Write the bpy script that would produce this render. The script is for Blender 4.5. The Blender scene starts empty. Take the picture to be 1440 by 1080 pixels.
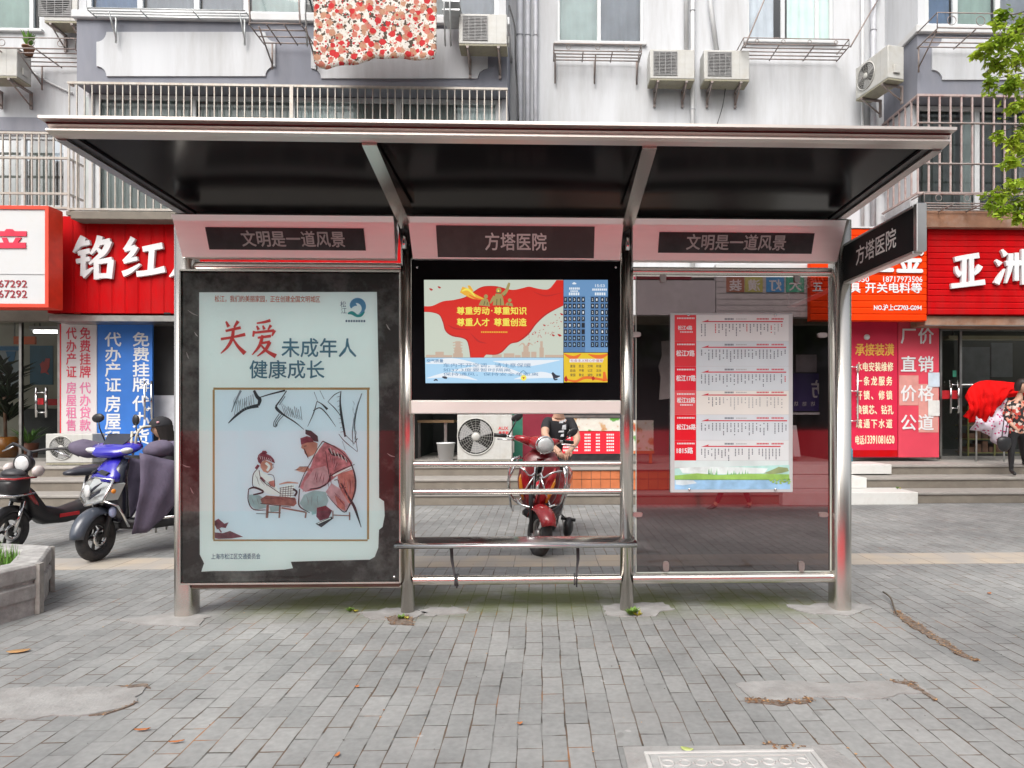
import bpy, bmesh, math, random
from mathutils import Vector, Matrix, noise
R = math.radians
random.seed(7)
scene = bpy.context.scene
COL = scene.collection

# ------------------------------------------------------------------ camera
CAM_H, FOC, PX0, PY0, YAW = 1.34, 930.0, 790.0, 582.0, R(1.7)
cam_data = bpy.data.cameras.new('camera')
cam = bpy.data.objects.new('camera', cam_data)
COL.objects.link(cam)
cam.location = (0, 0, CAM_H)
cam.rotation_euler = (R(90), 0, -YAW)
cam_data.sensor_width = 36.0
cam_data.lens = FOC / 1440.0 * 36.0
cam_data.shift_x = -(PX0 - 720.0) / 1440.0
cam_data.shift_y = (PY0 - 540.0) / 1440.0
cam_data.clip_end = 500
cam_data.clip_start = 0.05
scene.camera = cam

# ------------------------------------------------------------------ light: soft overcast day
world = bpy.data.worlds.new('World')
scene.world = world
world.use_nodes = True
wn = world.node_tree
for n in list(wn.nodes):
    wn.nodes.remove(n)
w_out = wn.nodes.new('ShaderNodeOutputWorld')
w_bg = wn.nodes.new('ShaderNodeBackground')
w_sky = wn.nodes.new('ShaderNodeTexSky')
w_sky.sky_type = 'NISHITA'
w_sky.sun_disc = False
SUN_EL, SUN_AZ = R(50), R(200)
w_sky.sun_elevation = SUN_EL
w_sky.sun_rotation = SUN_AZ
w_sky.air_density = 1.2
w_sky.dust_density = 6.0
w_sky.ozone_density = 0.6
w_hsv = wn.nodes.new('ShaderNodeHueSaturation')      # cloud cover: the blue is mostly gone
w_hsv.inputs['Saturation'].default_value = 0.35
wn.links.new(w_sky.outputs[0], w_hsv.inputs['Color'])
wn.links.new(w_hsv.outputs[0], w_bg.inputs[0])
w_bg.inputs[1].default_value = 0.12
wn.links.new(w_bg.outputs[0], w_out.inputs[0])

sun_data = bpy.data.lights.new('sun', 'SUN')
sun_data.energy = 1.5
sun_data.angle = R(40)
sun_data.color = (1.0, 0.97, 0.93)
sun = bpy.data.objects.new('sun', sun_data)
COL.objects.link(sun)
sd = Vector((math.sin(SUN_AZ) * math.cos(SUN_EL), math.cos(SUN_AZ) * math.cos(SUN_EL), math.sin(SUN_EL)))
sun.rotation_euler = sd.to_track_quat('Z', 'Y').to_euler()
sun.location = (0, -6, 14)

scene.view_settings.view_transform = 'Standard'
scene.view_settings.look = 'None'
scene.view_settings.gamma = 1.0
scene.view_settings.exposure = 0.72
try:
    scene.cycles.max_bounces = 8
    scene.cycles.transparent_max_bounces = 16
    scene.cycles.use_denoising = True
    scene.cycles.sample_clamp_indirect = 6
except Exception:
    pass

# ------------------------------------------------------------------ photo measurements -> metres
CY, SY = math.cos(YAW), math.sin(YAW)
def P(px, py, Y):
    u = (px - PX0) / FOC
    t = Y / (CY - u * SY)
    return Vector((t * (u * CY + SY), Y, CAM_H + t * (PY0 - py) / FOC))
def PX(px, Y): return P(px, 582, Y).x
def PZ(px, py, Y): return P(px, py, Y).z
def PG(px, py, z=0.0):
    "point on the ground seen at a pixel"
    u = (px - PX0) / FOC
    t = (CAM_H - z) * FOC / (py - PY0)
    return Vector((t * (u * CY + SY), t * (CY - u * SY), z))

# ------------------------------------------------------------------ materials
MATS = {}
def nt_new(name):
    m = bpy.data.materials.new(name)
    m.use_nodes = True
    nt = m.node_tree
    b = nt.nodes['Principled BSDF']
    return m, nt, b
def mat(name, col, rough=0.55, metal=0.0, var=0.12, scale=6.0, bump=0.0, bscale=60.0, spec=0.5, stretch=(1, 1, 1),
        dirt=None, dirt_amt=0.0, dirt_scale=2.0, coat=0.0, trans=0.0):
    if name in MATS: return MATS[name]
    m, nt, b = nt_new(name)
    N, L = nt.nodes, nt.links
    tc = N.new('ShaderNodeTexCoord'); mp = N.new('ShaderNodeMapping')
    mp.inputs['Scale'].default_value = stretch
    L.new(tc.outputs['Object'], mp.inputs['Vector'])
    nz = N.new('ShaderNodeTexNoise'); nz.inputs['Scale'].default_value = scale; nz.inputs['Detail'].default_value = 5
    L.new(mp.outputs[0], nz.inputs['Vector'])
    cr = N.new('ShaderNodeValToRGB')
    cr.color_ramp.elements[0].position = 0.3; cr.color_ramp.elements[1].position = 0.7
    cr.color_ramp.elements[0].color = (*[max(0, c * (1 - var)) for c in col], 1)
    cr.color_ramp.elements[1].color = (*[min(1, c * (1 + var)) for c in col], 1)
    L.new(nz.outputs['Fac'], cr.inputs[0])
    out = cr.outputs[0]
    if dirt is not None:
        n2 = N.new('ShaderNodeTexNoise'); n2.inputs['Scale'].default_value = dirt_scale; n2.inputs['Detail'].default_value = 7
        n2.inputs['Roughness'].default_value = 0.7
        L.new(mp.outputs[0], n2.inputs['Vector'])
        r2 = N.new('ShaderNodeValToRGB')
        r2.color_ramp.elements[0].position = 0.45; r2.color_ramp.elements[1].position = 0.75
        r2.color_ramp.elements[0].color = (0, 0, 0, 1); r2.color_ramp.elements[1].color = (dirt_amt, dirt_amt, dirt_amt, 1)
        L.new(n2.outputs['Fac'], r2.inputs[0])
        mx = N.new('ShaderNodeMixRGB'); L.new(r2.outputs[0], mx.inputs[0]); L.new(out, mx.inputs[1])
        mx.inputs[2].default_value = (*dirt, 1)
        out = mx.outputs[0]
    L.new(out, b.inputs['Base Color'])
    b.inputs['Roughness'].default_value = rough
    if rough < 0.95 and var > 0:
        rr = N.new('ShaderNodeMapRange')
        rr.inputs['To Min'].default_value = max(0.02, rough * 0.8); rr.inputs['To Max'].default_value = min(1, rough * 1.2)
        L.new(nz.outputs['Fac'], rr.inputs['Value']); L.new(rr.outputs[0], b.inputs['Roughness'])
    b.inputs['Metallic'].default_value = metal
    b.inputs['Specular IOR Level'].default_value = spec
    if coat: b.inputs['Coat Weight'].default_value = coat; b.inputs['Coat Roughness'].default_value = 0.08
    if trans: b.inputs['Transmission Weight'].default_value = trans
    if bump:
        nb = N.new('ShaderNodeTexNoise'); nb.inputs['Scale'].default_value = bscale; nb.inputs['Detail'].default_value = 4
        L.new(mp.outputs[0], nb.inputs['Vector'])
        bp = N.new('ShaderNodeBump'); bp.inputs['Strength'].default_value = bump; bp.inputs['Distance'].default_value = 0.01
        L.new(nb.outputs['Fac'], bp.inputs['Height']); L.new(bp.outputs[0], b.inputs['Normal'])
    MATS[name] = m
    return m
def emit(name, col, strength=1.0):
    if name in MATS: return MATS[name]
    m, nt, b = nt_new(name)
    b.inputs['Base Color'].default_value = (*[c * 0.1 for c in col], 1)
    b.inputs['Emission Color'].default_value = (*col, 1)
    b.inputs['Emission Strength'].default_value = strength
    b.inputs['Roughness'].default_value = 0.4
    MATS[name] = m
    return m
def pane(name, tint=(0.8, 0.85, 0.85), refl=1.0, ior=1.5, rough=0.0):
    "thin sheet glass: tinted see-through plus mirror by Fresnel"
    if name in MATS: return MATS[name]
    m, nt, b = nt_new(name)
    N, L = nt.nodes, nt.links
    N.remove(b)
    out = [n for n in N if n.type == 'OUTPUT_MATERIAL'][0]
    tr = N.new('ShaderNodeBsdfTransparent'); tr.inputs[0].default_value = (*tint, 1)
    gl = N.new('ShaderNodeBsdfGlossy'); gl.inputs['Roughness'].default_value = rough
    gl.inputs[0].default_value = (1, 1, 1, 1)
    fr = N.new('ShaderNodeFresnel'); fr.inputs['IOR'].default_value = ior
    mu = N.new('ShaderNodeMath'); mu.operation = 'MULTIPLY'; mu.inputs[1].default_value = refl; mu.use_clamp = True
    mx = N.new('ShaderNodeMixShader')
    L.new(fr.outputs[0], mu.inputs[0]); L.new(mu.outputs[0], mx.inputs[0])
    L.new(tr.outputs[0], mx.inputs[1]); L.new(gl.outputs[0], mx.inputs[2]); L.new(mx.outputs[0], out.inputs[0])
    MATS[name] = m
    return m

# ------------------------------------------------------------------ mesh builder
TXT = {}
def glyphs(s, bold=0.0, res=3):
    k = (s, bold, res)
    if k in TXT: return TXT[k]
    cu = bpy.data.curves.new('t', 'FONT'); cu.body = s; cu.size = 1.0; cu.offset = bold
    cu.resolution_u = res
    ob = bpy.data.objects.new('t', cu); COL.objects.link(ob)
    dg = bpy.context.evaluated_depsgraph_get()
    me = bpy.data.meshes.new_from_object(ob.evaluated_get(dg))
    v = [(p.co.x, p.co.y) for p in me.vertices]; f = [tuple(q.vertices) for q in me.polygons]
    bpy.data.objects.remove(ob); bpy.data.curves.remove(cu); bpy.data.meshes.remove(me)
    TXT[k] = (v, f)
    return TXT[k]
EM = None
def catmull(pts, n=6):
    if len(pts) < 3: 
        return [tuple(pts[0][i] + (pts[-1][i] - pts[0][i]) * t / n for i in range(len(pts[0]))) for t in range(n + 1)]
    out = []
    q = [pts[0]] + list(pts) + [pts[-1]]
    for i in range(1, len(q) - 2):
        p0, p1, p2, p3 = q[i - 1], q[i], q[i + 1], q[i + 2]
        for k in range(n):
            t = k / n
            out.append(tuple(0.5 * (2 * p1[j] + (p2[j] - p0[j]) * t + (2 * p0[j] - 5 * p1[j] + 4 * p2[j] - p3[j]) * t * t
                             + (3 * p1[j] - p0[j] - 3 * p2[j] + p3[j]) * t ** 3) for j in range(len(p1))))
    out.append(tuple(pts[-1]))
    return out
class MB:
    def __init__(s):
        s.bm = bmesh.new(); s.mats = []; s.mi = 0; s.sm = False; s.tf = None
    def use(s, m):
        if m not in s.mats: s.mats.append(m)
        s.mi = s.mats.index(m); return s
    def v(s, p):
        p = Vector(p)
        if s.tf is not None: p = s.tf @ p
        return s.bm.verts.new(p)
    def f(s, vs, smooth=None):
        try:
            fc = s.bm.faces.new(vs)
        except ValueError:
            return None
        fc.material_index = s.mi; fc.smooth = s.sm if smooth is None else smooth
        return fc
    def quad(s, a, b, c, d): return s.f([s.v(a), s.v(b), s.v(c), s.v(d)])
    def poly(s, pts): return s.f([s.v(p) for p in pts])
    def box(s, c, d, rot=None, bev=0.0, seg=1):
        c = Vector(c); h = Vector(d) * 0.5
        vs = []
        for x in (-1, 1):
            for y in (-1, 1):
                for z in (-1, 1):
                    o = Vector((x * h.x, y * h.y, z * h.z))
                    if rot is not None: o = rot @ o
                    vs.append(s.v(c + o))
        q = [(0, 1, 3, 2), (4, 6, 7, 5), (0, 4, 5, 1), (2, 3, 7, 6), (0, 2, 6, 4), (1, 5, 7, 3)]
        fs = [s.f([vs[i] for i in k], False) for k in q]
        if bev:
            es = list({e for f in fs for e in f.edges})
            r = bmesh.ops.bevel(s.bm, geom=es, offset=bev, segments=seg, affect='EDGES', profile=0.5)
            for f in r['faces']: f.material_index = s.mi; f.smooth = seg > 1
        return s
    def bx(s, x0, x1, y0, y1, z0, z1, bev=0.0, seg=1):
        return s.box(((x0 + x1) / 2, (y0 + y1) / 2, (z0 + z1) / 2), (abs(x1 - x0), abs(y1 - y0), abs(z1 - z0)), None, bev, seg)
    def prism(s, pts, off):
        "closed polygon (3D points in a plane) extruded by the vector off"
        off = Vector(off)
        a = [s.v(p) for p in pts]; b = [s.v(Vector(p) + off) for p in pts]
        s.f(a, False); s.f(list(reversed(b)), False)
        n = len(pts)
        for i in range(n): s.f([a[i], b[i], b[(i + 1) % n], a[(i + 1) % n]], False)
        return s
    def tube(s, pts, r, n=10, caps=True, flat=1.0):
        pts = [Vector(p) for p in pts]
        rs = r if isinstance(r, (list, tuple)) else [r] * len(pts)
        rings = []; prev = None
        for i, p in enumerate(pts):
            a = pts[max(0, i - 1)]; b = pts[min(len(pts) - 1, i + 1)]
            d = (b - a)
            if d.length < 1e-9: d = Vector((0, 0, 1))
            d.normalize()
            if prev is None:
                up = Vector((0, 0, 1)) if abs(d.z) < 0.9 else Vector((0, 1, 0))
                x = d.cross(up).normalized()
            else:
                x = (prev - d * prev.dot(d))
                x = x.normalized() if x.length > 1e-6 else d.cross(Vector((0, 1, 0))).normalized()
            prev = x
            y = d.cross(x).normalized()
            rings.append([s.v(p + (x * math.cos(2 * math.pi * k / n) + y * math.sin(2 * math.pi * k / n) * flat) * rs[i]) for k in range(n)])
        for i in range(len(rings) - 1):
            for k in range(n):
                s.f([rings[i][k], rings[i][(k + 1) % n], rings[i + 1][(k + 1) % n], rings[i + 1][k]], True)
        if caps:
            s.f(list(reversed(rings[0])), False); s.f(rings[-1], False)
        return s
    def lathe(s, prof, c, axis='Z', n=24, close=False):
        "prof: (radius, height) pairs"
        c = Vector(c); rings = []
        for r, h in prof:
            ring = []
            for k in range(n):
                a = 2 * math.pi * k / n
                x, y = r * math.cos(a), r * math.sin(a)
                o = {'Z': (x, y, h), 'Y': (x, h, y), 'X': (h, x, y)}[axis]
                ring.append(s.v(c + Vector(o)))
            rings.append(ring)
        m = len(rings)
        for i in range(m if close else m - 1):
            a, b = rings[i], rings[(i + 1) % m]
            for k in range(n):
                s.f([a[k], a[(k + 1) % n], b[(k + 1) % n], b[k]], True)
        if not close:
            s.f(rings[0], False); s.f(rings[-1], False)
        return s
    def torus(s, c, R0, r, axis='Y', n=28, m=8, sx=1.0):
        prof = [(R0 + r * math.cos(2 * math.pi * k / m), r * sx * math.sin(2 * math.pi * k / m)) for k in range(m)]
        return s.lathe(prof, c, axis, n, True)
    def ball(s, c, r, n=14, m=9, rot=None):
        c = Vector(c); r = Vector(r) if hasattr(r, '__len__') else Vector((r, r, r))
        rings = []
        for i in range(1, m):
            t = math.pi * i / m; ring = []
            for k in range(n):
                a = 2 * math.pi * k / n
                o = Vector((r.x * math.sin(t) * math.cos(a), r.y * math.sin(t) * math.sin(a), r.z * math.cos(t)))
                if rot is not None: o = rot @ o
                ring.append(s.v(c + o))
            rings.append(ring)
        o1 = Vector((0, 0, r.z)); 
        if rot is not None: o1 = rot @ o1
        t_, b_ = s.v(c + o1), s.v(c - o1)
        for k in range(n):
            s.f([t_, rings[0][k], rings[0][(k + 1) % n]], True); s.f([b_, rings[-1][(k + 1) % n], rings[-1][k]], True)
        for i in range(len(rings) - 1):
            for k in range(n): s.f([rings[i][k], rings[i + 1][k], rings[i + 1][(k + 1) % n], rings[i][(k + 1) % n]], True)
        return s
    def loft(s, secs, axis='x', n=16, e=2.6, caps=True):
        "secs: (pos, centre, half_w, half_h[, y_shift]); axis x: pos=x, centre=z, w along y, h along z; axis z: pos=z, centre=x, w along y, h along x"
        rings = []
        for q in secs:
            pos, cen, w, h = q[:4]; ys = q[4] if len(q) > 4 else 0
            ring = []
            for k in range(n):
                a = 2 * math.pi * k / n
                ca, sa = math.cos(a), math.sin(a)
                y = w * math.copysign(abs(ca) ** (2 / e), ca); h_ = h * math.copysign(abs(sa) ** (2 / e), sa)
                ring.append(s.v((pos, y + ys, cen + h_) if axis == 'x' else (cen + h_, y + ys, pos)))
            rings.append(ring)
        for i in range(len(rings) - 1):
            for k in range(n): s.f([rings[i][k], rings[i][(k + 1) % n], rings[i + 1][(k + 1) % n], rings[i + 1][k]], True)
        if caps: s.f(rings[0], True); s.f(rings[-1], True)
        return s
    # ---- lettering: lower-left corner O, unit right U, unit up V
    def text(s, t, O, U, V, w=None, h=None, depth=0.0, bold=0.0, mirror=False, res=2, shear=0.0):
        global EM
        if EM is None:
            vv, _ = glyphs('国'); v2, _ = glyphs('国国')
            EM = (min(p[0] for p in vv), max(p[0] for p in v2) - max(p[0] for p in vv), min(p[1] for p in vv), max(p[1] for p in vv))
        if bold:        # heavier weight: the outline laid down again a little to each side
            e = (h or w) * bold * 0.8
            for i, (dx, dz) in enumerate(((-e, 0), (e, 0), (0, -e), (0, e))):
                s.text(t, Vector(O) + Vector(U) * dx + Vector(V) * dz, U, V, w, h, (depth or 0.0) + 0.00012 * (i + 1), 0.0, mirror, res, shear)
        vs, fs = glyphs(t, 0.0, res)
        if not vs: return s
        O, U, V = Vector(O), Vector(U), Vector(V)
        cjk = any(ord(c) > 0x2e00 for c in t)
        if cjk and all(ord(c) > 0x2e00 or c == ' ' for c in t):
            x0 = min(p[0] for p in vs); x1 = max(p[0] for p in vs)
            if len(t) == 1: x0, x1 = EM[0], EM[0] + EM[1] * 0.92
            y0, y1 = EM[2], EM[3]
        else:
            x0 = min(p[0] for p in vs); x1 = max(p[0] for p in vs); y0 = min(p[1] for p in vs); y1 = max(p[1] for p in vs)
            if cjk: y0, y1 = EM[2], EM[3]
        sy = h / (y1 - y0) if h else None
        sx = w / (x1 - x0) if w else sy
        if sy is None: sy = sx
        Nn = U.cross(V).normalized()
        def mp(p, d):
            xx = (p[0] - x0) * sx; yy = (p[1] - y0) * sy
            if mirror: xx = (x1 - x0) * sx - xx
            xx += shear * yy
            return O + U * xx + V * yy + Nn * d
        a = [s.v(mp(p, depth)) for p in vs]
        cnt = {}
        for f in fs:
            s.f([a[i] for i in f], False)
            if depth:
                for i in range(len(f)):
                    e = (f[i], f[(i + 1) % len(f)])
                    if (e[1], e[0]) in cnt: cnt.pop((e[1], e[0]))
                    else: cnt[e] = 1
        if depth:
            b = {}
            for i, j in cnt:
                for q in (i, j):
                    if q not in b: b[q] = s.v(mp(vs[q], 0))
                s.f([a[i], a[j], b[j], b[i]], False)
        return s
    def tpx(s, t, px0, py0, px1, py1, Y, depth=0.0, bold=0.0, mirror=False, res=2, shear=0.0):
        "lettering on a plane of constant Y, em box given by the measured pixel box"
        A = P(px0, py1, Y); B = P(px1, py1, Y); C = P(px0, py0, Y)
        return s.text(t, A, (1, 0, 0), (0, 0, 1), (B - A).length if px1 != px0 else None, (C - A).length, depth, bold, mirror, res, shear)
    def vtext(s, t, px0, px1, py0, py1, Y, bold=0.0, depth=0.0, gapat=None):
        "one column of characters from top to bottom"
        n = len(t); hgt = (py1 - py0) / n
        for i, c in enumerate(t):
            if c == ' ': continue
            s.tpx(c, px0, py0 + i * hgt + hgt * 0.06, px1, py0 + (i + 1) * hgt - hgt * 0.06, Y, depth, bold)
        return s
    def fillpx(s, pts, Y, thick=0.0):
        q = [P(x, y, Y) for x, y in pts]
        if thick: return s.prism(q, (0, thick, 0))
        s.poly(q); return s
    def strokepx(s, pts, w, Y, n=5, thick=0.0, smooth=True):
        "brush line on a plane of constant Y; w px, a number or one value per point"
        ws = w if isinstance(w, (list, tuple)) else [w] * len(pts)
        q = [(p[0], p[1], ww) for p, ww in zip(pts, ws)]
        q = catmull(q, n) if smooth else q
        Lp, Rp = [], []
        for i, p in enumerate(q):
            a = q[max(0, i - 1)]; b = q[min(len(q) - 1, i + 1)]
            dx, dy = b[0] - a[0], b[1] - a[1]; l = math.hypot(dx, dy) or 1
            nx, ny = -dy / l, dx / l
            Lp.append((p[0] + nx * p[2] / 2, p[1] + ny * p[2] / 2)); Rp.append((p[0] - nx * p[2] / 2, p[1] - ny * p[2] / 2))
        if thick:
            va = [s.v(P(*p, Y)) for p in Lp]; vb = [s.v(P(*p, Y)) for p in Rp]
            wa = [s.v(P(*p, Y) + Vector((0, thick, 0))) for p in Lp]; wb = [s.v(P(*p, Y) + Vector((0, thick, 0))) for p in Rp]
            for i in range(len(q) - 1):
                s.f([va[i], va[i + 1], vb[i + 1], vb[i]], False)
                s.f([va[i], wa[i], wa[i + 1], va[i + 1]], False); s.f([vb[i + 1], wb[i + 1], wb[i], vb[i]], False)
            s.f([va[0], vb[0], wb[0], wa[0]], False); s.f([va[-1], wa[-1], wb[-1], vb[-1]], False)
        else:
            va = [s.v(P(*p, Y)) for p in Lp]; vb = [s.v(P(*p, Y)) for p in Rp]
            for i in range(len(q) - 1): s.f([va[i], va[i + 1], vb[i + 1], vb[i]], False)
        return s
    def build(s, name, m=None, parent=None, recalc=True, origin=None):
        if recalc: bmesh.ops.recalc_face_normals(s.bm, faces=s.bm.faces[:])
        me = bpy.data.meshes.new(name)
        if origin is not None: bmesh.ops.translate(s.bm, verts=s.bm.verts[:], vec=-Vector(origin))
        s.bm.to_mesh(me); s.bm.free()
        ms = s.mats if s.mats else [m]
        for q in ms: me.materials.append(q)
        o = bpy.data.objects.new(name, me); COL.objects.link(o)
        if parent is not None:
            o.parent = parent
            if s.tf is None and origin is None and parent.get('_world'): 
                o.matrix_parent_inverse = parent.matrix_world_inv if False else Matrix.Translation(-parent.location)
        if origin is not None: o.location = Vector(origin)
        return o
def tag(o, label=None, cat=None, group=None, kind=None):
    if label: o['label'] = label
    if cat: o['category'] = cat
    if group: o['group'] = group
    if kind: o['kind'] = kind
    return o
def thing(name, label, cat, loc=(0, 0, 0), rz=0.0, group=None, local=False):
    "an Empty at a thing's base; parts are modelled in world space unless local"
    o = bpy.data.objects.new(name, None); COL.objects.link(o)
    o.empty_display_size = 0.2
    o.location = loc; o.rotation_euler = (0, 0, rz)
    if not local: o['_world'] = 1
    return tag(o, label, cat, group)
def copy_tree(o, parent=None):
    c = o.copy(); COL.objects.link(c); c.parent = parent
    if parent is not None: c.matrix_parent_inverse = o.matrix_parent_inverse.copy()
    for ch in list(o.children): copy_tree(ch, c)
    return c
def rough_outline(cx, cy, rx, ry, n=40, amp=0.2, seed=0, fr=1.5):
    out = []
    for k in range(n):
        a = 2 * math.pi * k / n
        r = 1 + amp * (noise.noise(Vector((math.cos(a) * fr + seed * 7.1, math.sin(a) * fr, seed * 3.3))) * 1.6)
        r += amp * 0.4 * noise.noise(Vector((math.cos(a) * 6 + seed, math.sin(a) * 6, seed)))
        out.append((cx + rx * r * math.cos(a), cy + ry * r * math.sin(a)))
    return out
# ------------------------------------------------------------------ palette
steel = mat('brushed steel', (0.70, 0.67, 0.62), 0.25, 1.0, 0.05, 3, stretch=(1, 1, 0.6))
steel_h = mat('brushed steel panel', (0.90, 0.875, 0.85), 0.38, 0.75, 0.03, 3, stretch=(0.5, 1, 6))
steel_d = mat('dull steel', (0.40, 0.39, 0.375), 0.36, 1.0, 0.15, 8)
chrome = mat('chrome', (0.72, 0.72, 0.72), 0.10, 1.0, 0.03)
blackgloss = mat('black gloss sheet', (0.006, 0.006, 0.007), 0.18, 0, 0.4, 3, spec=0.05)
blackpl = mat('black plastic', (0.018, 0.018, 0.02), 0.42, 0, 0.3, 10)
rubber = mat('tyre rubber', (0.025, 0.025, 0.027), 0.8, 0, 0.3, 12, bump=0.2, dirt=(0.12, 0.11, 0.10), dirt_amt=0.5, dirt_scale=9)
white_wall = mat('white render', (0.56, 0.575, 0.60), 0.85, 0, 0.05, 3, bump=0.15, bscale=40, stretch=(1, 1, 0.12),
                 dirt=(0.30, 0.295, 0.28), dirt_amt=0.5, dirt_scale=2.6)
grey_wall = mat('grey render', (0.205, 0.215, 0.255), 0.85, 0, 0.10, 4, bump=0.12, bscale=40, stretch=(1, 1, 0.3),
                dirt=(0.33, 0.33, 0.35), dirt_amt=0.4, dirt_scale=1.3)
white_trim = mat('white trim', (0.56, 0.57, 0.58), 0.6, 0, 0.05, 4, dirt=(0.5, 0.48, 0.45), dirt_amt=0.5, dirt_scale=3)
upvc = mat('white window frame', (0.58, 0.60, 0.61), 0.4, 0, 0.04)
grille_w = mat('pale grille steel', (0.40, 0.375, 0.34), 0.45, 0.35, 0.12, 12, dirt=(0.30, 0.2, 0.14), dirt_amt=0.6, dirt_scale=10)
rusty = mat('rusty rail', (0.27, 0.24, 0.23), 0.6, 0.3, 0.25, 14, dirt=(0.22, 0.1, 0.05), dirt_amt=0.7, dirt_scale=14)
glass_win = pane('window glass', (0.86, 0.91, 0.91), 1.0)
glass_shop = pane('shop glass', (0.70, 0.73, 0.72), 0.35)
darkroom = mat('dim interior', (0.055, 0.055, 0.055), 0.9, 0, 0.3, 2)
conc = mat('weathered concrete', (0.185, 0.163, 0.135), 0.9, 0, 0.15, 5, bump=0.35, bscale=50, dirt=(0.14, 0.12, 0.10), dirt_amt=0.75, dirt_scale=2.2)
conc_l = mat('pale tread concrete', (0.29, 0.272, 0.25), 0.9, 0, 0.12, 6, bump=0.3, bscale=50, dirt=(0.24, 0.22, 0.2), dirt_amt=0.6, dirt_scale=3)
patchm = mat('smooth mortar patch', (0.275, 0.274, 0.268), 0.9, 0, 0.16, 9, bump=0.5, bscale=55, dirt=(0.21, 0.20, 0.19), dirt_amt=0.8, dirt_scale=4)
red_sign = mat('red sign panel', (0.44, 0.002, 0.004), 0.6, 0, 0.14, 3, stretch=(1, 1, 0.3), spec=0.08, dirt=(0.30, 0.02, 0.02), dirt_amt=0.6, dirt_scale=4)
red_deep = mat('deep red board', (0.20, 0.010, 0.028), 0.5, 0, 0.15, 3)
orange_sign = mat('orange sign panel', (0.72, 0.042, 0.002), 0.55, 0, 0.08, 3, spec=0.08)
letter_w = mat('white lettering', (0.66, 0.67, 0.68), 0.5, 0, 0.03)
letter_g = mat('grey letter sides', (0.30, 0.32, 0.34), 0.5)

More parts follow.
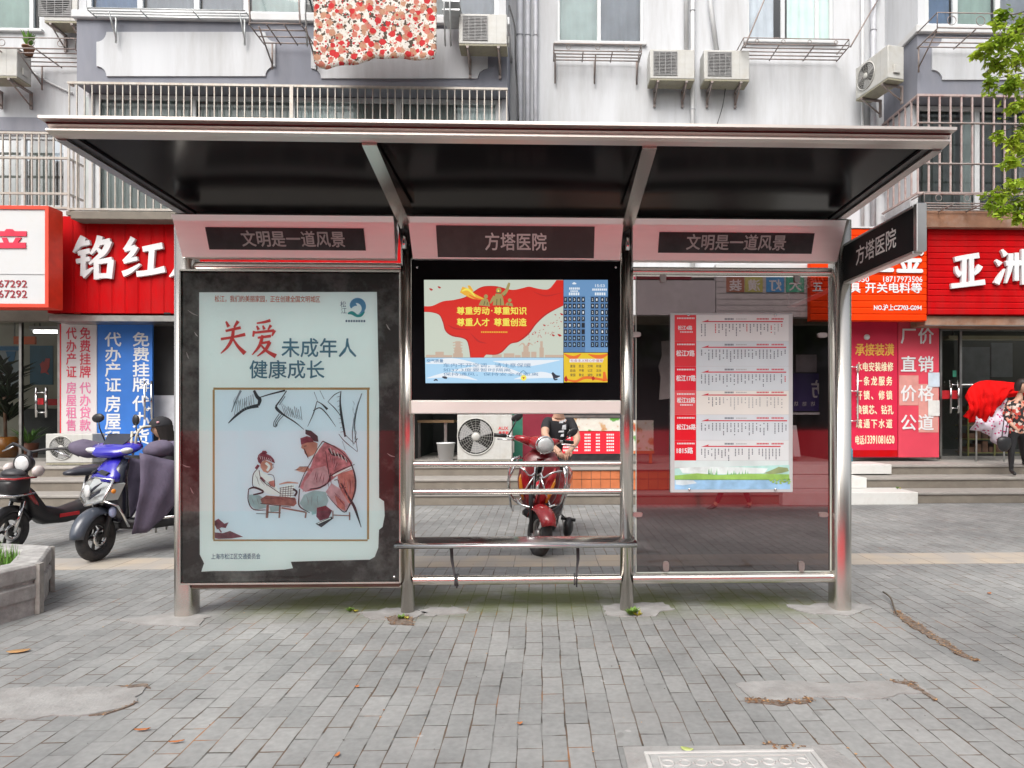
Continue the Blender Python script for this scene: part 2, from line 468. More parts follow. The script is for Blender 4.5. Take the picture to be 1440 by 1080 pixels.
# ------------------------------------------------------------------ ground
def paver_mat():
    m, nt, b = nt_new('grey clay pavers'); N, L = nt.nodes, nt.links
    tc = N.new('ShaderNodeTexCoord'); sp = N.new('ShaderNodeSeparateXYZ'); cb = N.new('ShaderNodeCombineXYZ')
    # a slight wander so that the courses are not ruler straight
    wz = N.new('ShaderNodeTexNoise'); wz.inputs['Scale'].default_value = 2.2; wz.inputs['Detail'].default_value = 2
    L.new(tc.outputs['Object'], wz.inputs['Vector'])
    wm = N.new('ShaderNodeVectorMath'); wm.operation = 'MULTIPLY_ADD'
    wm.inputs[1].default_value = (0.022, 0.022, 0); wm.inputs[2].default_value = (-0.011, -0.011, 0)
    L.new(wz.outputs['Color'], wm.inputs[0])
    wa = N.new('ShaderNodeVectorMath'); wa.operation = 'ADD'
    L.new(tc.outputs['Object'], wa.inputs[0]); L.new(wm.outputs[0], wa.inputs[1])
    L.new(wa.outputs[0], sp.inputs[0]); L.new(sp.outputs['Y'], cb.inputs['X']); L.new(sp.outputs['X'], cb.inputs['Y'])
    br = N.new('ShaderNodeTexBrick'); br.offset = 0.5
    br.inputs['Scale'].default_value = 1.0; br.inputs['Brick Width'].default_value = 0.204
    br.inputs['Row Height'].default_value = 0.102; br.inputs['Mortar Size'].default_value = 0.0038; br.inputs['Mortar Smooth'].default_value = 0.25
    br.inputs['Color1'].default_value = (0.228, 0.238, 0.241, 1); br.inputs['Color2'].default_value = (0.285, 0.293, 0.295, 1)
    L.new(cb.outputs[0], br.inputs['Vector'])
    mw = N.new('ShaderNodeTexNoise'); mw.inputs['Scale'].default_value = 5.5; mw.inputs['Detail'].default_value = 5; L.new(tc.outputs['Object'], mw.inputs['Vector'])
    mq = N.new('ShaderNodeMapRange'); mq.inputs['From Min'].default_value = .35; mq.inputs['From Max'].default_value = .7; mq.inputs['To Min'].default_value = .0012; mq.inputs['To Max'].default_value = .0056
    L.new(mw.outputs['Fac'], mq.inputs['Value']); L.new(mq.outputs[0], br.inputs['Mortar Size'])
    # joint: rusty silt, dark moss or flush dust, by place
    jn = N.new('ShaderNodeTexNoise'); jn.inputs['Scale'].default_value = 3.0; jn.inputs['Detail'].default_value = 4
    L.new(tc.outputs['Object'], jn.inputs['Vector'])
    jr = N.new('ShaderNodeValToRGB'); e = jr.color_ramp.elements
    e[0].position = 0.38; e[0].color = (0.20, 0.205, 0.205, 1); e[1].position = 0.66; e[1].color = (0.27, 0.13, 0.06, 1)
    k = e.new(0.46); k.color = (0.06, 0.056, 0.05, 1); k = e.new(0.53); k.color = (0.12, 0.08, 0.055, 1); k = e.new(0.60); k.color = (0.13, 0.115, 0.10, 1)
    L.new(jn.outputs['Fac'], jr.inputs[0]); L.new(jr.outputs[0], br.inputs['Mortar'])
    # blotches: dust and damp
    n1 = N.new('ShaderNodeTexNoise'); n1.inputs['Scale'].default_value = 0.9; n1.inputs['Detail'].default_value = 8; n1.inputs['Roughness'].default_value = 0.65
    L.new(tc.outputs['Object'], n1.inputs['Vector'])
    r1 = N.new('ShaderNodeValToRGB'); r1.color_ramp.elements[0].position = 0.32; r1.color_ramp.elements[0].color = (0.66, 0.655, 0.65, 1)
    r1.color_ramp.elements[1].position = 0.66; r1.color_ramp.elements[1].color = (1.12, 1.11, 1.08, 1)
    L.new(n1.outputs['Fac'], r1.inputs[0])
    m1 = N.new('ShaderNodeMixRGB'); m1.blend_type = 'MULTIPLY'; m1.inputs[0].default_value = 1
    L.new(br.outputs['Color'], m1.inputs[1]); L.new(r1.outputs[0], m1.inputs[2])
    n3 = N.new('ShaderNodeTexNoise'); n3.inputs['Scale'].default_value = 34; n3.inputs['Detail'].default_value = 5
    L.new(tc.outputs['Object'], n3.inputs['Vector'])
    r3 = N.new('ShaderNodeValToRGB'); r3.color_ramp.elements[0].position = .3; r3.color_ramp.elements[1].position = .7; r3.color_ramp.elements[0].color = (0.88, 0.88, 0.88, 1); r3.color_ramp.elements[1].color = (1.07, 1.07, 1.07, 1)
    L.new(n3.outputs['Fac'], r3.inputs[0])
    m3 = N.new('ShaderNodeMixRGB'); m3.blend_type = 'MULTIPLY'; m3.inputs[0].default_value = 1
    L.new(m1.outputs[0], m3.inputs[1]); L.new(r3.outputs[0], m3.inputs[2])
    # old gum, drips and oil: small round spots of their own
    prev = m3
    for (sc, r0_, r1_, colr, rnd) in ((2.1, .045, .07, (.13, .13, .125, 1), 1), (3.3, .030, .05, (.44, .44, .43, 1), 1), (.75, .10, .26, (.17, .17, .168, 1), 1)):
        vs_ = N.new('ShaderNodeTexVoronoi'); vs_.inputs['Scale'].default_value = sc; vs_.inputs['Randomness'].default_value = rnd
        dn = N.new('ShaderNodeTexNoise'); dn.inputs['Scale'].default_value = 9; L.new(tc.outputs['Object'], dn.inputs['Vector'])
        dv = N.new('ShaderNodeVectorMath'); dv.operation = 'MULTIPLY_ADD'; dv.inputs[1].default_value = (.07, .07, .0); L.new(dn.outputs['Color'], dv.inputs[0]); L.new(tc.outputs['Object'], dv.inputs[2]); L.new(dv.outputs[0], vs_.inputs['Vector'])
        sr = N.new('ShaderNodeMapRange'); sr.inputs['From Min'].default_value = r0_; sr.inputs['From Max'].default_value = r1_; sr.inputs['To Min'].default_value = .45; sr.inputs['To Max'].default_value = 0
        L.new(vs_.outputs['Distance'], sr.inputs['Value'])
        sm_ = N.new('ShaderNodeMixRGB'); L.new(sr.outputs[0], sm_.inputs[0]); L.new(prev.outputs[0], sm_.inputs[1]); sm_.inputs[2].default_value = colr; prev = sm_
    m3 = prev
    # moss growing in a strip under the shelter
    sx = N.new('ShaderNodeSeparateXYZ'); L.new(tc.outputs['Object'], sx.inputs[0])
    def band(sock, c, hw, soft):
        a = N.new('ShaderNodeMath'); a.operation = 'SUBTRACT'; L.new(sock, a.inputs[0]); a.inputs[1].default_value = c
        a2 = N.new('ShaderNodeMath'); a2.operation = 'ABSOLUTE'; L.new(a.outputs[0], a2.inputs[0])
        mr = N.new('ShaderNodeMapRange'); mr.inputs['From Min'].default_value = hw; mr.inputs['From Max'].default_value = hw + soft
        mr.inputs['To Min'].default_value = 1; mr.inputs['To Max'].default_value = 0
        L.new(a2.outputs[0], mr.inputs['Value']); return mr.outputs[0]
    bm_ = N.new('ShaderNodeMath'); bm_.operation = 'MULTIPLY'
    L.new(band(sx.outputs['Y'], 4.74, 0.04, 0.46), bm_.inputs[0]); L.new(band(sx.outputs['X'], 0.0, 1.7, 0.6), bm_.inputs[1])
    n4 = N.new('ShaderNodeTexNoise'); n4.inputs['Scale'].default_value = 3.2; n4.inputs['Detail'].default_value = 6
    L.new(tc.outputs['Object'], n4.inputs['Vector'])
    a4 = N.new('ShaderNodeMath'); a4.operation = 'MULTIPLY_ADD'; L.new(n4.outputs['Fac'], a4.inputs[0]); a4.inputs[1].default_value = 3.2; a4.inputs[2].default_value = -0.6
    mm = N.new('ShaderNodeMath'); mm.operation = 'MULTIPLY'; mm.use_clamp = True
    L.new(bm_.outputs[0], mm.inputs[0]); L.new(a4.outputs[0], mm.inputs[1])
    jm = N.new('ShaderNodeMath'); jm.operation = 'MULTIPLY_ADD'; jm.use_clamp = True    # thicker in the joints
    L.new(br.outputs['Fac'], jm.inputs[0]); jm.inputs[1].default_value = 0.5; jm.inputs[2].default_value = 0.80
    mj = N.new('ShaderNodeMath'); mj.operation = 'MULTIPLY'; L.new(mm.outputs[0], mj.inputs[0]); L.new(jm.outputs[0], mj.inputs[1])
    m4 = N.new('ShaderNodeMixRGB'); L.new(mj.outputs[0], m4.inputs[0]); L.new(m3.outputs[0], m4.inputs[1]); m4.inputs[2].default_value = (0.085, 0.105, 0.022, 1)
    L.new(m4.outputs[0], b.inputs['Base Color'])
    b.inputs['Roughness'].default_value = 0.78; b.inputs['Specular IOR Level'].default_value = 0.35
    iv = N.new('ShaderNodeMath'); iv.operation = 'MULTIPLY_ADD'; L.new(br.outputs['Fac'], iv.inputs[0]); iv.inputs[1].default_value = -1.0
    bw = N.new('ShaderNodeRGBToBW'); L.new(br.outputs['Color'], bw.inputs[0])
    b8 = N.new('ShaderNodeMath'); b8.operation = 'MULTIPLY'; L.new(bw.outputs[0], b8.inputs[0]); b8.inputs[1].default_value = 7.0
    h3 = N.new('ShaderNodeMath'); h3.operation = 'MULTIPLY_ADD'; L.new(n3.outputs['Fac'], h3.inputs[0]); h3.inputs[1].default_value = 0.28; L.new(b8.outputs[0], h3.inputs[2])
    L.new(h3.outputs[0], iv.inputs[2])
    bp = N.new('ShaderNodeBump'); bp.inputs['Strength'].default_value = 0.55; bp.inputs['Distance'].default_value = 0.006
    L.new(iv.outputs[0], bp.inputs['Height']); L.new(bp.outputs[0], b.inputs['Normal'])
    return m
asphalt = mat('asphalt', (0.055, 0.055, 0.057), 0.9, 0, 0.2, 20, bump=0.4, bscale=180)
def tactile_mat():
    m, nt, b = nt_new('buff tactile tiles'); N, L = nt.nodes, nt.links
    tc = N.new('ShaderNodeTexCoord')
    br = N.new('ShaderNodeTexBrick'); br.offset = 0.0; br.inputs['Scale'].default_value = 1.0
    br.inputs['Brick Width'].default_value = 0.25; br.inputs['Row Height'].default_value = 0.25; br.inputs['Mortar Size'].default_value = 0.004
    br.inputs['Color1'].default_value = (0.43, 0.36, 0.28, 1); br.inputs['Color2'].default_value = (0.37, 0.33, 0.275, 1); br.inputs['Mortar'].default_value = (0.16, 0.14, 0.12, 1)
    L.new(tc.outputs['Object'], br.inputs['Vector'])
    n1 = N.new('ShaderNodeTexNoise'); n1.inputs['Scale'].default_value = 2.5; n1.inputs['Detail'].default_value = 6
    L.new(tc.outputs['Object'], n1.inputs['Vector'])
    r1 = N.new('ShaderNodeValToRGB'); r1.color_ramp.elements[0].position = 0.4; r1.color_ramp.elements[1].position = 0.62
    L.new(n1.outputs['Fac'], r1.inputs[0])
    mx = N.new('ShaderNodeMixRGB'); L.new(r1.outputs[0], mx.inputs[0]); L.new(br.outputs['Color'], mx.inputs[1]); mx.inputs[2].default_value = (0.33, 0.31, 0.285, 1)
    L.new(mx.outputs[0], b.inputs['Base Color']); b.inputs['Roughness'].default_value = 0.85
    wv = N.new('ShaderNodeTexWave'); wv.bands_direction = 'Y'; wv.inputs['Scale'].default_value = 6.0
    L.new(tc.outputs['Object'], wv.inputs['Vector'])
    bp = N.new('ShaderNodeBump'); bp.inputs['Strength'].default_value = 0.4; bp.inputs['Distance'].default_value = 0.005
    L.new(wv.outputs['Fac'], bp.inputs['Height']); L.new(bp.outputs[0], b.inputs['Normal'])
    return m
pavers = paver_mat()
g = MB(); g.quad((-120, -120, -0.152), (120, -120, -0.152), (120, 120, -0.152), (-120, 120, -0.152))
tag(g.build('ground', asphalt), kind='structure')
g = MB(); g.bx(-30, 30, -0.9, 9.72, -0.15, 0.0, 0.0)
tag(g.build('pavement', pavers), kind='structure')
g = MB(); g.bx(-30, 30, -1.05, -0.902, -0.15, 0.004, 0.01)
tag(g.build('kerb', conc), kind='structure')
g = MB(); g.bx(-30, 30, 5.80, 6.25, -0.02, 0.004)
tag(g.build('tactile_strip', tactile_mat()), kind='structure')

def ground_patch(name, pts, m, h=0.005, kind='structure'):
    b = MB(); b.prism([(x, y, -0.003) for x, y in pts], (0, 0, h + 0.003))
    return tag(b.build(name, m), kind=kind)
def patch_px(pxpts, n=5, amp=0.02, seed=0):
    q = [PG(*p) for p in pxpts]; out = []
    for i in range(len(q)):
        a, b = q[i], q[(i + 1) % len(q)]
        for k in range(n):
            p = a.lerp(b, k / n)
            o = noise.noise(Vector((p.x * 9, p.y * 9, seed))) * amp
            o2 = noise.noise(Vector((p.x * 23, p.y * 23, seed + 5))) * amp * 0.5
            out.append((p.x + o + o2, p.y - o + o2))
    return out
ground_patch('mortar_patch', patch_px([(1032, 962), (1100, 957), (1180, 962), (1278, 958), (1302, 972), (1245, 985), (1180, 980), (1132, 981), (1120, 992), (1060, 986)], 7, 0.03, 1), patchm, 0.006)
ground_patch('mortar_patch', patch_px([(-40, 975), (60, 968), (130, 966), (204, 966), (188, 990), (150, 1003), (60, 1010), (-40, 1014)], 7, 0.035, 2), patchm, 0.006)
for (a, s) in (([(168, 872), (245, 862), (300, 866), (278, 880), (200, 880)], 3), ([(505, 862), (560, 856), (600, 862), (570, 872), (520, 872)], 4),
               ([(585, 858), (640, 853), (655, 862), (610, 868)], 8), ([(845, 852), (930, 848), (950, 858), (900, 868), (850, 866)], 5), ([(1110, 852), (1190, 846), (1225, 854), (1190, 866), (1130, 862)], 6)):
    ground_patch('mortar_pad', patch_px(a, 7, 0.05, s), patchm, 0.006)

# ------------------------------------------------------------------ helpers for the building
def wall_holes(mb, x0, x1, z0, z1, y0, y1, holes):
    xs = sorted({x0, x1, *[h[0] for h in holes], *[h[1] for h in holes]}); zs = sorted({z0, z1, *[h[2] for h in holes], *[h[3] for h in holes]})
    xs = [x for x in xs if x0 <= x <= x1]; zs = [z for z in zs if z0 <= z <= z1]
    inside = lambda x, z: any(h[0] < x < h[1] and h[2] < z < h[3] for h in holes)
    cell = {}
    for i in range(len(xs) - 1):
        for j in range(len(zs) - 1):
            cell[i, j] = not inside((xs[i] + xs[i + 1]) / 2, (zs[j] + zs[j + 1]) / 2)
    for (i, j), solid in cell.items():
        if not solid: continue
        a, b, c, d = xs[i], xs[i + 1], zs[j], zs[j + 1]
        mb.quad((a, y0, c), (b, y0, c), (b, y0, d), (a, y0, d)); mb.quad((a, y1, c), (a, y1, d), (b, y1, d), (b, y1, c))
        if not cell.get((i - 1, j), False): mb.quad((a, y0, c), (a, y0, d), (a, y1, d), (a, y1, c))
        if not cell.get((i + 1, j), False): mb.quad((b, y0, c), (b, y1, c), (b, y1, d), (b, y0, d))
        if not cell.get((i, j - 1), False): mb.quad((a, y0, c), (a, y1, c), (b, y1, c), (b, y0, c))
        if not cell.get((i, j + 1), False): mb.quad((a, y0, d), (b, y0, d), (b, y1, d), (a, y1, d))
    bmesh.ops.remove_doubles(mb.bm, verts=mb.bm.verts[:], dist=1e-5)
curt_white = mat('pale curtain', (0.80, 0.88, 0.88), 0.9, 0, 0.08, 3)
curt_grey = mat('grey curtain', (0.58, 0.59, 0.66), 0.9, 0, 0.1, 3)
curt_teal = mat('teal curtain', (0.68, 0.80, 0.76), 0.9, 0, 0.1, 3)
curt_blue = mat('blue curtain', (0.34, 0.45, 0.66), 0.9, 0, 0.1, 3)
curt_green = mat('dim green curtain', (0.42, 0.46, 0.45), 0.9, 0, 0.15, 3)
curt_dark = mat('dark net curtain', (0.10, 0.115, 0.11), 0.9, 0, 0.35, 5)
def curtain(x0, x1, z0, z1, y, m, parent, amp=0.03, wl=0.16):
    b = MB(); b.sm = True
    n = max(6, int((x1 - x0) / 0.025)); rows = 4; g_ = []
    for i in range(n + 1):
        x = x0 + (x1 - x0) * i / n; col = []
        for j in range(rows + 1):
            z = z0 + (z1 - z0) * j / rows
            yy = y + amp * math.sin(2 * math.pi * x / wl + 1.3 * noise.noise(Vector((x * 3, z * .5, y)))) + amp * noise.noise(Vector((x * 6, z * 0.6, 3)))
            col.append(b.v((x, yy, z)))
        g_.append(col)
    for i in range(n):
        for j in range(rows): b.f([g_[i][j], g_[i + 1][j], g_[i + 1][j + 1], g_[i][j + 1]])
    return b.build('curtain', m, parent)
def window(parent, x0, x1, z0, z1, y, mull, curts, fr=0.055, sill=True, transom=None):
    "glazed window in a wall opening; mull: x positions; curts: (x0, x1, material)"
    b = MB()
    d0, d1 = y + 0.03, y + 0.09
    b.bx(x0, x0 + fr, d0, d1, z0, z1); b.bx(x1 - fr, x1, d0, d1, z0, z1)
    b.bx(x0 + fr, x1 - fr, d0, d1, z0, z0 + fr); b.bx(x0 + fr, x1 - fr, d0, d1, z1 - fr, z1)
    for q in mull: b.bx(q - fr * 0.6, q + fr * 0.6, d0 + 0.003, d1 - 0.003, z0 + fr, z1 - fr)
    if transom:
        b.bx(x0 + fr, x1 - fr, d0 + 0.006, d1 - 0.006, transom - 0.03, transom + 0.03)
    fo = b.build('window', upvc, parent)
    g_ = MB(); g_.quad((x0 + fr, d1 - 0.02, z0 + fr), (x1 - fr, d1 - 0.02, z0 + fr), (x1 - fr, d1 - 0.02, z1 - fr), (x0 + fr, d1 - 0.02, z1 - fr))
    po = g_.build('pane', glass_win); po.parent = fo
    for (a, c, m) in curts:
        co = curtain(a, c, z0, z1, y + 0.118, m, None, .011); co.parent = fo
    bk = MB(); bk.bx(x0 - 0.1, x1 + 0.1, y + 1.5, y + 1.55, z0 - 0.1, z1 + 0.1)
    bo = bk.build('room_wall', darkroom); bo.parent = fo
    if sill:
        s_ = MB(); s_.bx(x0 - 0.05, x1 + 0.05, y - 0.06, y + 0.028, z0 - 0.05, z0 - 0.003, 0.006)
        so = s_.build('sill', white_trim); so.parent = fo
    return fo
def cage(parent, x0, x1, z0, z1, y, depth, step=0.122, rails=(), m=None, r=0.011, sides=(False, True)):
    "security grille standing off the wall by depth"
    b = MB(); m = m or grille_w
    n = max(2, round((x1 - x0) / step))
    for i in range(n + 1):
        x = x0 + (x1 - x0) * i / n
        b.bx(x - r, x + r, y - r, y + r, z0, z1)
    for z in [z0, z1, *rails]: b.bx(x0 - 0.018, x1 + 0.018, y - 0.019, y + 0.019, z - 0.018, z + 0.018)
    for sd_, x in zip(sides, (x0, x1)):
        k = max(2, round(depth / step))
        for z in [z0, z1, *rails]: b.bx(x - 0.016, x + 0.016, y + 0.02, y + depth, z - 0.016, z + 0.016)
        if sd_:
            for i in range(1, k):
                yy = y + depth * i / k
                b.bx(x - r, x + r, yy - r, yy + r, z0, z1)
    return b.build('window_grille', m, parent)

# ------------------------------------------------------------------ apartment building with shops below
bld = thing('apartment_building', 'white and grey apartment block with barred balconies above a row of shops', 'building', (0, 12, 0))
YB, YW = 11.0, 12.1
XL0, XL1 = PX(108, YB), PX(713, YB)           # left bay
XR0 = PX(1290, YB)                             # right bay corner
z_ledge = PZ(400, 29, YB - .07); z_cage1 = PZ(400, 121, YB - .1); z_cage0 = PZ(400, 297, YB - .1)
# windows on the recessed wall
wn1 = (PX(783, YW), PX(905, YW), PZ(840, 60, YW), 10.4)
wn2 = (PX(1050, YW), PX(1172, YW), PZ(1100, 58, YW), 10.4)
wn3 = (PX(-90, YW), PX(58, YW), PZ(20, 42, YW), 10.4)
wn4 = (PX(-130, YW), PX(92, YW), PZ(40, 292, YW), PZ(40, 190, YW))
b = MB(); wall_holes(b, -16, 16, 3.9, 13.5, YW, YW + 0.25, [wn1, wn2, wn3, wn4]); b.build('wall', white_wall, bld)
m1 = (wn1[0] + wn1[1]) / 2 - 0.02
window(bld, *wn1, YW, [m1], [(wn1[0], m1, curt_white), (m1, wn1[1], curt_grey)])
m2 = PX(1102, YW)
window(bld, *wn2, YW, [m2, PX(1150, YW)], [(wn2[0], m2 - 0.15, curt_grey), (m2 + 0.1, wn2[1], curt_teal)])
window(bld, *wn3, YW, [PX(42, YW), PX(-20, YW)], [(wn3[0], PX(38, YW), curt_teal)])
window(bld, *wn4, YW, [PX(30, YW), PX(-60, YW)], [(wn4[0], PX(28, YW), curt_dark), (PX(34, YW), PX(70, YW), curt_dark)])
cage(bld, PX(-130, 11.7), PX(96, 11.7), PZ(30, 292, 11.7), PZ(30, 187, 11.7), 11.7, 0.38, 0.125, (PZ(30, 222, 11.7), PZ(30, 272, 11.7)))
b = MB(); b.bx(-16, XL0 - 0.02, YW - 0.06, YW - 0.004, PZ(40, 186, YW), PZ(40, 167, YW)); b.build('string_course', grey_wall, bld)
b = MB(); b.bx(-16, XL0 - 0.02, YW - 0.4, YW - 0.005, PZ(40, 304, YW - .4), PZ(40, 294, YW - .4)); b.build('balcony_slab', white_trim, bld)

pinkish = mat('rose tinted grille bar', (0.46, 0.37, 0.35), 0.45, 0.3, 0.1, 9, dirt=(0.3, 0.12, 0.10), dirt_amt=0.7, dirt_scale=7)
def bay(x0, x1, panels, wins_top, holes_low, mull_low, curt_low):
    # masonry band between the two glazed storeys, with sides back to the wall
    b = MB()
    b.bx(x0, x1, YB, YW - 0.003, z_cage1 + 0.02, z_ledge); b.build('bay', grey_wall, bld)
    b = MB(); b.bx(x0 - 0.05, x1 + 0.05, YB - 0.07, YW - 0.005, z_ledge + 0.002, z_ledge + 0.13, 0.012); b.build('ledge', white_trim, bld)
    b = MB(); b.bx(x0 - 0.02, x1 + 0.02, YB - 0.12, YW - 0.006, z_cage0 - 0.16, z_cage0 - 0.03, 0.01); b.build('balcony_slab', conc, bld)
    # upper glazing (above the ledge) and a plain wall over it
    zt0, zt1 = z_ledge + 0.132, 10.0
    b = MB(); b.bx(x0, x1, YB, YW - 0.004, zt1, 13.5); b.build('bay', grey_wall, bld)
    for xa, xb in ((x0 + .02, x0 + .14), (x1 - .14, x1 - .02)):
        b = MB(); b.bx(xa, xb, YB + 0.02, YW - 0.005, zt0, zt1); b.build('bay_side', white_wall, bld)
    window(bld, x0 + 0.142, x1 - 0.142, zt0, zt1 - 0.002, YB, wins_top[0], wins_top[1], 0.07, False)
    # lower glazed balcony behind the grille
    for xa, xb in ((x0 + .02, x0 + .10), (x1 - .10, x1 - .02)):
        b = MB(); b.bx(xa, xb, YB + 0.25, YW - 0.005, z_cage0, z_cage1); b.build('bay_side', white_wall, bld)
    window(bld, x0 + 0.102, x1 - 0.102, z_cage0 - 0.02, z_cage1, YB + 0.25, mull_low, curt_low, 0.07, False)
    for pts in panels:
        q = [P(px, py, YB) for px, py in pts]
        b = MB(); b.prism([(p.x, YB + 0.002, p.z) for p in q], (0, -0.027, 0)); b.build('plaster_panel', white_wall, bld)
def notched(px0, px1, py0, py1, r=14):
    "rectangle with scooped corners (pixel outline of the plaster panel)"
    out = []
    for (cx, cy, a0) in ((px0, py0, 0), (px1, py0, 90), (px1, py1, 180), (px0, py1, 270)):
        for k in range(7):
            a = R(a0 + 90 - 90 * k / 6)
            out.append((cx + r * math.cos(a), cy + r * math.sin(a)))
    return out
Lw = lambda *a: [PX(p, YB + 0.25) for p in a]
bay(XL0, XL1, [notched(137, 388, 46, 108), notched(438, 686, 42, 111)],
    ([PX(195, YB), PX(275, YB), PX(345, YB), PX(425, YB), PX(520, YB), PX(640, YB)], [(PX(128, YB), PX(192, YB), curt_blue), (PX(200, YB), PX(270, YB), curt_grey), (PX(280, YB), PX(340, YB), curt_grey), (PX(350, YB), PX(420, YB), curt_white), (PX(640, YB), PX(705, YB), curt_grey)]),
    None, Lw(131, 270, 410, 560, 700), [(*Lw(112, 262), curt_green), (*Lw(278, 410), curt_green), (*Lw(412, 500), curt_white), (*Lw(502, 556), curt_green), (*Lw(566, 640), curt_green), (*Lw(642, 705), curt_white)])
XR1 = XR0 + 7.0
bay(XR0, XR1, [notched(1310, 1600, 54, 113)],
    ([PX(1345, YB), PX(1405, YB), PX(1500, YB)], [(PX(1300, YB), PX(1340, YB), curt_blue), (PX(1350, YB), PX(1400, YB), curt_teal), (PX(1410, YB), PX(1500, YB), curt_grey)]),
    None, Lw(1376, 1450), [(*Lw(1302, 1350), curt_dark), (*Lw(1356, 1372), curt_green), (*Lw(1384, 1440), curt_dark)])
cage(bld, XL0 - 0.05, XL1, z_cage0, z_cage1, YB - 0.10, 0.10, 0.122, (), None, 0.0085, (False, False))
cage(bld, XR0 - 0.05, XR1, PZ(1340, 272, YB - .1), z_cage1, YB - 0.10, 1.15, 0.188, (), pinkish, 0.0125, (True, False))
for z in (PZ(1340, 174, YB - .1), PZ(1340, 231, YB - .1)):
    b = MB(); b.tube([(XR0 - .05, YW - .01, z), (XR0 - .05, YB - .12, z), (XR1, YB - .12, z)], .016, 6); b.build('grille_rail', rusty, bld)
b = MB(); b.bx(XL0 + 1.15 * 0 + PX(411, YB - .1) - XL0 - 0.025, PX(411, YB - .1) + 0.025, YB - 0.135, YB - 0.122, z_cage0, z_cage1); b.build('grille_post', grille_w, bld)
# brown fascia under the right bay
brownf = mat('brown stained fascia', (0.24, 0.12, 0.07), 0.7, 0, 0.3, 4, dirt=(0.36, 0.3, 0.26), dirt_amt=0.6, dirt_scale=3)
b = MB(); b.bx(XR0 - 0.06, XR1, YB - 0.14, YW - 0.01, PZ(1380, 323, YB), PZ(1380, 301, YB)); b.build('fascia', brownf, bld)
b = MB(); b.bx(XL0 - 0.1, XL1, YB - 0.1, YW - 0.01, PZ(200, 306, YB), PZ(200, 299.5, YB) - 0.17 + 0.16); b.build('fascia', conc, bld)

# shop level: ceiling slab, party walls, back wall
b = MB(); b.bx(-16, 16, YB + 0.5, 17, 3.72, 3.88); b.build('shop_ceiling', mat('shop ceiling', (0.45, 0.45, 0.43), 0.9), bld)
b = MB(); b.bx(-16, 16, 16.8, 17, 0.5, 3.70); b.build('shop_back_wall', mat('shop back wall', (0.42, 0.40, 0.33), 0.9, 0, 0.12, 2), bld)
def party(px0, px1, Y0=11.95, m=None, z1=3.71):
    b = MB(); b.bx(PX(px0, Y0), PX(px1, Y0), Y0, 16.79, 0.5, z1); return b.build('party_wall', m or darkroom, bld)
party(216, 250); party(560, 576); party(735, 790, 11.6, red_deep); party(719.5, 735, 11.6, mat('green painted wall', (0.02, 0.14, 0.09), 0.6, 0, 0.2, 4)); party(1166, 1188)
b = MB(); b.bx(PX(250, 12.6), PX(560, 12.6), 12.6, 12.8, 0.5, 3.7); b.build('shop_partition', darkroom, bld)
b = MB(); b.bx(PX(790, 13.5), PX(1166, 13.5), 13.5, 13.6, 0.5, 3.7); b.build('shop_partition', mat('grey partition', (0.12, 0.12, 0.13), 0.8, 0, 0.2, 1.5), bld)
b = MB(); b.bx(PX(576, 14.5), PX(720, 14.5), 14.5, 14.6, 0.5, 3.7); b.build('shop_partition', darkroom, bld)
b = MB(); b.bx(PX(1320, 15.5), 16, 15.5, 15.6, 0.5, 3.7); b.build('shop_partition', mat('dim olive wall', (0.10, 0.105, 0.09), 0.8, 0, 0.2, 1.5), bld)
# lintel beam over the shop fronts
b = MB(); b.bx(-16, 16, 11.70, 11.94, 2.95, 3.71); b.build('lintel', conc, bld)

# ------------------------------------------------------------------ steps
st = thing('stone_steps', 'worn tan concrete steps running along the front of the shops', 'steps', (0, 9.7, 0))
for k, (y, z) in enumerate(((9.72, 0.17), (10.22, 0.34), (10.72, 0.50))):
    y2 = (10.25, 10.75, 17.0)[k]
    b = MB(); b.bx(-16, 16, y + 0.02, y2 + 0.02, 0.0 if k == 0 else z - 0.17 - 0.005, z - 0.045, 0.0)
    b.build('riser', conc, st)
    b = MB(); b.bx(-16, 16, y, y2, z - 0.044, z, 0.012, 2); b.build('tread', conc_l, st)
tile_or = mat('orange wall tile', (0.50, 0.155, 0.06), 0.45, 0, 0.2, 3)
def tile_block(name, label, px0, px1, y0, y1, z0, z1, m, gm, nx, tw=None):
    t = thing(name, label, 'tiled wall', ((PX(px0, y0) + PX(px1, y0)) / 2, y0, 0))
    x0, x1 = PX(px0, y0), PX(px1, y0)
    b = MB(); b.bx(x0, x1, y0 + 0.006, y1, z0, z1 - 0.03); b.build('core', gm, t)
    b = MB(); w = (x1 - x0) / nx
    for i in range(nx):
        for (za, zb) in ((z0, z0 + (z1 - z0) * 0.5), (z0 + (z1 - z0) * 0.5, z1 - 0.03)):
            b.bx(x0 + i * w + 0.004, x0 + (i + 1) * w - 0.004, y0 - 0.004, y0 + 0.005, za + 0.005, zb - 0.005)
    b.build('tile_facing', m, t)
    b = MB(); b.bx(x0 - 0.02, x1 + 0.02, y0 - 0.03, y1 + 0.0, z1 - 0.029, z1, 0.006); b.build('coping', conc_l, t)
    return t
grout = mat('grout', (0.14, 0.10, 0.08), 0.9)
tile_block('tiled_wall', 'low wall faced with orange tiles at the food stall front', 764, 952, 10.05, 10.70, 0.18, 0.51, tile_or, grout, 14)
white_tile = mat('white stone tile', (0.62, 0.62, 0.60), 0.5, 0, 0.08, 3, dirt=(0.4, 0.38, 0.35), dirt_amt=0.6, dirt_scale=3)
t = thing('marble_step', 'white marble slabs laid over the steps left of the red wall boards', 'steps', (PX(1200, 9.6), 9.6, 0))
b = MB(); x0 = PX(1100, 9.6)
b.bx(x0, PX(1290, 9.6), 9.58, 10.20, 0.001, 0.185, 0.006); b.build('lower_slab', white_tile, t)
